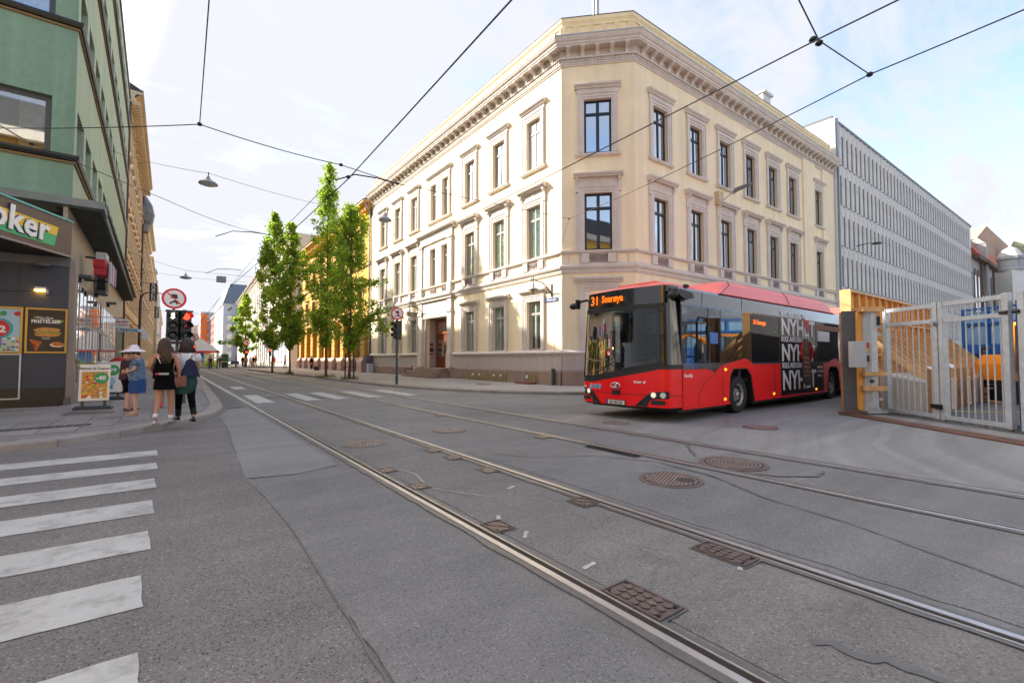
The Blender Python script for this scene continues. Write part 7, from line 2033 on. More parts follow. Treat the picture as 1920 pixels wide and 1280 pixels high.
wire('short twisted cable crossing from the span wire to the far contact wire and beyond', [((8.61, 2.35, 5.8), (6.72, 2.36, 5.55), 0), ((6.72, 2.36, 5.55), (5.2, 2.2, 5.75), 0)], .009, knots=[(6.72, 2.36, 5.52)])
wire('thin line leaving the left knot up over the camera', [(N2, (.30, 6.0, 6.0), .0), ((.30, 6.0, 6.0), (.2, -6, 6.3), .0)], .009)
wire('slack span from the green block to the lamp arm beside the trees', [((-2.45, 13.95, 6.0), (-.05, 16.37, 5.9), .0), ((-.05, 16.37, 5.9), (2.9, 19.04, 6.0), .12), ((2.9, 19.04, 6.0), (6.4, 22, 6.15), .08)], .008, knots=[(2.9, 19.04, 6.0), (-2.45, 13.95, 6.0)])
o = tag(MB().tube([(-2.45, 13.95, 6.0), (-2.75, 13.9, 6.15), (-3.1, 13.9, 6.35)], .016, 6).build('wire_insulator', M_('brown_insulator', (.25, .2, .15), .4)), 'pale insulator strung in the wires before the green facade', 'insulator')
wire('span wire carrying the nearer hanging street lamp', [((-2.6, 30.3, 11.8), (1.0, 19.5, 8.0), .1), ((1.0, 19.5, 8.0), (15.4, 33.5, 12.7), .5)], .008)
wire('span wire carrying the farther hanging street lamp', [((-2.9, 48, 10.1), (.8, 37.4, 7.25), .1), ((.8, 37.4, 7.25), (15.4, 47, 9.5), .3)], .010)
wire('thin span low across the street before the ochre building', [((-2.9, 50, 8.9), (15.4, 52, 9.6), .5)], .010)
wire('dark span wire far up the street by the orange netting', [((-2.9, 62, 6.6), (15.4, 64, 6.9), .3)], .016)
wire('faint line fixed along the cream facade', [((15.2, 44, 6.2), (14.6, 19.0, 6.3), .1)], .006)
wire('second faint line dropping across the cream facade', [((15.2, 41, 5.6), (9.0, 22.4, 5.2), .1)], .005)
def hanglamp(x, y, z, r, lab):
    t = root('hanging_street_lamp', (x, y, z), 0, lab, 'street lamp', 'lamps hung over the street')
    MB(TR(x, y, z)).lathe([(r, -.02), (r * .96, .03), (r * .55, .11), (r * .3, .15), (r * .12, .26), (.02, .30)], n=20).build('lamp_shade', M_('lamp_enamel', (.30, .31, .32), .35, .2), t)
    MB(TR(x, y, z)).lathe([(r * .9, -.03), (r * .5, -.07), (.02, -.08)], n=16).build('lens', M_('frosted_lens', (.6, .6, .62), .3), t)
    MB(TR(x, y, z)).cyl((0, 0, .28), (0, 0, .42), .015).build('hook', iron, t)
hanglamp(1.0, 19.5, 7.62, .30, 'nearer lamp hung on a wire over the left of the street')
hanglamp(.8, 37.4, 6.75, .34, 'farther lamp hung on a wire over the left of the street')
hanglamp(6.35, 16.5, 6.55, .24, 'lamp hung in front of the cream facade above the sign')
for P0, lab in (((4.78, 11.57, 6.05), 'curved steel pull off arm over the near track'), ((2.9, 19.04, 6.0), 'second curved pull off arm farther along the near track'), ((3.2, 30, 6.4), 'third curved pull off arm far up the street')):
    x, y, z = P0
    o = tag(MB().tube([(x, y, z), (x - .6, y - .1, z - .02), (x - 1.2, y - .25, z - .12), (x - 1.7, y - .4, z - .42)], .016, 6).build('pull_off_arm', iron), lab, 'wire arm')
o = tag(MB().box(2.3, 2.8, 33.9, 34.3, 6.2, 6.55).build('wire_tension_box', M_('tension_grey', (.3, .3, .3), .5)), 'small grey box on the wires in the distance', 'tension box')
# ================================================================= TREES
def leaf_mat(name, c, tr):
    if name in MATS: return MATS[name]
    m = bpy.data.materials.new(name); MATS[name] = m; m.use_nodes = True
    t = m.node_tree; t.nodes.clear(); o = nn(t, 'ShaderNodeOutputMaterial')
    geo = nn(t, 'ShaderNodeNewGeometry')
    cr_ = nn(t, 'ShaderNodeMapRange'); cr_.inputs[3].default_value = .55; cr_.inputs[4].default_value = 1.45
    t.links.new(geo.outputs['Random Per Island'], cr_.inputs[0])
    def sc(col):
        v = nn(t, 'ShaderNodeVectorMath', operation='SCALE'); v.inputs[0].default_value = col; t.links.new(cr_.outputs[0], v.inputs['Scale']); return v.outputs[0]
    d = nn(t, 'ShaderNodeBsdfDiffuse'); t.links.new(sc(c), d.inputs['Color'])
    tl = nn(t, 'ShaderNodeBsdfTranslucent'); t.links.new(sc(tr), tl.inputs['Color'])
    gl = nn(t, 'ShaderNodeBsdfGlossy'); gl.inputs['Roughness'].default_value = .45; gl.inputs['Color'].default_value = (.5, .55, .4, 1)
    m1 = nn(t, 'ShaderNodeMixShader'); m1.inputs[0].default_value = .48; t.links.new(d.outputs[0], m1.inputs[1]); t.links.new(tl.outputs[0], m1.inputs[2])
    m2 = nn(t, 'ShaderNodeMixShader'); m2.inputs[0].default_value = .05; t.links.new(m1.outputs[0], m2.inputs[1]); t.links.new(gl.outputs[0], m2.inputs[2])
    t.links.new(m2.outputs[0], o.inputs[0])
    return m
leafA = leaf_mat('leaf_green_light', (.17, .265, .032), (.58, .74, .07))
leafB = leaf_mat('leaf_green_dark', (.085, .17, .025), (.34, .55, .04))
bark = M_('young_bark', (.10, .062, .038), .9, var=.3, scale=8, bump=.4, bscale=30)
import bisect
def tree(x, y, H, zc, prof, lab, seed, nclump=150, leaves=62, ls=.080, lean=(0, 0), extra=(), grp='street trees along the kerb', tr_r=.075):
    """prof: [(fraction of crown height, radius)]"""
    rr = random.Random(seed)
    t = root('street_tree', (x, y, .11), 0, lab, 'tree', grp)
    def rad(f):
        for (a, ra), (b, rb_) in zip(prof[:-1], prof[1:]):
            if a <= f <= b: return ra + (rb_ - ra) * (f - a) / (b - a)
        return prof[-1][1]
    def cx(z): k = z / H; return x + lean[0] * k * k, y + lean[1] * k * k
    pts = [(cx(z)[0] + rr.uniform(-.03, .03), cx(z)[1] + rr.uniform(-.03, .03), z) for z in [.1, .6, 1.2] + [1.8 + i * (H - 2.3) / 8 for i in range(9)]]
    tk = MB().tube(pts, [tr_r * 1.35, tr_r * 1.05, tr_r] + [tr_r * (1 - .1 * i) * .95 for i in range(9)], 9).build('trunk', bark, t, smooth=True)
    clumps = []
    for i in range(nclump):
        f = rr.random() ** .9
        z = zc + f * (H - zc)
        R0 = rad(f) * .98; a = rr.uniform(0, 2 * math.pi); r_ = R0 * (rr.random() ** .55)
        wob = 1 + .28 * math.sin(a * 2 + z * 1.1 + seed) + .16 * math.sin(a * 3 - z * 2.3)
        c0 = cx(z)
        clumps.append((Vector((c0[0] + math.cos(a) * r_ * wob, c0[1] + math.sin(a) * r_ * wob, z)), rr.uniform(.20, .40) * min(1, .45 + R0)))
    for (px_, py_, pz_, n_, sp) in extra:
        base = Vector((*cx(pz_ - .5), pz_ - .5))
        for i in range(n_):
            k = (i + 1) / n_; p = base.lerp(Vector((px_, py_, pz_)), k) + Vector((rr.gauss(0, sp), rr.gauss(0, sp), rr.gauss(0, sp)))
            clumps.append((p, rr.uniform(.18, .30)))
    limbs = MB()
    for c, s_ in clumps[::4]:
        z0 = max(zc - .3, c.z - rr.uniform(.8, 1.6)); b0 = Vector((*cx(z0), z0)); mid = b0.lerp(c, .5) + Vector((0, 0, -.12))
        limbs.tube([b0, mid, c], [.022, .014, .006], 4)
    o = limbs.build('branches', bark, t); o['kind'] = 'stuff'
    vsA, fA, mA = [], [], []
    for c, s_ in clumps:
        dark = 1 if rr.random() < .45 else 0
        n_ = int(leaves * (s_ / .3) ** 1.3)
        for k in range(n_):
            p = c + Vector((rr.gauss(0, s_ * .55), rr.gauss(0, s_ * .55), rr.gauss(0, s_ * .62)))
            d = Vector((rr.gauss(0, 1), rr.gauss(0, 1), rr.gauss(-.25, .7))).normalized(); l_ = ls * rr.uniform(.7, 1.35)
            e = d.cross(Vector((rr.gauss(0, 1), rr.gauss(0, 1), rr.gauss(0, 1)))).normalized()
            b = len(vsA)
            vsA += [p - d * l_, p - e * l_ * .62 + d * l_ * .1, p + d * l_, p + e * l_ * .62 + d * l_ * .1]
            fA.append((b, b + 1, b + 2, b + 3)); mA.append(dark if rr.random() < .8 else 1 - dark)
    me = bpy.data.meshes.new('crown'); me.from_pydata([tuple(v) for v in vsA], [], fA); me.materials.append(leafA); me.materials.append(leafB)
    me.polygons.foreach_set('material_index', mA); me.update()
    link(bpy.data.objects.new('crown', me), t)
    return t
P1_ = [(0, .25), (.10, .95), (.22, 1.45), (.38, 1.45), (.55, 1.25), (.75, 1.0), (.9, .55), (1, .12)]
P2_ = [(0, .25), (.08, .8), (.2, 1.25), (.38, 1.35), (.55, 1.1), (.7, .9), (.84, .5), (.94, .33), (1, .1)]
tree(9.3, 30.0, 11.4, 1.9, P1_, 'right hand street tree with a guard frame and a long low branch over the pavement', 3, 190, 66, extra=((10.9, 28.2, 4.2, 16, .22), (11.6, 28.6, 3.6, 12, .2), (10.9, 29.0, 6.4, 8, .15), (8.2, 31, 5, 6, .2)))
tree(8.9, 34.0, 15.3, 2.3, P2_, 'tallest pointed street tree, between the guarded tree and the thinner ones', 5, 215, 66, extra=((7.8, 33.4, 4.4, 12, .25),))
tree(8.4, 43.5, 13.2, 2.4, [(0, .3), (.1, 1.2), (.25, 1.8), (.5, 1.6), (.7, 1.15), (.88, .6), (1, .12)], 'slender street tree with a bare brown trunk, left of the tallest one', 7, 190, 62, ls=.105)
tree(7.95, 49.0, 15.4, 2.4, [(0, .3), (.1, 1.4), (.22, 1.9), (.45, 1.7), (.7, 1.2), (.88, .6), (1, .15)], 'leftmost tree of the near row with a thin reddish trunk', 9, 190, 60, ls=.115)
tree(10.2, 88.0, 12.0, 2.2, [(0, .6), (.12, 1.9), (.35, 2.1), (.6, 1.7), (.82, 1.0), (1, .15)], 'lone bushy tree on the far plaza behind the pedestrians', 12, 150, 46, ls=.17, extra=((7.0, 88, 4.2, 14, .4),), grp=None, tr_r=.14)
# guard frame of the near tree and grass tufts
t = root('tree_guard', (9.3, 30, .11), 0, 'dark iron tree guard round the trunk of the right hand tree', 'tree guard')
for a in (0, 1, 2, 3):
    q = Matrix.Rotation(a * math.pi / 2 + .4, 3, 'Z') @ Vector((.38, 0, 0)); MB().cyl((9.3 + q.x, 30 + q.y, .1), (9.3 + q.x * .9, 30 + q.y * .9, 1.75), .022, n=6).build('guard_post', iron, t)
for z in (.9, 1.55): MB().tube([(9.3 + .37 * math.cos(k * math.pi / 8), 30 + .37 * math.sin(k * math.pi / 8), z) for k in range(17)], .014, 5).build('guard_ring', iron, t)
grs = M_('tuft_green', (.14, .22, .04), .8, var=.3)
for k, (x, y, r_, lab) in enumerate(((9.3, 30.0, .55, 'grass tuft growing round the guarded tree'), (8.9, 34.0, .7, 'grass tuft growing round the foot of the tallest tree'), (8.4, 43.5, .3, 'small dry tuft at the foot of the slender tree'))):
    q = MB(); rr = random.Random(40 + k)
    for i in range(260):
        a = rr.uniform(0, 6.28); d = r_ * math.sqrt(rr.random()); p = Vector((x + math.cos(a) * d, y + math.sin(a) * d * .7, .11)); h = rr.uniform(.08, .30); l = Vector((rr.gauss(0, .08), rr.gauss(0, .08), h)); w = Vector((rr.gauss(0, 1), rr.gauss(0, 1), 0)).normalized() * .012
        q.add([p - w, p + w, p + l], [(0, 1, 2)])
    o = q.build('grass_tuft', grs); tag(o, lab, 'grass tuft'); o['kind'] = 'stuff'
def bush(x, y, z0, rx, ry, h, lab, seed):
    q = MB(); rr = random.Random(seed)
    for i in range(500):
        p = Vector((x + rr.gauss(0, rx * .45), y + rr.gauss(0, ry * .45), z0 + abs(rr.gauss(0, h * .5)))); d = Vector((rr.gauss(0, 1), rr.gauss(0, 1), rr.gauss(0, 1))).normalized() * .16; e = d.cross(Vector((rr.random(), rr.random(), rr.random()))).normalized() * .09
        q.quad(p - d, p - e, p + d, p + e)
    tag(q.build('hedge_bush', leafA), lab, 'bush')
bush(6.2, 98, .1, 2.4, 1.5, 1.9, 'bright green bush at the end of the plaza lawn', 4)
bush(2.2, 100, .1, 3.4, 1.2, .9, 'low dark hedge along the plaza lawn', 5)
# ================================================================= PEOPLE
def cloth(name, c, var=.1, rough=.85, **k): return M_(name, c, rough, var=var, **k)
skinA = M_('skin_light', (.58, .33, .24), .5, var=.06, spec=.3); skinB = M_('skin_tan', (.45, .23, .15), .5, var=.06, spec=.3)
hairB = M_('hair_brown', (.055, .022, .010), .45, var=.4, scale=20); hairD = M_('hair_dark', (.022, .012, .009), .45, var=.4, scale=20)
def person(loc, head, H, lab, skin, pose=None, cl=(), hair=None, fine=True, grp=None, facing_turn=0.0):
    """local frame: +y is where the person faces, z up; all sizes for a 1.70 m figure, scaled by H"""
    s = H / 1.70
    t = root('person', loc, R(head), lab, 'person', grp)
    M0 = WM[t.name]
    J = dict(pelvis=(0, 0, .94), waist=(0, .0, 1.06), belly=(0, .005, 1.16), chest=(0, .0, 1.29), nb=(0, -.01, 1.42), neck=(0, .0, 1.49), h1=(0, .012, 1.555), h2=(0, .015, 1.62), h3=(0, .0, 1.655),
             shL=(-.165, -.005, 1.385), elL=(-.215, -.03, 1.12), wrL=(-.225, .03, .88), haL=(-.225, .05, .80), shR=(.165, -.005, 1.385), elR=(.215, -.03, 1.12), wrR=(.225, .03, .88), haR=(.225, .05, .80),
             hiL=(-.085, 0, .90), knL=(-.095, .02, .50), anL=(-.095, -.02, .09), toL=(-.10, .12, .035), hiR=(.085, 0, .90), knR=(.095, .02, .50), anR=(.095, -.02, .09), toR=(.10, .12, .035))
    J.update(pose or {})
    RD = dict(pelvis=.125, waist=.105, belly=.10, chest=.115, nb=.065, neck=.048, h1=.068, h2=.082, h3=.06, shL=.052, elL=.036, wrL=.024, haL=.022, shR=.052, elR=.036, wrR=.024, haR=.022,
              hiL=.085, knL=.052, anL=.032, toL=.016, hiR=.085, knR=.052, anR=.032, toR=.016)
    E_ = [('pelvis', 'waist'), ('waist', 'belly'), ('belly', 'chest'), ('chest', 'nb'), ('nb', 'neck'), ('neck', 'h1'), ('h1', 'h2'), ('h2', 'h3'), ('chest', 'shL'), ('shL', 'elL'), ('elL', 'wrL'), ('wrL', 'haL'),
          ('chest', 'shR'), ('shR', 'elR'), ('elR', 'wrR'), ('wrR', 'haR'), ('pelvis', 'hiL'), ('hiL', 'knL'), ('knL', 'anL'), ('anL', 'toL'), ('pelvis', 'hiR'), ('hiR', 'knR'), ('knR', 'anR'), ('anR', 'toR')]
    names = list(J)
    V_ = [Vector(J[n]) * s for n in names]; rad = [RD[n] * s for n in names]; edges = [(names.index(a), names.index(b)) for a, b in E_]
    roots_ = [names.index('pelvis')]
    if fine:
        for sd_ in 'LR':
            wr, ha = Vector(J['wr' + sd_]), Vector(J['ha' + sd_]); d = (ha - wr).normalized(); side = d.cross(Vector((1, 0, 0))).normalized()
            for k in range(5):
                off = side * ((k - 1.5) * .018) if k < 4 else side * -.035
                L = (.055, .065, .062, .05, .04)[k]
                a = ha + off * .8; b = ha + off + d * L * .6 + (side * -.012 if k == 4 else Vector((0, 0, 0))); c = ha + off * .9 + d * L + Vector((.008 if sd_ == 'L' else -.008, .012, 0))
                i0 = len(V_); V_ += [a * s, b * s, c * s]; rad += [.011 * s, .009 * s, .007 * s]; edges += [(i0, i0 + 1), (i0 + 1, i0 + 2)]; roots_.append(i0)
    me = bpy.data.meshes.new('body'); me.from_pydata([tuple(v) for v in V_], edges, []); me.materials.append(skin)
    o = bpy.data.objects.new('body', me); link(o, t, M0)
    sk = o.modifiers.new('skin', 'SKIN'); sk.use_smooth_shade = True
    if not me.skin_vertices: pass
    lay = me.skin_vertices[0].data if me.skin_vertices else None
    if lay is None:
        bpy.context.view_layer.objects.active = o
        bpy.ops.mesh.customdata_skin_add()
        lay = me.skin_vertices[0].data
    for i, r_ in enumerate(rad):
        fx = fy = r_ * 1.13
        n_ = names[i] if i < len(names) else ''
        if n_ in ('pelvis', 'waist', 'belly', 'chest'): fx, fy = r_ * 1.25, r_ * .92
        lay[i].radius = (fx, fy); lay[i].use_root = i in roots_
    ss = o.modifiers.new('sub', 'SUBSURF'); ss.levels = 1 if fine else 0; ss.render_levels = 2 if fine else 0
    P = {k: Vector(v) * s for k, v in J.items()}
    def ring(c, rx, ry, n=18): return [(c[0] * s + rx * s * math.cos(2 * math.pi * i / n), c[1] * s + ry * s * math.sin(2 * math.pi * i / n), c[2] * s) for i in range(n)]
    for spec in cl:
        kind, nm, m = spec[0], spec[1], spec[2]
        q = MB(M0)
        if kind == 'shell':
            q.rings([ring((c[0], c[1], c[2]), c[3], c[4]) for c in spec[3]], caps=False)
        elif kind == 'tube':
            for path, rs_ in spec[3]: q.tube([P[a] if isinstance(a, str) else (P[a[0]].lerp(P[a[1]], a[2])) for a in path], [v * s for v in rs_], 10)
        elif kind == 'shoe':
            for sd_ in 'LR':
                a, b = P['an' + sd_], P['to' + sd_]; d = (b - a); d.z = 0; d.normalize(); w = Vector((-d.y, d.x, 0)); zb = min(a.z - .085 * s, b.z - .03 * s); 
                heel = a - d * .05 * s; rs = []
                for (f_, wd, zt) in ((0, .030, .085), (.06, .038, .10), (.12, .040, .075), (.19, .044, .05), (.245, .034, .035), (.26, .018, .022)):
                    c = heel + d * f_ * s; rs.append([tuple(c + w * wd * s * math.cos(k * math.pi / 5) * 1.0 + Vector((0, 0, zb - c.z + (zt * s * max(0, math.sin(k * math.pi / 5)) if k <= 5 else 0)))) for k in range(10)])
                q.rings(rs)
        elif kind == 'ell':
            for c, r3 in spec[3]: q.ell(Vector(c) * s, Vector(r3) * s, 14, 9)
        elif kind == 'fn':
            spec[3](q, P, s)
        q.build(nm, m, t, smooth=kind in ('shell', 'tube', 'shoe', 'ell'), fix=kind not in ('shell',))
    hc = P['h2']
    FT = Matrix.Rotation(R(facing_turn), 3, 'Z')
    if fine:
        q = MB(M0); f = lambda v: hc + FT @ (Vector(v) * s)
        q.ell(f((0, .085, -.028)), (.012 * s, .02 * s, .018 * s), 8, 6)
        for sx_ in (-1, 1): q.ell(f((sx_ * .078, .0, -.02)), (.010 * s, .02 * s, .03 * s), 8, 6)
        q.build('nose_and_ears', skin, t, smooth=True)
        q = MB(M0)
        for sx_ in (-1, 1): q.ell(f((sx_ * .030, .074, .004)), (.012 * s, .008 * s, .006 * s), 8, 5)
        q.build('eyes', black, t); MB(M0).ell(f((0, .077, -.062)), (.022 * s, .008 * s, .006 * s), 8, 5).build('mouth', M_('lips', (.40, .10, .09), .5), t)
    if hair: hair(t, M0, hc, s, FT)
    return t
def hair_long(mat, length=.45, width=.12, curl=.02, n=90, seed=1, back=True, capr=.092):
    def f(t, M0, hc, s, FT):
        rr = random.Random(seed); q = MB(M0)
        q.ell(hc + FT @ Vector((0, -.012, .012)) * s, (capr * s, (capr + .008) * s, (capr + .004) * s), 16, 10)
        for i in range(n):
            a = rr.uniform(math.pi * .92, math.pi * 2.08); x0 = math.cos(a) * capr * .92; y0 = math.sin(a) * capr * .9
            L = length * rr.uniform(.75, 1.05); pts = []; ph = rr.uniform(0, 6)
            for k in range(7):
                u = k / 6; x = x0 * (1 + (width / capr - 1) * min(1, u * 1.5)); y = y0 - .03 * u + (.02 if u > .6 else 0)
                pts.append(hc + FT @ Vector(((x + curl * math.sin(ph + u * 14)) * s, (y + curl * math.cos(ph + u * 14) * .7) * s, (.03 - L * u) * s)))
            q.tube(pts, [.016 * s, .018 * s, .018 * s, .017 * s, .015 * s, .012 * s, .004 * s], 5)
        q.build('hair', mat, t, smooth=True)
    return f
whitec = cloth('white_cotton', (.74, .74, .76)); blackc = cloth('black_cloth', (.004, .004, .005), .1, .9, spec=.1); navyc = cloth('navy_cloth', (.014, .018, .06)); greenc = cloth('dark_green_jacket', (.012, .055, .045), .2)
leath = M_('brown_leather', (.20, .065, .028), .45, var=.2, scale=12); boots = M_('black_boot', (.012, .012, .012), .4)
WALK1 = dict(hiL=(-.085, 0, .90), knL=(-.08, .14, .52), anL=(-.08, .16, .12), toL=(-.085, .30, .07), knR=(.09, -.03, .50), anR=(.09, -.22, .16), toR=(.095, -.10, .05))
WALK2 = dict(knL=(-.09, -.02, .50), anL=(-.09, -.20, .16), toL=(-.095, -.08, .05), knR=(.08, .12, .51), anR=(.08, .12, .10), toR=(.085, .26, .045))
# 1 white T-shirt
def bagstrap(q, P, s):
    q.tube([Vector((.10, .02, 1.44)) * s, Vector((.06, -.135, 1.34)) * s, Vector((-.05, -.15, 1.16)) * s, Vector((-.17, -.14, .98)) * s], .011, 5)
def satchel(q, P, s):
    q.rings([[Vector(v) * s for v in ((-.30, -.20, .72), (-.06, -.22, .74), (-.05, -.12, .74), (-.29, -.10, .72))], [Vector(v) * s for v in ((-.32, -.21, .86), (-.05, -.23, .89), (-.04, -.12, .89), (-.30, -.10, .86))], [Vector(v) * s for v in ((-.30, -.19, .93), (-.06, -.21, .96), (-.05, -.13, .96), (-.29, -.11, .93))]])
    q.box(-.26 * s, -.10 * s, -.235 * s, -.215 * s, .78 * s, .93 * s)
def pack(q, P, s):
    q.prism([Vector(v) * s for v in ((-.14, .93), (.19, .92), (.10, 1.24), (.02, 1.30), (-.04, 1.26))], -.20 * s, -.13 * s, 'y')
tee = [(0, 0, .98, .150, .115), (0, 0, 1.06, .140, .112), (0, .0, 1.20, .150, .118), (0, 0, 1.33, .172, .118), (0, 0, 1.40, .150, .095), (0, 0, 1.44, .085, .07)]
person((.30, 11.72, .12), 14, 1.70, 'woman walking away in a white t-shirt, black trousers and boots with a brown shoulder bag', skinA, dict(WALK1, elR=(.25, .0, 1.14), wrR=(.20, .13, 1.02), haR=(.14, .18, 1.02), elL=(-.25, .0, 1.14), wrL=(-.20, .12, 1.0), haL=(-.15, .17, .98)), [
    ('shell', 't_shirt', whitec, tee), ('tube', 'sleeves', whitec, [(['shL', ('shL', 'elL', .55)], [.075, .068]), (['shR', ('shR', 'elR', .55)], [.075, .068])]),
    ('tube', 'trousers', blackc, [(['hiL', 'knL', ('knL', 'anL', .97)], [.105, .068, .050]), (['hiR', 'knR', ('knR', 'anR', .97)], [.105, .068, .050])]),
    ('shell', 'waist_jacket', greenc, [(0, 0, 1.0, .155, .125), (0, -.0, .93, .185, .150), (0, -.01, .80, .205, .165), (-.02, -.02, .66, .19, .16), (-.05, -.03, .58, .13, .12)]),
    ('tube', 'boots', boots, [([('knL', 'anL', .62), 'anL'], [.055, .050]), ([('knR', 'anR', .62), 'anR'], [.055, .050])]), ('shoe', 'boot_soles', boots),
    ('fn', 'bag_strap', leath, bagstrap), ('fn', 'shoulder_bag', leath, satchel), ('fn', 'drawstring_pack', navyc, pack)], hair_long(hairD, .32, .125, .012, 110, 2, capr=.097))
# 2 black dress
dress = [(0, 0, .70, .19, .165), (0, 0, .84, .180, .150), (0, 0, .96, .155, .130), (0, 0, 1.06, .128, .105), (0, 0, 1.2, .138, .110), (0, 0, 1.30, .150, .108), (0, 0, 1.335, .135, .095)]
def straps(q, P, s):
    for a in (-1, 1): q.tube([Vector((a * .11, .0, 1.43)) * s, Vector((a * .10, -.10, 1.36)) * s, Vector((a * .03, -.135, 1.20)) * s], .008, 5)
t = person((-.05, 11.5, .12), -16, 1.68, 'woman with long curly brown hair in a short black dress and white sneakers, walking away', skinB, dict(WALK2, elL=(-.24, -.04, 1.15), wrL=(-.24, .14, 1.04), haL=(-.22, .21, 1.03), elR=(.24, -.02, 1.12), wrR=(.22, .06, .90), haR=(.21, .08, .83)), [
    ('shell', 'dress', blackc, dress), ('tube', 'dress_straps', blackc, [(['shL', ('shL', 'chest', .4)], [.03, .03]), (['shR', ('shR', 'chest', .4)], [.03, .03])]),
    ('fn', 'pack_cords', whitec, straps), ('fn', 'drawstring_pack', blackc, lambda q, P, s: q.prism([Vector(v) * s for v in ((-.15, .92), (.15, .92), (.13, 1.22), (-.13, 1.22))], -.19 * s, -.12 * s, 'y')),
    ('tube', 'socks', whitec, [([('knL', 'anL', .8), 'anL'], [.042, .042]), ([('knR', 'anR', .8), 'anR'], [.042, .042])]), ('shoe', 'sneakers', M_('sneaker_white_black', (.45, .45, .46), .6, var=.7, scale=9)),
    ('ell', 'sunglasses', black, [((.065, .055, 1.625), (.02, .035, .018))])], hair_long(hairB, .46, .175, .034, 190, 5, capr=.10), facing_turn=-55)
for s_, x_, m_ in (('NO', -.10, M_('print_pink', (.75, .05, .20), .6)), ('ROAD', -.035, whitec)):
    Mt = WM[t.name]; inst('lettering', text_mesh(s_, .055, m_, .001, .002), t, text_on(Mt @ Vector((x_, -.192, .985)), Mt.to_3x3() @ Vector((1, 0, 0)), Mt.to_3x3() @ Vector((0, -1, 0))))
# 3 woman in the sun hat
bpat = M_('blue_patterned_top', (.12, .20, .30), .85, var=.75, scale=26); denim = cloth('blue_skirt', (.018, .06, .20), .15)
def sunhat(q, P, s):
    h = P['h2']
    q.lathe([(.245 * s, -.035 * s), (.20 * s, .0 * s), (.105 * s, .035 * s), (.098 * s, .09 * s), (.06 * s, .135 * s), (.01, .14 * s)], h + Vector((0, .0, .02)), 20)
person((-.56, 13.7, .12), 78, 1.56, 'woman in a wide white sun hat, blue patterned top and blue skirt', skinA, dict(elL=(-.22, .02, 1.14), wrL=(-.12, .20, 1.08), haL=(-.06, .26, 1.10), elR=(.22, .02, 1.14), wrR=(.12, .22, 1.05), haR=(.06, .28, 1.06), nb=(0, .01, 1.42), neck=(0, .04, 1.48), h1=(0, .07, 1.54), h2=(0, .085, 1.60), h3=(0, .075, 1.64), anL=(-.10, -.0, .09), toL=(-.12, .14, .035), anR=(.11, .05, .09), toR=(.12, .2, .035), knR=(.1, .06, .5)), [
    ('shell', 'top', bpat, [(0, .01, .88, .195, .175), (0, .01, 1.0, .19, .17), (0, .02, 1.15, .18, .165), (0, .01, 1.3, .185, .145), (0, 0, 1.39, .155, .11), (0, .01, 1.44, .08, .075)]),
    ('tube', 'sleeves', bpat, [(['shL', ('shL', 'elL', .6)], [.080, .07]), (['shR', ('shR', 'elR', .6)], [.080, .07])]),
    ('shell', 'skirt', denim, [(0, .0, .56, .20, .17), (0, 0, .72, .205, .18), (0, 0, .90, .19, .165)]), ('shoe', 'sandals', M_('tan_sandal', (.40, .26, .17), .6)), ('fn', 'sun_hat', M_('white_hat', (.75, .74, .80), .8, var=.1), sunhat),
    ('fn', 'bracelet', black, lambda q, P, s: q.ell(P['wrR'], (.034 * s, .034 * s, .02 * s), 8, 5))], hair_long(hairD, .12, .09, .004, 30, 6), facing_turn=0)
# 4 companion in dark floral
flor = M_('dark_floral_top', (.06, .02, .03), .85, var=1.0, scale=30)
person((-.83, 15.0, .12), -75, 1.54, 'person in a dark floral top and black shorts with a hand raised to the face', skinA, dict(elL=(-.20, .06, 1.14), wrL=(-.10, .16, 1.36), haL=(-.06, .16, 1.44), h2=(0, .04, 1.62), h1=(0, .03, 1.555), knL=(-.1, .08, .5), anL=(-.1, .12, .09), toL=(-.1, .26, .035)), [
    ('shell', 'top', flor, [(0, 0, .86, .20, .17), (0, .01, 1.0, .19, .17), (0, .02, 1.15, .18, .16), (0, .01, 1.3, .185, .145), (0, 0, 1.39, .155, .11), (0, .01, 1.44, .08, .075)]),
    ('tube', 'sleeves', flor, [(['shL', ('shL', 'elL', .8)], [.075, .065]), (['shR', ('shR', 'elR', .8)], [.075, .065])]),
    ('tube', 'shorts', blackc, [(['hiL', ('hiL', 'knL', .95)], [.12, .09]), (['hiR', ('hiR', 'knR', .95)], [.12, .09])]), ('shoe', 'shoes', M_('brown_shoe', (.10, .05, .03), .6)),
    ('fn', 'straw_hat', M_('straw_tan', (.50, .33, .18), .9, var=.2), sunhat)], hair_long(hairD, .1, .09, .003, 30, 8))
# 5 walker ahead, pink shoes
person((-.02, 15.2, .12), 4, 1.66, 'person half hidden between the two women, curly brown hair, dark clothes and pink shoes', skinB, dict(WALK1), [
    ('shell', 'jacket', blackc, [(0, 0, .80, .18, .15), (0, 0, 1.0, .17, .14), (0, 0, 1.2, .165, .13), (0, 0, 1.34, .18, .125), (0, 0, 1.42, .10, .08)]), ('tube', 'sleeves', blackc, [(['shL', 'elL', ('elL', 'wrL', .9)], [.07, .055, .045]), (['shR', 'elR', ('elR', 'wrR', .9)], [.07, .055, .045])]),
    ('shell', 'skirt', blackc, [(0, 0, .60, .20, .17), (0, 0, .82, .185, .155)]), ('shoe', 'pink_shoes', M_('pink_shoe', (.80, .06, .20), .5))], hair_long(hairB, .3, .14, .02, 60, 15))
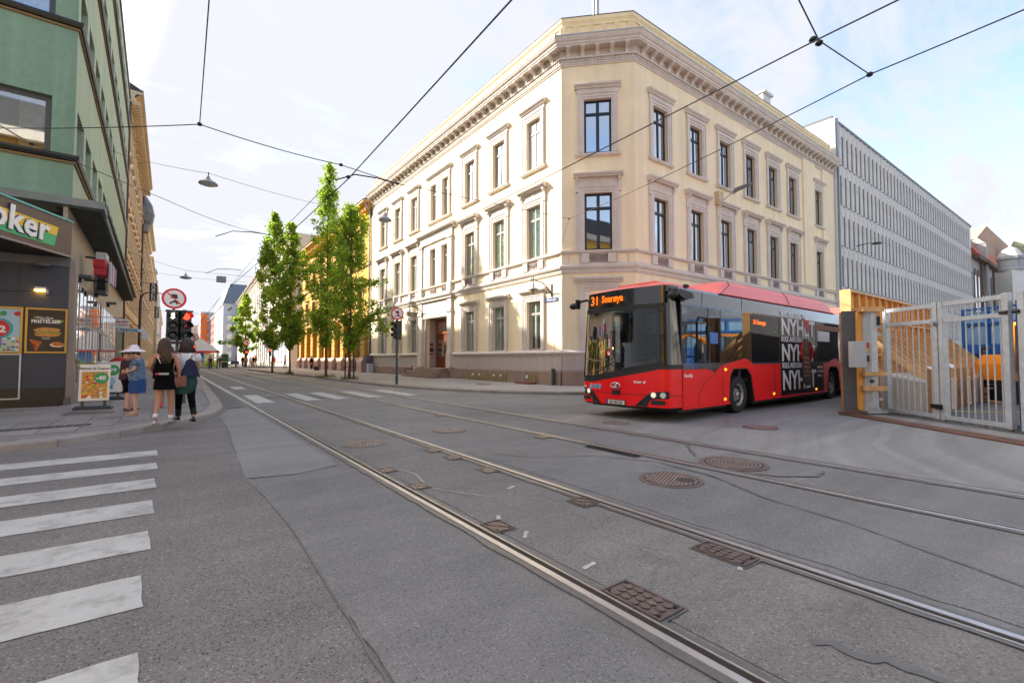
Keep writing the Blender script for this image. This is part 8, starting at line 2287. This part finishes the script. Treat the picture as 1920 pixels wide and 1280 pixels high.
# far pedestrians
far = [((6.05, 80, .09), 20, 1.72, navyc, navyc, 'far walker in dark blue beside the green bin'), ((9.2, 82, .09), 160, 1.75, blackc, blackc, 'dark clad pedestrian, left one of the far group'), ((9.75, 82.5, .09), 30, 1.7, whitec, navyc, 'far pedestrian in a white shirt and blue trousers'),
       ((10.25, 82, .09), 200, 1.62, whitec, blackc, 'far pedestrian in a pale top, third of the group'), ((10.65, 82.2, .09), 0, 1.76, blackc, skinB, 'far pedestrian in a black t-shirt and shorts'), ((10.98, 82.8, .09), 10, 1.8, blackc, blackc, 'tallest far pedestrian, right end of the group in black'),
       ((11.9, 72.5, .11), 180, 1.7, redp, whitec, 'pedestrian in red and white seen just right of the reddish trunk'), ((13.2, 71.5, .11), 90, 1.74, whitec, blackc, 'pedestrian in a white top and black trousers before the dark shopfront'), ((14.0, 60, .11), 0, 1.6, blackc, blackc, 'dark figure sitting low by the orange building base'),
       ((4.4, 72, .02), 10, 1.74, navyc, navyc, 'distant figure in dark blue crossing far up the street'), ((8.5, 84, .09), 60, 1.7, M_('muted_rust_top', (.30, .10, .05), .8), navyc, 'far person in a rust coloured top by the blue cargo bike')]
for k, (loc, hd, H, top, leg, lab) in enumerate(far):
    person(loc, hd, H, lab, skinA, WALK1 if k % 2 else WALK2, [('shell', 'top', top, [(0, 0, .88, .19, .15), (0, 0, 1.1, .175, .14), (0, 0, 1.3, .19, .13), (0, 0, 1.42, .10, .08)]), ('tube', 'sleeves', top, [(['shL', ('shL', 'elL', .8)], [.07, .06]), (['shR', ('shR', 'elR', .8)], [.07, .06])]),
        ('tube', 'trousers', leg, [(['hiL', 'knL', 'anL'], [.105, .075, .06]), (['hiR', 'knR', 'anR'], [.105, .075, .06])]), ('shoe', 'shoes', black), ('ell', 'hair', hairD, [((0, -.01, 1.645), (.088, .095, .08))])], None, fine=False, grp='far pedestrians')
# ================================================================= BICYCLES, BIN, BOLLARDS
def bike(x, y, rz, m, lab, cargo=False):
    t = root('bicycle', (x, y, .09), rz, lab, 'bicycle', 'bicycles parked on the far plaza'); M0 = WM[t.name]
    for wx in (-.52, .52):
        w = MB(M0).tube([(wx + .33 * math.cos(k * math.pi / 9), 0, .35 + .33 * math.sin(k * math.pi / 9)) for k in range(19)], .025, 6).build('wheel', rubber, t)
        q = MB(M0)
        for k in range(6): q.beam((wx, 0, .35), (wx + .31 * math.cos(k * math.pi / 3), 0, .35 + .31 * math.sin(k * math.pi / 3)), .008, .008)
        q.build('spokes', zinc, w)
    MB(M0).tube([(-.52, 0, .35), (-.1, 0, .33), (.38, 0, .85), (-.2, 0, .82), (-.1, 0, .33)], .02, 5).tube([(-.52, 0, .35), (-.2, 0, .82)], .015, 5).tube([(.52, 0, .35), (.38, 0, .85), (.36, 0, 1.0)], .018, 5).build('frame', m, t)
    MB(M0).tube([(.30, -.28, 1.02), (.38, -.1, 1.03), (.38, .1, 1.03), (.30, .28, 1.02)], .015, 5).build('handlebar', black, t); MB(M0).ell((-.24, 0, .93), (.13, .07, .035), 8, 5).build('saddle', black, t)
    if cargo: MB(M0).box(.2, 1.2, -.35, .35, .45, .95).build('cargo_box', M_('cargo_blue', (.03, .08, .22), .6), t)
bike(7.6, 83.5, .1, M_('cargo_blue', (.03, .08, .22), .6), 'blue cargo bicycle parked beside the green bin', True)
bike(11.9, 82.5, .3, black, 'black bicycle parked right of the group of pedestrians'); bike(12.6, 83.4, -.2, black, 'second black bicycle leaning behind the first'); bike(12.2, 84.6, .8, redp, 'bicycle with a basket stacked behind the black ones')
t = root('green_bin', (6.75, 81.2, .09), 0, 'dark green litter bin with a white edge on the far plaza', 'litter bin')
gbin = M_('bin_green', (.01, .11, .05), .5)
MB().box(6.35, 7.15, 80.9, 81.6, .09, .9).build('bin_body', M_('bin_dark', (.01, .03, .02), .5), t); MB().box(6.3, 7.2, 80.85, 81.65, .95, 2.1).build('bin_hood', gbin, t); MB().box(6.28, 7.22, 80.84, 81.66, .9, .95).build('white_edge', white, t)
t = root('slim_post', (5.5, 77, .09), 0, 'slim dark post with a small white plate on the far kerb', 'post'); MB().cyl((5.5, 77, 0), (5.5, 77, 2.6), .07, n=8).build('pole', M_('post_navy', (.02, .05, .08), .5), t); MB().box(5.35, 5.65, 76.9, 76.93, 1.5, 2.0).build('plate', white, t)
for k, (x, y) in enumerate(((13.4, 55), (13.9, 57))):
    t = root('street_bench', (x, y, .11), R(80), ['dark bench by the orange building', 'second dark bench farther along the orange building'][k], 'bench', 'benches along the orange building'); M0 = WM[t.name]
    for j in range(3): MB(M0).box(-.7, .7, -.2 + j * .14, -.08 + j * .14, .42, .45).build('seat_slat', darkt, t)
    MB(M0).box(-.7, .7, .24, .27, .55, .85).build('backrest', darkt, t); MB(M0).box(-.6, -.54, -.2, .25, 0, .42).build('leg', iron, t); MB(M0).box(.54, .6, -.2, .25, 0, .42).build('leg', iron, t)
t = root('blue_street_sign', (14.8, 73, 4), 0, 'small blue street sign at the end of the orange building', 'street sign'); MB().box(14.5, 15.3, 72.4, 72.45, 3.9, 4.35).build('plate', M_('sign_blue4', (.03, .2, .5), .4), t)
t = root('red_mat', (15.1, 18.9, .12), 0, 'dark red mat lying at the foot of the granite base', 'mat'); MB().rings([[(14.55, 18.2, .116), (15.2, 18.3, .116), (15.2, 19.5, .116), (14.6, 19.6, .116)], [(14.65, 18.35, .19), (15.15, 18.4, .2), (15.1, 19.4, .2), (14.7, 19.5, .18)]]).build('mat_body', M_('mat_red', (.12, .015, .015), .8, var=.3), t)
